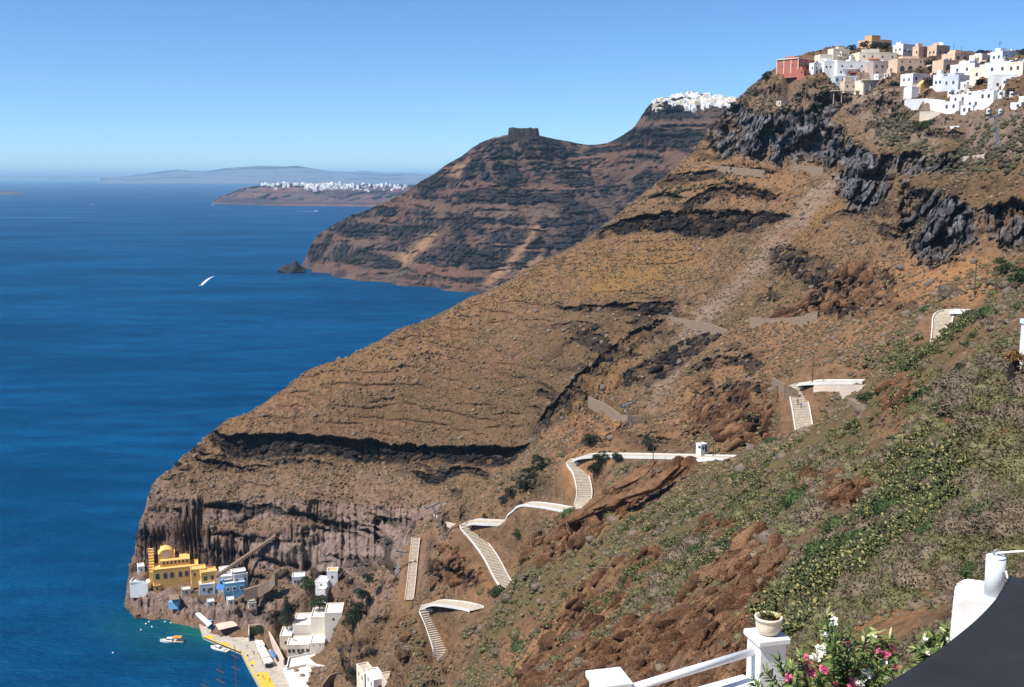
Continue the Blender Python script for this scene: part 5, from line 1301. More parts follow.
# ------------------------------------------------------------------ trees
def tree(loc, h, r, label, name='tree', cat='tree', m=None, seed=0, dens=260, leaf=.22, trunk_h=.35, hz=.9, group=None, lobes=7):
    global rng
    rng = np.random.default_rng(seed + 77)
    t = empty(name, tuple(loc)); tag(t, label, cat, group)
    mb = MB(); th = h * trunk_h
    mb.path([(0, 0, -1), (r * .05, 0, th * .5), (0, r * .04, th), (r * .05, 0, h * .75)], [h * .035, h * .03, h * .024, h * .008], 7)
    cs = []; rs = []
    for k in range(lobes):
        a = 2.4 * k + seed; q_ = .15 + .75 * ((k * 37 + seed) % 10) / 10
        c = (r * .62 * math.cos(a) * q_ ** .5, r * .62 * math.sin(a) * q_ ** .5, th + (h - th) * (.12 + .62 * ((k * 53 + seed * 3) % 11) / 10))
        mb.path([(0, 0, th * .8), (c[0] * .6, c[1] * .6, (th + c[2]) / 2), c], [h * .016, h * .010, h * .004], 5)
        cs.append((c[0], c[1], c[2] - r * .2)); rs.append(r * random.uniform(.42, .62))
    mb.build('trunk', M_BARK, t)
    v, f = leaves(np.array(cs), np.array(rs), dens, leaf, .3, hz, .45)
    link('crown', mesh_np('crown', v, f, m or M_GREEN), t)
    return t
def conifer(loc, h, r, label, seed=0):
    t = empty('conifer', tuple(loc)); tag(t, label, 'tree')
    MB().tube((0, 0, -1), (0, 0, h * .98), h * .022, h * .004, 7).build('trunk', M_BARK, t)
    vs = []; fs = []; k = 0; rs = np.random.default_rng(seed)
    for L in range(16):
        z = h * (.12 + .86 * L / 16); R_ = r * (1 - L / 16.5) + .15; n = 9
        for j in range(n):
            a = 2 * PI * (j + rs.uniform(-.3, .3)) / n + L; d = np.array([math.cos(a), math.sin(a), 0]); s = np.array([-d[1], d[0], 0])
            for q_ in np.linspace(.15, 1, 6):
                p = d * R_ * q_ + np.array([0, 0, z + R_ * (.12 * q_ - .10 * q_ ** 2)]); wdt = .28 * R_ * (1.1 - q_) + .12
                for sg in (-1, 1):
                    e = p + s * sg * wdt + d * wdt * .5 + np.array([0, 0, -.12]); vs += [p - d * .12, e, p + d * .25, p + np.array([0, 0, .16])]; fs += [(k, k + 1, k + 2, k + 3)]; k += 4
    link('crown', mesh_np('crown', np.array(vs), np.array(fs), M_PINE), t); return t
# ------------------------------------------------------------------ the little port
QZ = 1.7
OUT = [(196,615),(203,635.5),(222,643.5),(241,651),(250,669),(262,690),(277,722),(305,780)]
INN = [(345,780),(312,722),(296,690),(284,668),(272,651),(262,640),(244,631),(222,621)]
def quay():
    o_ = [atz(x, y, QZ) for x, y in OUT]; i_ = [atz(x, y, QZ) for x, y in INN]
    poly = [(p[0], p[1]) for p in o_ + i_]
    tag(MB().prism(poly, -5, QZ).build('quay', M_CONC), kind='structure')
    m = MB()
    def strip(a, b, w, z):
        a = Vector(a); b = Vector(b); t = (b - a).normalized(); s = Vector((-t.y, t.x, 0)) * w
        # widen towards the land side
        mid = (a + b) / 2 + s
        c = Vector((sum(p[0] for p in poly) / len(poly), sum(p[1] for p in poly) / len(poly), 0))
        if (mid - c).length > ((a + b) / 2 - s - c).length: s = -s
        m.add([(a.x, a.y, z), (b.x, b.y, z), (b.x + s.x, b.y + s.y, z), (a.x + s.x, a.y + s.y, z)], [(0, 1, 2, 3)])
    for k in range(1, 6): strip(o_[k], o_[k + 1], .75, QZ + .004)
    for quad_ in ([(256,672.5),(267,672),(277,690),(265.5,692)], [(250,661),(254,660.5),(256,664),(252,664.5)], [(207,634.5),(214,636),(213,639),(206,637)], [(223,642),(229,643.5),(228,646),(222,644.5)]):
        m.add([atz(x, y, QZ + .009) for x, y in quad_], [(0, 1, 2, 3)])
    tag(m.build('quay_markings', M_YPAINT), kind='structure')
    # bollards
    for k, (x, y) in enumerate(((247.5, 656), (252, 666), (258, 676))):
        p = Vector(atz(x, y, QZ)); b = MB().lathe([(.24, 0), (.2, .35), (.32, .42), (.30, .56), (.1, .62)], 12)
        o = b.build('bollard', M_DARK, None, tuple(p)); tag(o, 'small black mooring bollard on the yellow quay edge', 'bollard', 'bollards on the quay edge')
def block(pl, pr, pt, pb, z, m, label, name, cat, sf=.0, th=6, depth=None, win=(), door=None, frame=None, arch=False, vault=False, roofm=None, parapet=True):
    s, y = us((pl + pr) / 2, pb); Y = (z - CZ) / y
    # vertical faces look shorter from above: undo the tilt
    k = 1 / math.cos(math.atan(-y))
    r = house(pl, pr, pb - (pb - pt) * k, pb, m, label, name, cat, sf=sf, th=th, depth=depth, win=win, door=door, frame=frame, arch=arch, vault=vault, roofm=roofm or (M_CREAMW if m is M_CREAMW else None), parapet=parapet, dist=Y if z < 2 else None, base_drop=4)
    d = dims(r); return r, d
def canopy(pts, z, h, label, m, name='canopy', cat='canopy', posts=True):
    P_ = [Vector(atz(x, y, z + h)) for x, y in pts]; c = sum(P_, Vector()) / 4
    r = empty(name, (c.x, c.y, z)); tag(r, label, cat)
    q_ = [p - Vector((c.x, c.y, z)) for p in P_]
    mb = MB(); vs = [tuple(v) for v in q_] + [tuple(v - Vector((0, 0, .16))) for v in q_] + [(0, 0, h + .35)]
    mb.add(vs, [(0, 1, 8), (1, 2, 8), (2, 3, 8), (3, 0, 8), (7, 6, 5, 4), (0, 4, 5, 1), (1, 5, 6, 2), (2, 6, 7, 3), (3, 7, 4, 0)]); mb.build('roof', m, r)
    if posts:
        for v in q_: MB().tube((v.x * .94, v.y * .94, -.6), (v.x * .94, v.y * .94, h - .1), .07, n=6).build('post', M_STEEL, r)
    return r
def boat(px, py, L, rz, label, canopy_m=None, cabin=True, hull_m=None):
    p = atz(px, py, 0); r = empty('motorboat', (p[0], p[1], 0), rz); tag(r, label, 'boat')
    W_ = L * .29; st = np.linspace(0, 1, 11); vs = []; fs = []
    for t in st:
        x = -L / 2 + L * t; w = W_ / 2 * (1 - max(0, (t - .45) / .55) ** 2.2) * (.88 + .12 * min(1, t * 4)); sheer = .62 + .55 * t ** 2; w = max(w, .03)
        for yy, z in ((-w, sheer), (-w * .86, .12), (-w * .35, -.35), (w * .35, -.35), (w * .86, .12), (w, sheer)): vs.append((x, yy, z * L / 9))
    for i in range(10):
        for k in range(5): fs.append((i * 6 + k, (i + 1) * 6 + k, (i + 1) * 6 + k + 1, i * 6 + k + 1))
    fs += [(0, 1, 2, 3, 4, 5), tuple(60 + k for k in (5, 4, 3, 2, 1, 0))]
    MB().add(vs, fs).build('hull', hull_m or M_WHITE, r)
    dk = MB(); vs = []; q_ = L / 9
    for t in st:
        x = -L / 2 + L * t; w = W_ / 2 * (1 - max(0, (t - .45) / .55) ** 2.2) * .93; vs += [(x, -w, (.50 + .55 * t ** 2) * q_), (x, w, (.50 + .55 * t ** 2) * q_)]
    dk.add(vs, [(2 * i, 2 * i + 1, 2 * i + 3, 2 * i + 2) for i in range(10)]); dk.build('deck', M_CREAM, r)
    if cabin:
        c = MB(); a, b, w = -.02 * L, .24 * L, W_ * .32; z0, z1 = .55 * q_, 1.75 * q_
        c.add([(a, -w, z0), (b + .06 * L, -w * .8, z0 + .1), (b + .06 * L, w * .8, z0 + .1), (a, w, z0), (a, -w * .9, z1), (b - .03 * L, -w * .75, z1 - .1), (b - .03 * L, w * .75, z1 - .1), (a, w * .9, z1)],
              [(0, 3, 2, 1), (4, 5, 6, 7), (0, 1, 5, 4), (1, 2, 6, 5), (2, 3, 7, 6), (3, 0, 4, 7)]); cab = c.build('cabin', M_WHITE, r)
        g = MB(); zm0, zm1 = z0 + .55 * (z1 - z0), z0 + .85 * (z1 - z0)
        for sg in (-1, 1): g.add([(a + .3, sg * w * .98, zm0), (b - .2, sg * w * .90, zm0), (b - .4, sg * w * .84, zm1), (a + .3, sg * w * .95, zm1)], [(0, 1, 2, 3)])
        g.build('window', M_GLASS, cab)
    if canopy_m is not None:
        MB().box(-.40 * L, -.06 * L, -W_ * .42, W_ * .42, 1.95 * q_, 2.08 * q_).build('awning', canopy_m, r)
        for sx in (-.39, -.07):
            for sg in (-1, 1): MB().tube((sx * L, sg * W_ * .4, .6 * q_), (sx * L, sg * W_ * .4, 1.95 * q_), .035, n=5).build('post', M_STEEL, r)
    else:
        for sg in (-.5, .5): MB().box(-.34 * L, -.16 * L, sg * W_ * .4 - .3, sg * W_ * .4 + .3, .6 * q_, 1.0 * q_).build('seat', M_GREYW, r)
    MB().path([(.30 * L, -W_ * .25, .8 * q_), (.44 * L, -.06 * L, 1.5 * q_), (.48 * L, 0, 1.55 * q_), (.44 * L, .06 * L, 1.5 * q_), (.30 * L, W_ * .25, .8 * q_)], .035, 5).build('bow_rail', M_STEEL, r)
    return r
M_ORANGE = simple('orange_awning', (.75, .25, .05), .8, .1, 2)
M_OLDFOAM = simple('old_wake_water', (.10, .26, .42), .4, .25, .05)
M_FOAM = simple('wake_foam', (.62, .70, .75), .6, .15, .4)
def wake(pts, label, m=None):
    """flat streak of churned water: (px, py, half width m)"""
    L_ = [(Vector(atz(x, y, .04)), w) for x, y, w in pts]; vs = []; n = len(L_)
    k = 12; pp = smooth_line([l[0] for l in L_], 1e9) if False else [l[0] for l in L_]
    fine = []
    for (a, wa), (b, wb) in zip(L_, L_[1:]):
        for i in range(k): fine.append((a.lerp(b, i / k), wa + (wb - wa) * i / k))
    fine.append(L_[-1])
    for i, (p, w) in enumerate(fine):
        t = (fine[min(i + 1, len(fine) - 1)][0] - fine[max(i - 1, 0)][0]).normalized(); s = Vector((-t.y, t.x, 0))
        a, b = w * random.uniform(.6, 1.2), w * random.uniform(.6, 1.2)
        vs += [tuple(p + s * a), tuple(p - s * b)]
    o = MB().add(vs, [(2 * i, 2 * i + 1, 2 * i + 3, 2 * i + 2) for i in range(len(fine) - 1)]).build('wake', m or M_FOAM)
    tag(o, label, 'wake', kind='stuff')
def port():
    quay()
    # the yellow cliff house
    zY = 21.5
    r, (w, d, h) = block(146, 195, 570.5, 588, zY, M_YELLOW, 'big yellow cliffside building with arched windows on the rock ledge above the water', 'yellow_building', 'building', sf=.16, th=-16 + 34, depth=9, win=((6, .62, .36),), arch=True, roofm=M_YELLOW)
    b = MB().box(w * .16, w * .82, 3.5, d + 5, h - .5, h + 2.5); b.build('upper_storey', M_YELLOW, r)
    for k in range(7): MB().box(w * (.22 + .085 * k), w * (.22 + .085 * k) + .9, 3.40, 3.6, h + .8, h + 2.1).build('window', M_GLASS, r)
    t = MB(); a0, a1 = w * .12, w * .50; zt = h + 2.5
    pts = [(a0, zt - 2), (a1, zt - 2), (a1, zt + 2.6)] + [((a0 + a1) / 2 + (a1 - a0) / 2 * .8 * math.cos(q_), zt + 2.6 + 2.0 * math.sin(q_)) for q_ in np.linspace(.1, PI - .1, 8)] + [(a0, zt + 2.6)]
    k = len(pts); t.add([(x, 6.2, z) for x, z in pts] + [(x, d + 6, z) for x, z in pts], [tuple(range(k)), tuple(range(2 * k - 1, k - 1, -1))] + [(i, k + i, k + (i + 1) % k, (i + 1) % k) for i in range(k)])
    t.build('round_gable', M_YELLOW, r)
    m = MB(); xc, zc_ = (a0 + a1) / 2, zt + 2.0
    m.add([(xc + 1.9 * math.cos(q_), 6.08, zc_ + 1.6 * math.sin(q_)) for q_ in np.linspace(0, 2 * PI, 14, endpoint=False)], [tuple(range(14))]); m.build('gable_disc', M_BEIGE, r)
    MB().path([(a0 + 2, d + 5, zt + 3.5), (a0 + 4.0, d + 6, zt + 7), (a0 + 4.4, d + 7, zt + 9)], [.8, .55, .4], 6).build('stair_wall', M_YELLOW, r)
    s_ = MB()
    for k in range(9): s_.box(-1.8, .6, 3 + k * .9, 3.9 + k * .9, -1, h - 2 + k * 1.1)
    s_.build('stair', M_YELLOW, r)
    block(197, 216, 573, 587, 20, M_YELLOW, 'small yellow annexe with a brown window on the ledge right of the big yellow building', 'yellow_annexe', 'building', .25, 24, 6, ((2, .55, .3),), frame=M_WOOD, roofm=M_YELLOW)
    block(188, 205, 570, 580, 24, M_YELLOW, 'yellow terrace block behind the small yellow annexe', 'yellow_annexe', 'building', .2, 20, 6, ((2, .5, .3),), roofm=M_YELLOW)
    block(197, 214, 585, 594, 15.5, M_GREYW, 'grey-white store with a tan awning under the small yellow annexe', 'store_house', 'house', .15, 18, 5, ((2, .4, .4),), .6)
    # blue and white houses
    block(216, 232, 577, 588, 20, M_WHITE, 'white house with a bright blue awning beside the yellow annexe', 'white_house', 'house', .1, 15, 8, ((2, .4, .4),), frame=M_BLUEP)
    block(222, 244, 584, 597, 14.5, M_SKYBLUE, 'sky blue house with white roof edges and dark windows on the ledge', 'blue_house', 'house', .12, 20, 7, ((3, .55, .3),), frame=M_WHITE)
    block(231, 247, 575, 586, 20, M_WHITE, 'white cube house at the back right of the sky blue house', 'white_house', 'house', .2, 24, 8, ((2, .5, .25),))
    block(219, 230, 571, 578, 24, M_WHITE, 'white cube house topmost behind the blue awning', 'white_house', 'house', .2, 24, 6, ((1, .5, .3),))
    canopy([(217, 584), (225, 584), (224, 589), (216, 589)], (hit(220, 589, ZB0, near=330) or Vector((0, 0, 18))).z, 2.6, 'small bright blue awning against the white house on the ledge', M_BCANVAS, 'awning', 'awning')
    # pool terrace at the tip
    p = hit(141, 580, ZB0, near=330) or Vector(atz(141, 580, 18)); r = empty('pool_terrace', tuple(p)); tag(r, 'white terrace with a small turquoise pool at the tip of the rock', 'terrace')
    MB().prism([(-4, -4), (4.5, -4.5), (5.5, 3), (1, 6), (-3.5, 4)], -7, 0).build('deck', M_WHITE, r)
    MB().prism([(-2.4, -2.6), (2, -3), (1.6, 2.2), (-1.8, 2)], .004, .03).build('pool', simple('pool_water', (.05, .42, .55), .15, .1, 1), r)
    MB().box(-4, -3.7, -4, 4, .0, .9).box(-3.7, 4.2, -4.3, -4.0, 0, .9).build('parapet', M_WHITE, r)
    block(136, 144, 567, 574, 22, M_WHITE, 'tiny white house behind the turquoise pool', 'white_house', 'house', .3, 24, 5, ((1, .5, .3),))
    zz = (hit(174, 599, ZB0, near=330) or Vector((0, 0, 9))).z
    r = canopy([(168.5, 595), (178, 594), (180, 599), (170, 600)], zz, 2.6, 'thatched grey parasol hut standing on the lower rock', M_STONEW, 'parasol_hut', 'hut')
    MB().box(-2.2, 2.2, -1.8, 1.8, -2.5, .9).build('counter', M_SKYBLUE, r)
    # sheds on the quay
    canopy([(195, 613.5), (199, 612), (212, 623), (208, 626.5)], 1.7, 3.2, 'long pale boat shed roof at the far end of the quay', M_CANVAS, 'boat_shed', 'shed')
    canopy([(215, 624), (233, 620.5), (238, 625.5), (219, 630)], 1.7, 3.4, 'beige tavern roof against the rock by the water', M_BEIGE, 'tavern_roof', 'canopy')
    block(207, 213, 622, 629, 1.7, M_BLUEP, 'small dark blue kiosk with a red base at the quay end', 'kiosk', 'kiosk', .2, 30, 2.5, ((1, .5, .4),))
    for k, (a, l) in enumerate(([((255, 641), (262, 640), (265, 645), (257, 647)), 'farthest of the four white umbrellas along the quay'], [((257, 648), (264, 646), (267, 650), (259.5, 652.5)), 'second of the four white umbrellas from the far end of the quay'],
                  [((260, 653), (267, 651), (270, 655), (262, 658)), 'third of the four white umbrellas from the far end of the quay'], [((262.5, 659), (270, 656.5), (273, 660.5), (265, 663.5)), 'nearest of the four white umbrellas, beside the dark parked cart'])):
        canopy(a, QZ, 2.6, l, M_CANVAS, 'quay_umbrella', 'umbrella')
    canopy([(270, 651), (273, 650), (276, 656), (273.5, 658)], QZ, 2.2, 'blue tarpaulin stretched beside the boundary wall of the port', M_BCANVAS, 'tarpaulin', 'tarpaulin')
    # dark cart
    p = Vector(atz(269, 667, QZ)); r = empty('parked_cart', tuple(p), .5); tag(r, 'dark open cart parked by the nearest white umbrella', 'cart')
    MB().box(-1.6, 1.6, -.7, .7, .45, .95).box(-1.5, -.3, -.65, .65, .95, 1.5).build('body', M_DARK, r)
    for sx in (-1, 1):
        for sy in (-.75, .75): MB().tube((sx, sy - .1, .35), (sx, sy + .1, .35), .35, n=12).build('wheel', M_DARK, r)
    # the white blocks
    block(325, 343, 613, 636, 10.5, M_CREAMW, 'tallest white port block with one small arched window in its front', 'white_block', 'building', 0, 4, 11, ((1, .72, .14),), arch=True)
    block(311, 326, 617, 638, 9.5, M_CREAMW, 'middle white port block between the tallest block and the lower flat one', 'white_block', 'building', 0, 4, 12, ())
    block(293, 313, 625, 640, 8.5, M_CREAMW, 'lower flat white port block left of the middle block', 'white_block', 'building', 0, 4, 13, ())
    block(287, 310, 645, 658, 4.5, M_CREAMW, 'low white house with five small windows and a door in front of the blocks', 'white_house', 'house', 0, 4, 9, ((5, .55, .22),), .6, frame=M_WOOD)
    block(280, 292, 636, 650, 5.5, M_CREAM, 'cream side wing left of the low white house', 'cream_house', 'house', 0, 4, 10, ((1, .5, .25),))
    block(310, 325, 643, 654, 6, M_CREAMW, 'white terrace block with two dots of windows right of the low white house', 'terrace_block', 'building', 0, 4, 9, ((2, .75, .12),))
    # plaza as stepped white terraces
    for k, (pts, z, lab) in enumerate((([(283, 668), (306, 664), (327, 668), (334, 690), (330, 720), (304, 720)], 2.8, 'broad white lower terrace of the port plaza'), ([(289, 659), (318, 653), (333, 655), (338, 664), (326, 668), (306, 664), (287, 668)], 3.9, 'upper white terrace of the port plaza below the houses'), ([(326, 655), (333, 648), (342, 640), (344, 646), (339, 664)], 6, 'white ramp curving up beside the port plaza'))):
        P_ = [atz(x, y, z) for x, y in pts]; r = empty('plaza_terrace', (P_[0][0], P_[0][1], z)); tag(r, lab, 'terrace')
        q_ = [(p[0] - P_[0][0], p[1] - P_[0][1]) for p in P_]; MB().prism(q_, -7, 0).build('floor', M_CREAMW, r)
        mb = MB()
        for i in range(len(q_)):
            a, b = Vector((*q_[i], 0)), Vector((*q_[(i + 1) % len(q_)], 0)); t_ = (b - a).normalized(); s = Vector((-t_.y, t_.x, 0)) * .18
            if i % 2 == 0: mb.add([tuple(a + s), tuple(b + s), tuple(b - s), tuple(a - s)] + [tuple(v + Vector((0, 0, .9))) for v in (a + s, b + s, b - s, a - s)], [(0, 3, 2, 1), (4, 5, 6, 7), (0, 1, 5, 4), (1, 2, 6, 5), (2, 3, 7, 6), (3, 0, 4, 7)])
        mb.build('parapet', M_WHITE, r)
    # café tables on the plaza
    for k, (x, y) in enumerate(((296, 671), (302, 676), (311, 674), (317, 680), (308, 684), (321, 671))):
        p = Vector(atz(x, y, 2.8)); r = empty('cafe_table', tuple(p)); tag(r, 'small dark cafe table with two benches on the white port terrace', 'table', 'cafe tables on the port terrace')
        MB().box(-.9, .9, -.5, .5, .70, .76).build('table_top', M_WOOD, r); MB().box(-.08, .08, -.08, .08, 0, .70).build('leg', M_DARK, r)
        for s in (-1, 1): MB().box(-.9, .9, s * .95 - .18, s * .95 + .18, .38, .45).box(-.7, -.6, s * .95 - .1, s * .95 + .1, 0, .38).box(.6, .7, s * .95 - .1, s * .95 + .1, 0, .38).build('bench', M_WOOD, r)
    # boundary wall
    def zwall(pts, h, th_, m, lab):
        P_ = [Vector(atz(x, y, z)) for x, y, z in pts]; vs = []; n = len(P_)
        for i, p in enumerate(P_):
            t_ = P_[min(i + 1, n - 1)] - P_[max(i - 1, 0)]; t_.z = 0; t_.normalize(); s = Vector((-t_.y, t_.x, 0)) * th_ / 2
            for q_, z in ((p - s, -5), (p - s, h), (p + s, h), (p + s, -5)): vs.append((q_.x, q_.y, p.z + z))
        fs = [(0, 1, 2, 3), ((n - 1) * 4 + 3, (n - 1) * 4 + 2, (n - 1) * 4 + 1, (n - 1) * 4)]
        for i in range(n - 1):
            for k in range(4): fs.append((i * 4 + k, (i + 1) * 4 + k, (i + 1) * 4 + (k + 1) % 4, i * 4 + (k + 1) % 4))
        tag(MB().add(vs, fs).build('boundary_wall', m), lab, 'wall')
    zwall([(265, 632, 3), (272, 643, 3), (279, 656, 3), (284, 667, 3)], 3.2, .5, M_BEIGE, 'tall beige boundary wall between the quay umbrellas and the white blocks')
    zwall([(265, 630, 3.5), (278, 631, 3.5), (290, 632, 4)], 2.2, .5, M_CREAM, 'cream back wall of the yard beside the flat white port block')
    zwall([(249, 640, 2.4), (249, 630, 3), (262, 629, 3)], 2.4, .4, M_BEIGE, 'low beige wall round the oleander bed on the quay')
    zwall([(343, 651, 9), (345, 640, 12), (344, 634, 14)], 1.4, .5, M_CREAM, 'cream retaining wall climbing right of the tallest white port block')
    for k, (pl_, pr_, pt_, pb_, m_, lab) in enumerate(((226, 234, 600, 606, M_WHITE, 'tiny white shed on the rocks under the sky blue house'), (180, 190, 590, 596, M_BEIGE, 'tiny beige shed on the ledge under the big yellow building'), (206, 214, 602, 608, M_GREYW, 'tiny grey-white shed above the boat shed roof'), (247, 256, 603, 609, M_CREAM, 'tiny cream shed at the right end of the rock ledge'), (152, 160, 586, 592, M_YELLOW, 'tiny yellow shed at the left foot of the big yellow building'))):
        block(pl_, pr_, pt_, pb_, 15, m_, lab, 'shed', 'shed', .2, 20, 4, ((1, .5, .4),))
    zwall([(322, 690, 7), (330, 680, 7.5), (342, 675, 8), (352, 677, 8)], 2.0, .5, M_STONEW, 'curved dark stone wall near the round bush by the port')
    # the houses low right of the port
    block(361, 376, 674, 690, 12, M_CREAM, 'cream house with a flat sandy roof beside the round bush', 'cream_house', 'house', .25, 26, 9, ((1, .5, .3),), roofm=M_PAVE)
    block(371, 386, 680, 697, 13, M_WHITE, 'white house with a leaning buttress at the bottom edge below the hairpin', 'white_house', 'house', .2, 24, 9, ((1, .5, .3),), roofm=M_CREAM)
    block(384, 412, 683, 695, 15, M_BEIGE, 'long low stone house with a sandy roof and dark openings below the hairpin', 'stone_house', 'house', .1, 20, 8, ((3, .5, .45),), roofm=M_PAVE)
    zwall([(365, 655, 18), (363, 664, 15), (361, 676, 12)], 1.6, .5, M_WHITE, 'white wall curving down from a small chimney to the cream house')
    # house in the cliff bay
    block(327, 338, 571, 583, 24, M_WHITE, 'white round-topped tower house against the pink cliff above the port', 'tower_house', 'house', 0, 4, 5, ((1, .5, .25),), arch=True, roofm=M_OCHRE)
    block(315, 328, 581, 587, 22.5, M_WHITE, 'low white roof below the white tower house', 'white_house', 'house', 0, -10, 7, ((1, .4, .4),))
    block(292, 305, 577, 585, 22, M_GREYW, 'white boat house half in the shade of the cliff bay', 'boat_house', 'house', 0, 8, 6, ((2, .4, .4),), .5)
    block(316, 326, 588, 594, 18.5, M_WHITE, 'small white slab roof between the green trees above the port', 'white_house', 'house', 0, -10, 6, ())
    # stair slanting up the columned cliff
    a, b = Vector(at(216, 576, 476)), Vector(at(275, 536, 486)); m = MB(); n = 26
    for k in range(n):
        p = a.lerp(b, k / n); q_ = a.lerp(b, (k + 1) / n); m.box(p.x, q_.x, p.y - .7, p.y + 2.5, p.z - .8, q_.z)
    tag(m.build('cliff_stair', M_STONEW), 'long straight stone stair slanting up the columned cliff', 'stair')
    zwall([(244, 590, 17), (258, 586, 18.5), (270, 580, 22), (276, 574, 26)], .3, 1.6, M_STONEW, 'rough stone ramp from the sky blue house up to the cliff bay')
    # greens
    conifer(atz(287, 627, 9.5), 14.5, 4.0, 'dark layered conifer behind the white port blocks', 3)
    for k, (x, y, z, hh, rr, lab) in enumerate(((309, 592, 20, 7.5, 4.2, 'bright round green tree in the cliff bay above the port'), (319, 608, 17, 6, 4, 'green tree directly behind the tallest white port block'), (352, 628, 21, 9, 4.2, 'tall green tree right of the tallest white port block'),
                   (362, 602, 33, 6, 3.4, 'dark green tree higher on the slope right of the cliff bay'), (369, 585, 40, 5, 2.6, 'small dark tree on the slope under the pink cliff'), (357, 616, 27, 6.5, 3.2, 'dark green tree between two others right of the white blocks'), (358, 678, 11, 5, 4.2, 'round dark green bush low beside the curved stone wall'),
                   (264, 636, 2.5, 5, 3.4, 'tall flowering green shrub filling the bed behind the quay umbrellas'), (256, 634, 2.5, 4, 3, 'lighter yellow-green shrub in the walled bed on the quay'))):
        tree(atz(x, y, z), hh, rr, lab, seed=k + 3, m=(M_PINE if 'dark' in lab else M_GREEN), trunk_h=.25, leaf=.16, dens=300)
    # boats
    boat(172, 642, 10.5, PI * .99, 'white motorboat with an orange awning anchored off the quay', M_ORANGE)
    boat(219.5, 650, 9.5, PI - .45, 'white open motorboat with grey seats moored along the quay')
    p = boat(201, 286, 11, PI * 1.35, 'tiny white speedboat racing across the open bay', None)
    wake([(201, 286, 1.2), (204, 282.5, 3.2), (208, 279, 2.6), (214, 276, .6)], 'white wake behind the racing speedboat')
    boat(317, 211.3, 30, PI, 'far white ferry passing under the distant headland'); wake([(317, 211.6, 4), (308, 211.5, 9), (296, 211.3, 3)], 'white wake of the far ferry')
    boat(213, 205.5, 26, 1.2, 'far white boat at the tip of the distant headland', None); boat(93, 205, 24, 1.2, 'far white boat alone on the open sea to the left', None)
    wake([(-30, 217, 12), (60, 217.5, 14), (98, 217.5, 6)], 'long pale streak of an old wake on the open sea', M_OLDFOAM)
    # sailing ship with bare masts, hull at the frame edge
    p = atz(222, 712, 0); r = empty('sailing_ship', (p[0], p[1], 0), .9); tag(r, 'dark wooden sailing ship with bare masts moored off the quay', 'ship')
    vs = []; fs = []; L = 24
    for i, t in enumerate(np.linspace(0, 1, 13)):
        w = 3.0 * (1 - abs(2 * t - 1) ** 2.6) + .05; x = -L / 2 + L * t; sh = 1.6 + 1.6 * (2 * t - 1) ** 2
        for yy, z in ((-w, sh), (-w * .9, .3), (0, -1), (w * .9, .3), (w, sh)): vs.append((x, yy, z))
    for i in range(12):
        for k in range(4): fs.append((i * 5 + k, (i + 1) * 5 + k, (i + 1) * 5 + k + 1, i * 5 + k + 1))
        fs.append((i * 5 + 4, (i + 1) * 5 + 4, (i + 1) * 5, i * 5))
    MB().add(vs, fs).build('hull', M_WOOD, r)
    for x, hh in ((-7, 16), (0, 20), (7, 24)):
        mt = MB().tube((x, 0, 0), (x, 0, hh), .24, .12, 8).build('mast', M_WOOD, r)
        for zz in (.62, .82): MB().tube((x, -2.6, hh * zz), (x, 2.6, hh * zz), .09, n=6).build('yard', M_WOOD, mt)
    # white buoys
    for x, y in ((146, 624), (149, 622), (152, 627), (165, 622), (171, 623), (113, 653), (141, 630)):
        p = atz(x, y, 0); o = MB().lathe([(.05, -.3), (.36, -.1), (.42, .12), (.3, .36), (.06, .46)], 10).build('buoy', M_WHITE, None, (p[0], p[1], 0)); tag(o, 'small white mooring buoy floating off the rocks', 'buoy', 'mooring buoys')
    # the sea rock
    global rng
    v, f = [], []
    me_ = bmesh.new(); bmesh.ops.create_icosphere(me_, subdivisions=5, radius=1)
    q_ = np.array([w_.co[:] for w_ in me_.verts]); fc = np.array([[z_.index for z_ in g_.verts] for g_ in me_.faces]); me_.free()
    c = atz(292, 272.5, 0); s = mpp(c[1])
    n = fbm(q_[:, 0] * 2 + 5, q_[:, 1] * 2, q_[:, 2] * 2, 5, 77, ridged=True)
    q_ = q_ * (.62 + .62 * n)[:, None]; q_[:, 0] *= 13 * s; q_[:, 1] *= 18; q_[:, 2] *= 8.5 * s
    q_[:, 2] += (9 * np.exp(-((q_[:, 0] - 4 * s) / (3.0 * s)) ** 2) - 3 * np.exp(-((q_[:, 0] + 1 * s) / (2 * s)) ** 2)) * sstep(0, 8, q_[:, 2])
    o = link('sea_rock', mesh_np('sea_rock', q_, fc, simple('sea_rock', (.022, .019, .02), .9, .5, .15, bmp=.6)), None, (c[0], c[1], -1.5)); tag(o, 'jagged dark rock rising from the sea off the headland', 'rock')
def hut():
    p = Vector(at(699, 459, 300)); 
    r = house(697, 708, 444, 452.5, M_WHITE, 'small white chapel-like hut standing beside the level path', 'white_hut', 'hut', sf=.35, th=30, win=((2, .5, .35),), door=.8, dist=302, frame=M_BLUEP); dims(r)
    r = empty('hut_terrace', tuple(at(707, 462, 294)), 0); tag(r, 'rounded white terrace bulging out below the small white hut', 'terrace')
    a = np.linspace(PI, 2 * PI, 14); MB().prism([(3.6 * math.cos(t), 2.6 * math.sin(t)) for t in a] + [(3.6, 1.5), (-3.6, 1.5)], -2.5, .3).build('deck', M_WHITE, r)
    MB().prism([(3.6 * math.cos(t), 2.6 * math.sin(t)) for t in a] + [(3.3 * math.cos(t), 2.3 * math.sin(t)) for t in a[::-1]], .3, 1.1).build('parapet', M_WHITE, r)
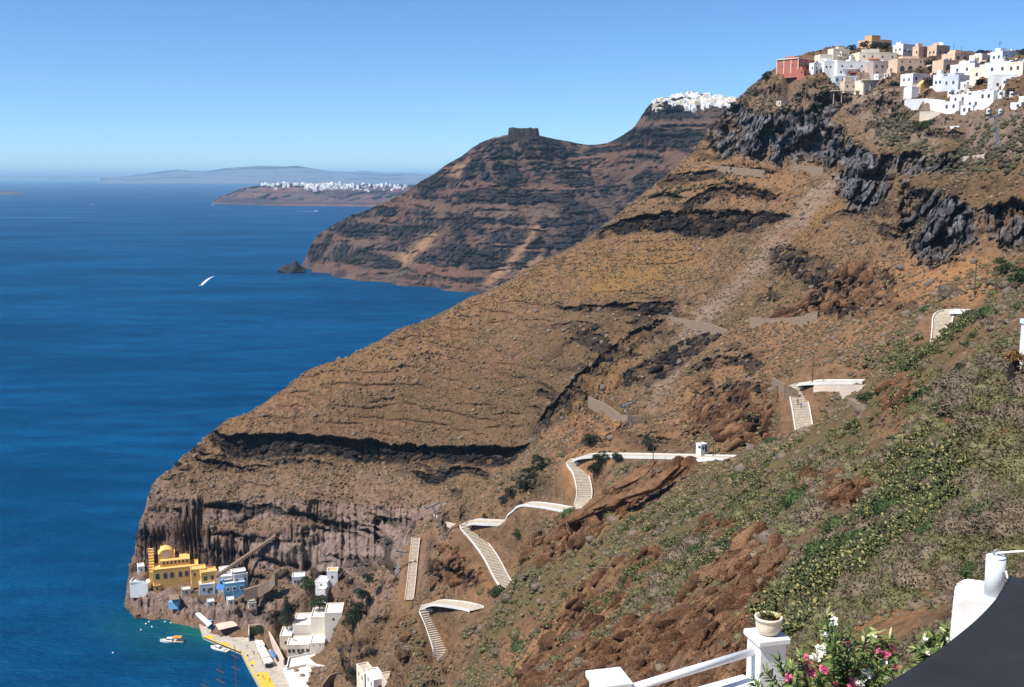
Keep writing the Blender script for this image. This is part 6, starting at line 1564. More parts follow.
# ------------------------------------------------------------------ terrace in the foreground
M_POT = simple('cream_pot', (.66, .58, .45), .75, .12, 14, obj=True, dirt=(.42, .36, .28), bmp=.003)
M_PLINTH = simple('painted_masonry', (.74, .735, .72), .7, .07, 9, obj=True, dirt=(.60, .57, .51), bmp=.004)
M_RAIL = simple('white_painted_pipe', (.78, .79, .80), .35, .05, 9, obj=True, dirt=(.62, .60, .56), spec=.5)
M_GPIPE = simple('pale_grey_pipe', (.60, .64, .66), .45, .05, 9, obj=True, dirt=(.52, .54, .54), spec=.4)
M_ROPE = simple('white_cord', (.68, .65, .60), .8, .15, 60, obj=True)
def bevel_box(x0, x1, y0, y1, z0, z1, bv=.012):
    bm = bmesh.new(); bmesh.ops.create_cube(bm, size=1)
    for v in bm.verts: v.co = ((x0 + x1) / 2 + v.co.x * (x1 - x0), (y0 + y1) / 2 + v.co.y * (y1 - y0), (z0 + z1) / 2 + v.co.z * (z1 - z0))
    bmesh.ops.bevel(bm, geom=bm.edges[:], offset=bv, segments=3, affect='EDGES', profile=.5)
    return bm
def bobj(bm, name, m, parent=None, loc=None, rotz=0, smooth=False):
    me_ = bpy.data.meshes.new(name); bm.to_mesh(me_); bm.free(); me_.materials.append(m)
    if smooth:
        for p in me_.polygons: p.use_smooth = True
    return link(name, me_, parent, loc, rotz)
def narrow_leaf(rs, p, d, L, w, vs, fs):
    d = d / np.linalg.norm(d); s = np.cross(d, np.array([0, 0, 1.0])); s /= max(np.linalg.norm(s), 1e-6); s = s * math.cos(rs.uniform(-1, 1)) + np.cross(d, s) * math.sin(rs.uniform(-1, 1)); k = len(vs)
    dr = np.array([0, 0, -L * .16])
    vs += [p, p + d * L * .35 + s * w, p + d * L * .7 + s * w * .8 + dr * .5, p + d * L + dr, p + d * L * .7 - s * w * .8 + dr * .5, p + d * L * .35 - s * w]
    fs += [(k, k + 1, k + 5, k), (k + 1, k + 2, k + 4, k + 5), (k + 2, k + 3, k + 4, k + 2)]
M_OLEA = leaf_mat('oleander_leaf', (.055, .095, .024), (.175, .235, .065), tip=(.26, .29, .10), scale=9, rough=.42)
M_PINKF = simple('pink_petals', (.76, .16, .28), .6, .25, 30)
M_WHITEF = simple('white_petals', (.80, .78, .68), .6, .12, 30)
M_STEM = simple('green_brown_stem', (.10, .085, .04), .8, .3, 20)
def flower_head(rs, c, r, vs, fs, n=14):
    for _ in range(n):
        o = c + np.clip(rs.normal(size=3), -1, 1) * r * .42; ax = rs.normal(size=3) + np.array([0, -.6, .6]); ax /= np.linalg.norm(ax)
        x = np.cross(ax, [.3, .5, .8]); x /= np.linalg.norm(x); y = np.cross(ax, x)
        for j in range(5):
            a = 2 * PI * j / 5; d = x * math.cos(a) + y * math.sin(a); s = -x * math.sin(a) + y * math.cos(a); q_ = r * .42; k = len(vs)
            vs += [o, o + d * q_ * .6 + s * q_ * .36 + ax * q_ * .15, o + d * q_ + ax * q_ * .2, o + d * q_ * .6 - s * q_ * .36 + ax * q_ * .15]; fs.append((k, k + 1, k + 2, k + 3))
def oleander(stems, base, label, flowers, seed, leafL=.085):
    rs = np.random.default_rng(seed); r = empty('oleander', base); tag(r, label, 'shrub'); b = np.array(base)
    st = MB(); vs = []; fs = []
    for tip in stems:
        t = np.array(tip) - b; a = np.array([rs.uniform(-.15, .15), rs.uniform(-.1, .1), 0]); mid = a * .4 + t * .5 + np.array([0, 0, .05])
        pts = [a, mid, t]; st.path([tuple(x) for x in pts], [.012, .008, .004], 5)
        for q_ in np.linspace(.3, 1, 25):
            p = a * (1 - q_) ** 2 + 2 * mid * q_ * (1 - q_) + t * q_ ** 2; ax = (t - mid) / np.linalg.norm(t - mid)
            for j in range(4):
                d = rs.normal(size=3); d -= ax * d.dot(ax); d /= np.linalg.norm(d); narrow_leaf(rs, p, d * .85 + ax * rs.uniform(.3, 1.1), leafL * rs.uniform(.6, 1.2), leafL * .105, vs, fs)
    st.build('stems', M_STEM, r)
    fs2 = [f if f[0] != f[3] else f for f in fs]
    me_ = bpy.data.meshes.new('foliage'); me_.from_pydata([tuple(v) for v in vs], [], [tuple(dict.fromkeys(f)) for f in fs2]); me_.materials.append(M_OLEA); link('foliage', me_, r)
    for (c, rad, col) in flowers:
        v, f = [], []; flower_head(rs, np.array(c) - b, rad * .82, v, f); me_ = bpy.data.meshes.new('flower_cluster'); me_.from_pydata([tuple(x) for x in v], [], f); me_.materials.append(M_PINKF if col == 'p' else M_WHITEF)
        o = link('flower_cluster', me_, r)
    return r
def foreground():
    # pillar with the pot
    zt = at(767, 634, 9.0)[2]; p = Vector(at(767, 634, 9.0))
    tag(MB().prism([(-5, 7.3), (.6, 8.25), (2.3, 9.25), (5.4, 8.3), (9, 8.0), (9, 1.52), (-5, 1.52)], zt - 9, zt - 1.05).build('terrace_floor', M_PAVE), kind='structure')
    tag(MB().prism([(-5, -9), (9, -9), (9, 1.5), (-5, 1.5)], zt - 9, CZ - 1.6).build('terrace_floor', M_PAVE), kind='structure')
    r = empty('railing_pillar', (p.x, p.y, zt - 1.05), .25); tag(r, 'square white masonry pillar carrying a flower pot', 'pillar')
    bobj(bevel_box(-.125, .125, -.125, .125, -.6, 1.0), 'shaft', M_PLINTH, r); bobj(bevel_box(-.15, .15, -.15, .15, 1.002, 1.055, .01), 'cap', M_PLINTH, r)
    # the pot
    t = empty('flower_pot', (p.x + .01, p.y, zt + .007)); tag(t, 'round cream flower pot with a small succulent on the white pillar', 'flower pot')
    MB().lathe([(.062, 0), (.085, .01), (.105, .05), (.112, .095), (.108, .125), (.118, .132), (.122, .15), (.112, .158), (.10, .148), (.096, .125)], 28).build('pot', M_POT, t, smooth=True)
    MB().lathe([(.098, .126), (.05, .132), (.01, .134)], 20).build('soil', simple('potting_soil', (.06, .04, .03), .95, .3, 30, obj=True), t)
    rs = np.random.default_rng(5); vs, fs = [], []
    for k in range(60):
        a = rs.uniform(0, 2 * PI); rr = rs.uniform(0, .06); b = np.array([rr * math.cos(a), rr * math.sin(a), .13]); narrow_leaf(rs, b, np.array([math.cos(a) * .5, math.sin(a) * .5, rs.uniform(.5, 1.3)]), rs.uniform(.05, .095), .012, vs, fs)
    me_ = bpy.data.meshes.new('succulent'); me_.from_pydata([tuple(v) for v in vs], [], [tuple(dict.fromkeys(f)) for f in fs]); me_.materials.append(leaf_mat('succulent_leaf', (.06, .075, .02), (.16, .15, .05), tip=(.30, .22, .05), scale=30)); link('succulent', me_, t)
    # second pillar
    p2 = Vector(at(609, 677, 7.9)); p2.z = zt - .02
    u2, s2 = us(609, 677); Y2 = (zt - .02 - CZ) / s2; p2 = Vector((u2 * Y2, Y2, zt - .02))
    r = empty('railing_pillar', (p2.x, p2.y, p2.z - 1.05), .25); tag(r, 'low square white pillar without a pot at the left end of the pipe rail', 'pillar')
    bobj(bevel_box(-.125, .125, -.125, .125, -.6, 1.0), 'shaft', M_PLINTH, r); bobj(bevel_box(-.15, .15, -.15, .15, 1.002, 1.055, .01), 'cap', M_PLINTH, r)
    # rail
    a = Vector((p2.x + .12, p2.y + .02, zt - .145)); b = Vector((p.x - .12, p.y - .03, zt - .145))
    m = MB().tube(a, b, .034, n=18); tag(m.build('pipe_rail', M_RAIL, smooth=True), 'white painted pipe rail running between the two white pillars', 'railing')
    # plinth wall under the rail
    d = (p - p2); d.z = 0; L = d.length; ang = math.atan2(d.y, d.x)
    o = bobj(bevel_box(.14, L - .14, -.13, .13, -2.5, 0, .015), 'low_wall', M_PLINTH, None, (p2.x, p2.y, at(700, 683, 8.6)[2] - .13), ang); tag(o, 'low white wall top beneath the pipe rail', 'wall')
    # pillar with the pipe post
    q = Vector(at(979, 584, 7.6))
    r = empty('anchor_block', (q.x, q.y, q.z - 1.5), -.42); tag(r, 'thick white masonry block with a sloping shoulder beside the dark shade sail', 'pillar')
    m = bmesh.new(); w, dp = .17, .21
    prof = [(-w, 0), (w, 0), (w, 1.46), (-w * .55, 1.46), (-w * .95, 1.40), (-w * 1.08, .6)]
    vs = [m.verts.new((x, -dp, z)) for x, z in prof] + [m.verts.new((x, dp, z)) for x, z in prof]; n = len(prof)
    m.faces.new(vs[:n]); m.faces.new(vs[n:][::-1])
    for i in range(n): m.faces.new((vs[i], vs[n + i], vs[n + (i + 1) % n], vs[(i + 1) % n]))
    bmesh.ops.recalc_face_normals(m, faces=m.faces[:]); bmesh.ops.bevel(m, geom=m.edges[:], offset=.014, segments=3, affect='EDGES')
    bobj(m, 'block', M_PLINTH, r)
    MB().tube((-.02, -.225, 1.28), (.03, -.30, 1.22), .011, n=8).build('wall_hook', M_STEEL, r)
    c = Vector(at(994, 590, 7.5)); ct = at(994, 557, 7.5)[2]
    t = empty('sail_post', (c.x, c.y, c.z)); tag(t, 'short pale grey round post on the white block holding the sail cord', 'post')
    MB().tube((0, 0, -.03), (0, 0, ct - c.z), .067, n=24).build('pipe', M_GPIPE, t, smooth=True); MB().lathe([(.067, 0), (.07, .004), (.06, .010), (.002, .012)], 24, (0, 0, ct - c.z)).build('cap', M_GPIPE, t, smooth=True)
    k = MB()
    for i in range(10):
        a0, a1 = 2 * PI * i / 10, 2 * PI * (i + 1) / 10; k.tube((.022 * math.cos(a0), 0, ct - c.z + .032 + .022 * math.sin(a0)), (.022 * math.cos(a1), 0, ct - c.z + .032 + .022 * math.sin(a1)), .006, n=6)
    k.build('eye_bolt', M_STEEL, t)
    top = Vector((c.x, c.y, ct + .03))
    tag(MB().path([top, top.lerp(Vector(at(1060, 543, 7.2)), .5) - Vector((0, 0, .02)), Vector(at(1060, 543, 7.2))], .008, 6).build('guy_cord', M_ROPE), 'white cord running from the post top to the right, above the sail', 'cord')
    A = Vector(at(1010.5, 577, 7.0)); side = Vector((c.x + .066, c.y - .02, ct - .09))
    tag(MB().path([side, side.lerp(A, .35) - Vector((0, 0, .035)), side.lerp(A, .7) - Vector((0, 0, .03)), A], .007, 6).build('tie_cord', M_ROPE), 'short slack white cord tying the sail corner to the post', 'cord')
    # the sail: a shallow saddle between its corners
    M_SAIL, nt, b = mat('charcoal_mesh_fabric'); pp = pos(nt, True); n1 = noise_node(nt, 2.2, 3, .5, pp).outputs[0]
    wv = nt.nodes.new('ShaderNodeTexWave'); wv.inputs['Scale'].default_value = 60; nt.links.new(pp, wv.inputs[0])
    nt.links.new(mixc(nt, mth(nt, 'MULTIPLY', wv.outputs['Color'], .25), ramp(nt, n1, [(.3, (.010, .012, .015)), (.7, (.019, .021, .026))]), (.034, .036, .041)), b.inputs['Base Color']); b.inputs['Roughness'].default_value = .8; b.inputs['Specular IOR Level'].default_value = .2
    edge = [(1010.5, 577, 7.0), (998, 599, 6.6), (980, 619, 6.2), (955, 640, 5.7), (925, 662, 5.2), (893, 683, 4.8), (850, 712, 4.3), (790, 755, 3.8)]
    top_e = [(1010.5, 577.3, 7.0), (1026, 579, 6.8), (1045, 583, 6.5), (1070, 590, 6.1), (1100, 600, 5.7), (1140, 612, 5.2), (1190, 630, 4.7), (1260, 660, 4.1)]
    E = smooth_line([Vector(at(*e)) for e in edge], .08); T = smooth_line([Vector(at(*e)) for e in top_e], .08); nn = 30
    def samp(L_, t): x = t * (len(L_) - 1); i = min(int(x), len(L_) - 2); return L_[i].lerp(L_[i + 1], x - i)
    vs = []; 
    for i in range(nn + 1):
        for j in range(nn + 1):
            a_, b_ = samp(E, i / nn), samp(T, i / nn); s = j / nn; p_ = a_.lerp(b_, s); p_.z += -.25 * math.sin(PI * s) * (i / nn) * .35 + .012 * math.sin(9 * s + 3 * i / nn) * (i / nn); vs.append(p_)
    fs = [(i * (nn + 1) + j, i * (nn + 1) + j + 1, (i + 1) * (nn + 1) + j + 1, (i + 1) * (nn + 1) + j) for i in range(nn) for j in range(nn)]
    sr = empty('shade_sail', tuple(A)); tag(sr, 'charcoal fabric shade sail stretched across the lower right corner', 'shade sail')
    o = MB().add([v - A for v in vs], fs).build('fabric', M_SAIL, sr, smooth=True)
    sd = o.modifiers.new('solid', 'SOLIDIFY'); sd.thickness = .004
    MB().path([e - A for e in E], .011, 6).build('hem', M_SAIL, sr, smooth=True)
    sm = MB()
    for j in (9, 19):
        sm.path([vs[i * (nn + 1) + j] - A + Vector((0, 0, .002)) for i in range(nn + 1)], .003, 6)
    sm.build('seam', M_SAIL, sr, smooth=True)
    # oleanders
    g = lambda px, py, Y=6.6: at(px, py, Y)
    stems = [g(x, y, 6.6 + random.uniform(-.35, .45)) for x, y in ((752, 683), (765, 672), (778, 660), (790, 668), (800, 655), (808, 668), (815, 650), (822, 640), (830, 628), (836, 645), (842, 632), (848, 655), (855, 640), (862, 652), (870, 642), (878, 634), (884, 648), (892, 652), (898, 664), (905, 674), (880, 668), (858, 672), (838, 672), (820, 676), (795, 684), (770, 690), (870, 684), (845, 688), (910, 684), (826, 615), (835, 636), (851, 628), (866, 636), (889, 640))]
    base = at(835, 760, 6.7)
    fl = [(g(833, 622, 6.6), .055, 'w'), (g(826, 634, 6.6), .05, 'w'), (g(821, 648, 6.55), .06, 'w'), (g(816, 656, 6.5), .06, 'w'), (g(841, 640, 6.6), .04, 'w'), (g(871, 637, 6.5), .05, 'w'), (g(866, 674, 6.4), .06, 'w'), (g(860, 683, 6.4), .06, 'w'), (g(884, 662, 6.5), .035, 'w'),
          (g(809, 665, 6.4), .05, 'p'), (g(811, 674, 6.4), .05, 'p'), (g(806, 657, 6.5), .028, 'p'), (g(893, 649, 6.5), .04, 'p'), (g(879, 650, 6.5), .035, 'p'), (g(852, 683, 6.4), .05, 'p'), (g(886, 655, 6.4), .045, 'p'), (g(868, 650, 6.4), .035, 'p'), (g(824, 669, 6.35), .045, 'p'), (g(898, 668, 6.4), .04, 'p'), (g(789, 678, 6.4), .04, 'p'), (g(849, 643, 6.5), .026, 'p'), (g(835, 686, 6.4), .04, 'p')]
    oleander(stems, base, 'leafy oleander with pink and white flowers in front of the white pillar', fl, 3)
    st2 = [g(x, y, 7.6 + random.uniform(-.2, .2)) for x, y in ((918, 648), (926, 640), (935, 636), (944, 634), (950, 642), (940, 650), (930, 655), (922, 660), (948, 628))]
    fl2 = [(g(924, 640, 7.5), .04, 'w'), (g(941, 650, 7.5), .05, 'w'), (g(928, 652, 7.5), .035, 'w'), (g(948, 640, 7.5), .03, 'w')]
    oleander(st2, at(938, 690, 7.7), 'smaller oleander with only white flowers beside the sail edge', fl2, 9, .09)

# ------------------------------------------------------------------ people, tiny on the path and quay
def person(loc, rz, label, shirt, legs, stride=.22):
    me_ = bpy.data.meshes.new('person')
    V = [(0,0,.95),(0,0,1.15),(0,0,1.38),(0,0,1.50),(0,.01,1.62),(0,.01,1.72), (.1,0,.9),(.11,stride*.5,.5),(.11,stride*.4,.08),(.11,stride*.4+.13,.04), (-.1,0,.9),(-.11,-stride*.3,.5),(-.11,-stride,.09),(-.11,-stride+.13,.04), (.19,0,1.40),(.25,-.06,1.14),(.26,.05,.92), (-.19,0,1.40),(-.25,.06,1.14),(-.26,.14,.93)]
    E = [(0,1),(1,2),(2,3),(3,4),(4,5),(0,6),(6,7),(7,8),(8,9),(0,10),(10,11),(11,12),(12,13),(2,14),(14,15),(15,16),(2,17),(17,18),(18,19)]
    R_ = [.15,.13,.15,.06,.09,.085,.10,.07,.05,.04,.10,.07,.05,.04,.06,.045,.035,.06,.045,.035]
    me_.from_pydata(V, E, []); o = bpy.data.objects.new('person', me_); C.objects.link(o)
    md = o.modifiers.new('skin', 'SKIN'); 
    for v, r_ in zip(me_.skin_vertices[0].data, R_): v.radius = (r_, r_ * .85)
    me_.skin_vertices[0].data[0].use_root = True
    s = o.modifiers.new('sub', 'SUBSURF'); s.levels = 1; s.render_levels = 1
    dg = bpy.context.evaluated_depsgraph_get(); m2 = bpy.data.meshes.new_from_object(o.evaluated_get(dg)); o.modifiers.clear(); o.data = m2; m2.name = 'person'
    m2.materials.clear()
    for mm in (shirt, legs, M_SKIN, M_HAIR): m2.materials.append(mm)
    for p in m2.polygons:
        z = p.center.z; x = abs(p.center.x)
        p.material_index = 3 if z > 1.66 else 2 if z > 1.46 or (x > .2 and z < 1.2) else 0 if z > .92 else 1; p.use_smooth = True
    o.location = loc; o.rotation_euler = (0, 0, rz); tag(o, label, 'person'); return o
M_SKIN = simple('skin', (.50, .30, .21), .6, .08, 8); M_HAIR = simple('dark_hair', (.03, .02, .015), .6, .2, 20)
def people():
    dk = simple('dark_cloth', (.03, .03, .04), .9, .2, 6); bl = simple('blue_cloth', (.06, .12, .30), .9, .2, 6); wh = simple('white_cloth', (.7, .69, .66), .9, .1, 6); rd = simple('red_cloth', (.45, .05, .05), .9, .1, 6)
    def on(k, t, off): pl, w = PL[k]; i = int(t * (len(pl) - 1)); return pl[i] + Vector((off, 0, .02))
    person(on('high', .40, -.6), 2.6, 'person in dark clothes walking down the steps below the sharp path bend', dk, dk)
    person(on('high', .36, .1), 2.7, 'person in a blue shirt right beside the one in dark clothes on the steps', bl, dk)
    person(on('mid', .17, .9), .4, 'person in dark clothes climbing the long straight flight of the zigzag', dk, bl)
    person(on('mid', .70, .2), 1.4, 'person in a white shirt on the path near the white hut', wh, dk)
    for x, y, s, l, lab in ((252, 652, wh, bl, 'person in a white shirt standing at the bend of the quay'), (254, 655, rd, dk, 'person in a red shirt next to the bend of the quay'), (263, 679, dk, bl, 'person in dark clothes on the yellow painted patch of the quay'), (233, 641, wh, dk, 'person in a white shirt near the beige tavern roof'), (247, 648, bl, dk, 'person in a blue shirt on the quay corner beside the moored boat'), (270, 682, rd, bl, 'person in a red shirt at the landward side of the yellow patch'), (215, 632, dk, dk, 'person in dark clothes at the far end of the quay')):
        person(atz(x, y, QZ + .012), 1.0 + x, lab, s, l, .12)
import time as _t; _T0 = _t.time()
def lap(s): print('LAP', s, round(_t.time() - _T0, 1))
make_haze()
make_sea()
hz, hrows, hcols = make_headland()
m_far = strata_material('far_cliffs', (.060, .036, .036), (.125, .080, .072), (.022, .017, .020), (.17, .115, .09), .012, (.12, .048, .042))
oia, oia_co, oia_ny = ridge_land('far_headland', [212,222,235,250,265,300,350,400,430,470], [203.5,204,204.3,205,205.4,206,206.6,207.2,207.6,208], [202,196,191,187,184.6,184.2,184.4,185.2,186,187], 380, m_far, 5)
m_hill = strata_material('distant_hills', (.10, .085, .07), (.16, .13, .10), (.07, .06, .05), (.18, .15, .12), .001, (.15, .11, .09))
_hx = [100,130,150,165,180,192,205,222,240,262,285,298,312,330,350,365,385,400,425,450,480,560]
ridge_land('distant_hills', _hx, [179] * len(_hx), [177.6,176,173,171.0,169.6,171.2,171.4,168.8,167.2,165.8,166.6,165.8,168.3,171,172,170.6,173.2,172.4,174.4,173,174,177], 6000, m_hill, 9, base_at=31000, amp=.05)
ridge_land('distant_hills', [-60,0,40,60,80,110,140], [179]*7, [175.6,175.2,175.8,175.0,175.6,176.6,177.2], 6000, m_hill, 19, nx=80, base_at=52000, amp=.06)
ridge_land('headland', [-60,-20,0,14,22,26], [194.5,194.5,194.5,194.4,194.2,194.0], [190.8,191,191.4,191.8,193.2,194.2], 160, m_far, 29, nx=60)
villages(hz, hrows, hcols)
make_paths(); make_walls(); make_poles(); town(); port(); hut(); foreground(); people(); cut_plots(); see_land()
lap('far')
co, quad, (m1, m2, m3), sel, cragv = detail_land()
lap('detail')
M_LAND = land_material()
me = mesh_np('hillside', co, quad, M_LAND)
set_att(me, 'rock', m1); set_att(me, 'soil', m2); set_att(me, 'cover', m3)
tag(link('hillside', me), kind='structure')
lap('land')
# ---- what grows and lies on it
svis = VIS.ravel()[sel]; spx, spy = pix(co[:, 0], co[:, 1], co[:, 2]); spx = spx.astype(np.float32); spy = spy.astype(np.float32)
sdist = np.hypot(co[:, 0], co[:, 1])
dR = np.gradient(ROW)[:, None] * np.ones((1, NC)); dU = np.gradient(ucol)[None] * YY
sarea = (dR * dU).ravel()[sel]; spix = np.abs(np.gradient(S0, axis=0) * np.gradient(ucol)[None]).ravel()[sel] 
sframe = ((spx > -70) & (spx < 1100) & (spy < 760)).astype(np.float32)
rocky = np.clip(m1.max(1) , 0, 1); calmv = 1 - m3[:, 3]
clumpy = sstep(.42, .62, fbm(co[:, 0] / 9, co[:, 1] / 9, None, 3, 301))
dens = (1 - rocky) * calmv * svis * (co[:, 2] > 8) * (.25 + clumpy) * (1 - .85 * m2[:, 2])
# far scrub on the big slopes: beyond counting
i = pick(dens * (sdist > 230), 46000)
r = rng.uniform(.22, .62, len(i)) * np.where(rng.random(len(i)) < .05, 1.9, 1)
v, f = lumps(co[i] + np.array([0, 0, .1]), r, (.55, .9))
tag(link('scrub', mesh_np('scrub', v, f, M_SCRUB)), 'low dry scrub dotted over the brown slopes', 'scrub', kind='stuff')
i = pick((.3 - .25 * rocky + .6 * m2[:, 2]) * calmv * svis * (co[:, 2] > 3) * (sdist > 60), 9000)
r = (rng.pareto(2.6, len(i)) + .4) * np.clip(sdist[i] / 300, .3, 1.1) * .36; r = np.minimum(r, 1.5)
v, f = lumps(co[i], r, (.6, 1.0), .35)
tag(link('loose_stones', mesh_np('loose_stones', v, f, M_STONE)), 'loose stones and boulders strewn over the slopes', 'stones', kind='stuff')
ct = field([[(730,100),(760,84),(800,80),(860,86),(880,98),(850,112),(760,116)],[(880,104),(960,128),(1030,110),(1030,175),(930,170),(860,130)],[(640,200),(700,168),(760,176),(700,200)]], 8)
i = pick((.1 + clumpy) * ct * svis * calmv, 1500)
v, f = lumps(co[i], rng.uniform(.5, 1.5, len(i)), (.5, .8))
tag(link('clifftop_scrub', mesh_np('clifftop_scrub', v, f, leaf_mat('dark_scrub', (.030, .028, .014), (.085, .078, .036), scale=.4))), 'dark green-brown scrub on the rocks around the cliff town', 'scrub', kind='stuff')
# rock outcrops, real broken rock set into the slope
qr = (fbm(co[:, 0] / 14, co[:, 1] / 14, co[:, 2] / 7, 3, 501, ridged=True) > .52)
i = pick(cragv * qr * svis * calmv * (sdist > 40) * (sdist < 440), 4200, area=False)
v, f = rocks(co[i] - np.array([0, 0, .25]), np.minimum(.30 + rng.gamma(1.6, .34, len(i)), 2.6) * np.clip(sdist[i] / 190, .45, 1.25), 61)
tag(link('rock_outcrop', mesh_np('rock_outcrop', v, f, M_BROCK)), 'red-brown broken rock standing out of the near slope', 'rocks', kind='stuff')
i = pick((np.clip(m1[:, 0] - .3, 0, 1) + .35 * (m1[:, 1] > .05) * (m1[:, 1] < .7)) * svis * calmv * (sdist > 200), 2300, area=False)
v, f = rocks(co[i], np.minimum(.25 + rng.gamma(1.6, .28, len(i)), 1.5) * np.clip(sdist[i] / 450, .5, 1.2), 71, (1, .1, .12), 1.8, .8)
tag(link('lava_outcrop', mesh_np('lava_outcrop', v, f, M_LROCK)), 'dark lava rock breaking out along the strata of the slope', 'rocks', kind='stuff')
# nearer: rounded cushions, each built whole; the largest are things of their own
CACT = [[(468,655),(500,590),(560,555),(620,522),(690,500),(700,512),(640,535),(600,555),(560,580),(520,620),(490,650)],
        [(560,600),(600,590),(680,530),(760,460),(840,430),(850,445),(800,470),(760,500),(720,540),(690,560),(640,600),(560,660),(520,672)],
        [(690,520),(740,490),(800,450),(840,445),(800,500),(760,530),(740,560),(690,580),(640,600)],
        [(860,530),(880,470),(920,430),(975,430),(965,480),(945,510),(900,540),(840,590),(790,640),(760,625),(800,580),(840,550)],
        [(880,400),(910,345),(950,325),(965,345),(930,385),(905,420)],[(840,440),(870,400),(890,400),(870,430)],[(940,330),(980,312),(975,340),(950,350)]]
cw = np.maximum(field(CACT[:3], 16) * .30, field(CACT[3:], 10) * 1.15)
near = (sdist < 320) * (sdist > 16) * calmv * svis * (1 - .55 * rocky)
open_ = field([[(860,420),(905,415),(920,440),(870,452)],[(938,412),(970,405),(968,432),(944,434)],[(545,610),(600,570),(660,545),(672,560),(610,610),(520,670)],[(790,690),(860,625),(930,585),(950,592),(900,650),(840,700)],[(940,290),(930,258),(1000,265),(990,290)],[(590,655),(640,620),(760,600),(770,690),(560,690)]], 8)
i = pick(near * (1 - .92 * open_) * (.05 + 1.1 * clumpy + .55 * m3[:, 1] * (.25 + clumpy)) * (1 - .75 * np.clip(cw, 0, 1)), 22000, area=False)
r = np.clip(rng.lognormal(-.62, .42, len(i)), .22, 1.35) * np.clip(sdist[i] / 85, .55, 1.15)
i2 = pick((sdist < 260) * (sdist > 14) * (co[:, 2] > 20) * calmv, 9000, framed=False); i = np.concatenate([i, i2]); r = np.concatenate([r, rng.uniform(.35, 1.1, len(i2))])
v, f = lumps(co[i], r * .72, (.5, .72), .2)
# the same cover goes on beyond the picture's edges
kind_ = rng.random(len(i)) + .5 * (vnoise(co[i, 0] / 14, co[i, 1] / 14) - .5) < .42 + .25 * m3[i, 0]
fm = np.repeat(kind_, 20)
for sel_, mm, nm, lb in ((fm, M_OLIVE, 'olive_scrub', 'low olive-green cushion plants crowding the near slope'), (~fm, M_GREY, 'grey_scrub', 'low dry grey-brown cushion plants crowding the near slope')):
    ks = kind_ if sel_ is fm else ~kind_
    lv, lf = leaves(co[i][ks], r[ks], 44, .16, up=.7, hz=.72, slim=.30)
    ff = f[sel_]; tri = np.concatenate([lf[:, [0, 1, 2]], lf[:, [0, 2, 3]]]) + len(v)
    tag(link(nm, mesh_np(nm, np.concatenate([v, lv]), np.concatenate([ff, tri]), mm)), lb, 'scrub', kind='stuff')
bushes = [(mesh_np(nm, *bush_mesh(nm, 40 + k, mm, per=1500, size=.10), mm), lab, grp) for k, (nm, mm, lab, grp) in enumerate((
    ('grey_cushion_bush', M_GREY, 'rounded grey-brown cushion bush on the dry near slope', 'grey cushion bushes'), ('grey_cushion_bush', M_GREY, 'rounded grey-brown cushion bush on the dry near slope', 'grey cushion bushes'),
    ('olive_cushion_bush', M_OLIVE, 'rounded olive-green cushion bush on the dry near slope', 'olive cushion bushes'), ('olive_cushion_bush', M_OLIVE, 'rounded olive-green cushion bush on the dry near slope', 'olive cushion bushes'),
    ('green_bush', M_GREEN, 'leafy dark green bush among the dry cushions', 'leafy green bushes')))]
bz = field([[(820,640),(900,560),(960,500),(1030,440),(1030,570),(960,575),(900,610),(850,650)],[(960,440),(1030,380),(1030,470),(980,490)],[(920,395),(1030,330),(1030,400),(950,430)],[(590,470),(620,470),(600,500)],[(930,270),(1024,290),(1024,320),(940,310)],[(640,560),(720,520),(740,540),(660,590)]], 14)
i = pick(near * (.10 + bz) * (1 - open_), 290, area=False)
for n_, j in enumerate(i):
    k = (0, 2, 1, 3, 0, 2, 1, 4)[n_ % 8]; me_, lab, grp = bushes[k]; s_ = random.uniform(.8, 1.9) * min(1.5, max(.55, sdist[j] / 75))
    o = link(me_.name.split('.')[0], me_, None, tuple(co[j] - np.array([0, 0, .1 * s_])), random.uniform(0, 6.28)); o.scale = (s_, s_, s_ * random.uniform(.75, 1.05)); tag(o, lab, 'bush', grp)
pads_i = pick(cw * calmv * (sdist < 330) * (.03 + clumpy * sstep(.42, .58, fbm(co[:, 0] / 4.5, co[:, 1] / 4.5, None, 2, 311))), 6000, area=False)
lap('scatter')
def cactus_clump(seed, n=46):
    rs = np.random.default_rng(seed); vs = []; fs = []
    pts = [(0, 0, .1)]
    k = 0
    def pad(base, d, L, wdt):
        nonlocal k
        d = d / np.linalg.norm(d); s = np.cross(d, rs.normal(size=3)); s /= np.linalg.norm(s); t = np.cross(d, s)
        ring = []
        for a in np.linspace(0, 2 * PI, 8, endpoint=False):
            ring.append(base + d * L * (.5 - .5 * math.cos(a)) + s * wdt * math.sin(a) * (.75 + .25 * -math.cos(a)))
        c = base + d * L * .52
        vs.extend(ring); vs.append(c + t * L * .11); vs.append(c - t * L * .11)
        for j in range(8): fs.append((k + j, k + (j + 1) % 8, k + 8)); fs.append((k + (j + 1) % 8, k + j, k + 9))
        k += 10
        return base + d * L * .95
    tips = []
    for j in range(7):
        a = rs.uniform(0, 2 * PI); rr = rs.uniform(0, .22)
        tips.append((np.array([rr * math.cos(a), rr * math.sin(a), -.1]), np.array([.7 * math.cos(a), .7 * math.sin(a), .8])))
    while len(fs) < n * 16 and tips:
        b_, d_ = tips.pop(0)
        for _ in range(rs.integers(1, 3)):
            d2 = d_ + rs.normal(size=3) * .55; d2[2] = abs(d2[2]) * .8 + .1
            L = rs.uniform(.30, .46); tips.append((pad(b_, d2, L, L * .36), d2))
    me_ = mesh_np('prickly_pear', np.array(vs), np.array(fs), M_PAD); return me_
cact = [cactus_clump(900 + s_) for s_ in range(6)]
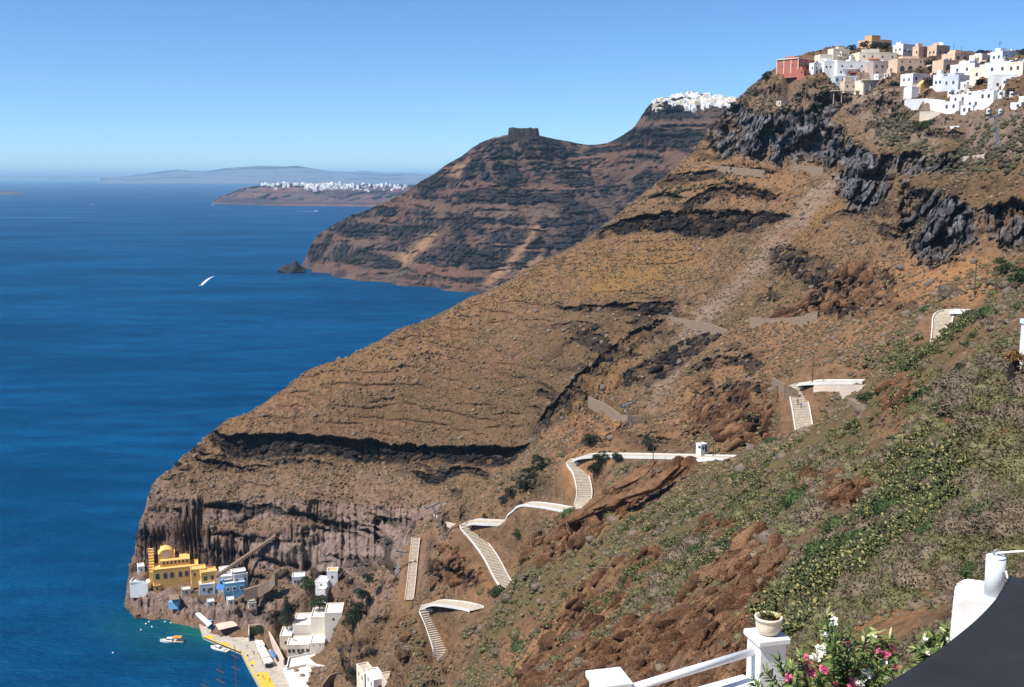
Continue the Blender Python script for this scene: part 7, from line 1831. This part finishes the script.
order = np.argsort(sdist[pads_i] + rng.uniform(0, 30, len(pads_i)))
lead = pads_i[order[:240]]
for n_, j in enumerate(lead):
    o = link('prickly_pear', cact[n_ % 6], None, tuple(co[j] - np.array([0, 0, .08])), random.uniform(0, 6.28))
    s_ = random.uniform(.45, 1.2) * min(1.25, .7 + sdist[j] / 350); o.scale = (s_ * 1.15, s_ * 1.15, s_)
    tag(o, 'green prickly pear clump with yellowish pads growing on the near slope', 'cactus', 'prickly pears on the near slope')
rest = pads_i[order[240:]]
vs_ = []; fs_ = []; base_ = 0
cv = [(np.array([v_.co[:] for v_ in m_.vertices]), np.array([p_.vertices[:] for p_ in m_.polygons])) for m_ in cact]
for n_, j in enumerate(rest):
    v_, f_ = cv[n_ % 6]; a = random.uniform(0, 6.28); s_ = random.choice((random.uniform(.4, .8), random.uniform(.7, 1.25))) * min(1.3, .7 + sdist[j] / 350)
    ca, sa = math.cos(a) * s_, math.sin(a) * s_
    vs_.append(np.stack([v_[:, 0] * ca - v_[:, 1] * sa, v_[:, 0] * sa + v_[:, 1] * ca, v_[:, 2] * s_], 1) + co[j] - np.array([0, 0, .08])); fs_.append(f_ + base_); base_ += len(v_)
if vs_:
    tag(link('prickly_pear_thicket', mesh_np('prickly_pear_thicket', np.concatenate(vs_), np.concatenate(fs_), M_PAD)), 'thicket of prickly pear spreading over the middle of the slope', 'cactus', kind='stuff')
# big broken ledges that overhang the near slope
def ledge(px, py, Y, sx, sy, sz, rz, tilt, seed, label):
    sh, f0 = rock_shapes(1, seed, 4); v = sh[0] * np.array([sx, sy, sz])
    lay = np.round(v[:, 2] / .55) * .55; v[:, 0] *= 1 + .10 * np.sin(lay * 5 + seed); v[:, 1] *= 1 + .10 * np.cos(lay * 4 + seed)
    o = link('rock_ledge', mesh_np('rock_ledge', v, f0, M_BROCK), None, at(px, py, Y)); o.rotation_euler = (0, tilt, rz); tag(o, label, 'rock')
ledge(748, 566, 128, 6.2, 3.6, 1.3, .25, -.22, 3, 'broad brown rock ledge overhanging a dark hollow beside the large cactus thicket')
ledge(718, 578, 132, 4.0, 3.0, 1.5, .1, -.35, 4, 'blocky brown rock at the left end of the overhanging ledge')
ledge(735, 612, 112, 4.8, 3.2, 1.6, .2, -.3, 5, 'wide brown rock slab below the overhanging ledge, behind the flower pot')
ledge(700, 606, 124, 3.4, 2.8, 1.4, 0, -.4, 6, 'brown rock slab left of the flower pot')
ledge(632, 478, 262, 7, 3.5, 1.8, .1, -.55, 8, 'long slanting brown rock below the level path, right of the top bend')
ledge(655, 486, 256, 8, 3.5, 1.8, .1, -.5, 9, 'lower slanting brown rock ledge above the middle cactus slope')
ledge(590, 512, 285, 7, 4, 2.2, .1, -.6, 10, 'slanting red-brown rock under the steep path flight')
ledge(615, 500, 272, 6, 4, 1.8, .1, -.55, 12, 'red-brown rock ledge between the steep flight and the cactus slope')
for k, (px, py, lab) in enumerate(((782, 541, 'dark grey boulder in the middle of the large cactus thicket'), (905, 509, 'dark grey pointed boulder at the right edge of the large cactus thicket'), (1002, 437, 'dark boulder on the right slope beside dry cushions'), (985, 430, 'flat dark boulder just left of the dark boulder on the right slope'), (757, 545, 'small grey boulder above the overhanging ledge'))):
    p_ = hit(px, py, zb, near=20)
    if p_: 
        s_ = (p_ - Vector((0, 0, CZ))).length / F * 9; sh, f0 = rock_shapes(1, 60 + k, 3); o = link('boulder', mesh_np('boulder', sh[0] * np.array([1.2, 1, .8]) * s_, f0, M_LROCK if k != 4 else M_CROCK), None, tuple(p_)); tag(o, lab, 'boulder')
# the dead agave stump, whitewashed stones and the white gate post at the right edge
p_ = hit(1013, 386, zb, near=40); s_ = (p_ - Vector((0, 0, CZ))).length / F; t_ = empty('agave_stump', tuple(p_)); tag(t_, 'dark dead agave stump with an orange-brown leaf tuft at the right edge', 'plant')
MB().lathe([(5 * s_, -2 * s_), (5.5 * s_, 6 * s_), (4.6 * s_, 16 * s_), (4 * s_, 24 * s_)], 12).build('trunk', M_LROCK, t_)
v_, f_ = leaves(np.array([[0, 0, 25 * s_]]), np.array([8 * s_]), 160, .55, .9, 1.0, .16); link('leaf_tuft', mesh_np('leaf_tuft', v_, f_, leaf_mat('dry_agave', (.16, .09, .03), (.36, .22, .09), scale=2)), t_)
p_ = hit(1026, 372, zb, near=40); s_ = (p_ - Vector((0, 0, CZ))).length / F; t_ = empty('gate_post', tuple(p_)); tag(t_, 'white gate post cut by the right picture edge', 'post')
MB().box(-5 * s_, 5 * s_, -5 * s_, 5 * s_, -10 * s_, 44 * s_).build('shaft', M_WHITE, t_); MB().box(-6 * s_, 6 * s_, -6 * s_, 6 * s_, 44 * s_ + .002, 48 * s_).build('cap', M_BLUEWHITE, t_)
for k, (px, py) in enumerate(((988, 347), (1001, 371), (996, 374), (984, 386), (954, 384), (947, 396), (1006, 403), (978, 396))):
    p_ = hit(px, py, zb, near=40); s_ = (p_ - Vector((0, 0, CZ))).length / F * 2.6; sh, f0 = rock_shapes(1, 80 + k, 2); o = link('whitewashed_stone', mesh_np('whitewashed_stone', sh[0] * np.array([1.8, 1.2, .7]) * s_, f0, M_WHITE), None, tuple(p_)); tag(o, 'whitewashed stone lying in the scrub near the agave stump', 'stone', 'whitewashed stones')
lap('plants')

# ---- trees
def ht(px, py, near=0): return hit(px, py, ZB0, near=near) or Vector(at(px, py, 620))
for k, (px, py, near, hh, rr, lab) in enumerate((
  (521, 492, 330, 6.5, 3.0, 'leftmost of the dark trees in the gully above the zigzag path'), (531, 484, 330, 7.5, 3.2, 'second dark tree in the row climbing the gully'), (541, 474, 330, 8, 3.6, 'highest and largest dark tree in the row climbing the gully'), (511, 499, 330, 5, 2.4, 'small dark bushy tree at the foot of the gully row'), (503, 505, 330, 4, 2, 'lowest dark shrub tree at the foot of the gully row'),
  (590, 452, 330, 7, 3.6, 'round dark tree just above the top corner of the zigzag path'), (648, 452, 290, 5.5, 2.6, 'dark tree by the level path left of the white hut'), (601, 464, 300, 4.5, 3.2, 'dark bushy tree inside the top bend of the zigzag path'), (596, 476, 300, 5, 3.2, 'dark bushy tree right beside the steep path flight under the top bend'), (617, 462, 300, 3, 2.4, 'low dark bush on the lower edge of the level path'),
  (518, 538, 300, 3, 2.2, 'green bush right of the long straight path flight'), (498, 596, 250, 3.2, 3.4, 'bright green bush at the bottom end of the long straight path flight'), (484, 520, 330, 3, 1.0, 'small upright cypress above the left hairpin'),
  (1003, 279, 120, 5.2, 2.6, 'round green tree on the orange soil below the grey cliff'), (1022, 289, 120, 5.0, 2.6, 'green tree at the right picture edge below the grey cliff'),
  (766, 82, 500, 7, 3.4, 'dark cypress-like tree on the ridge left of the red hotel'), (781, 75, 500, 4, 2.2, 'small dark tree in front of the red hotel'), (864, 49, 500, 5, 3.2, 'left dark tree under the ochre church'), (874, 50, 500, 4.5, 3.6, 'middle dark tree under the ochre church'), (884, 50.5, 500, 5, 4, 'right dark tree under the ochre church'), (852, 52, 500, 4.5, 3, 'dark tree on the crest left of the ochre church'),
  (931, 66, 480, 4, 4, 'wide dark tree between the peach arcade and the domed house'), (931, 87, 450, 4.5, 4.6, 'dark spreading tree behind the white chapel'), (983, 57, 480, 4, 3.4, 'dark tree on the skyline left of the pale blue house'), (1022, 57, 430, 4.5, 3, 'dark tree on the skyline at the right picture edge'), (1010, 95, 360, 2.6, 1.8, 'round shrub at the end of the long white house'), (927, 128, 380, 3, 5, 'green hedge tree below the long pale house, left end'), (938, 126, 380, 3.4, 5, 'green hedge tree below the long pale house, right end'),
  (928, 408, 120, 3.4, 3.2, 'big bright green bush beside the cactus below the topmost path'), (868, 404, 160, 2.6, 2.2, 'grey-green bush at the end of the level path'), (960, 376, 90, 2.0, 1.5, 'dark green bush left of the dead agave'), (674, 352, 380, 3.4, 2.2, 'lone dark bush below the ruined terrace wall'))):
    tree(ht(px, py, near), hh, rr, lab, seed=k + 31, m=M_GREEN if ('green' in lab and 'dark' not in lab) else M_PINE, trunk_h=.22, leaf=.17, dens=170, name='tree' if 'bush' not in lab and 'shrub' not in lab else 'large_bush', cat='tree' if 'bush' not in lab and 'shrub' not in lab else 'bush')
lap('trees')
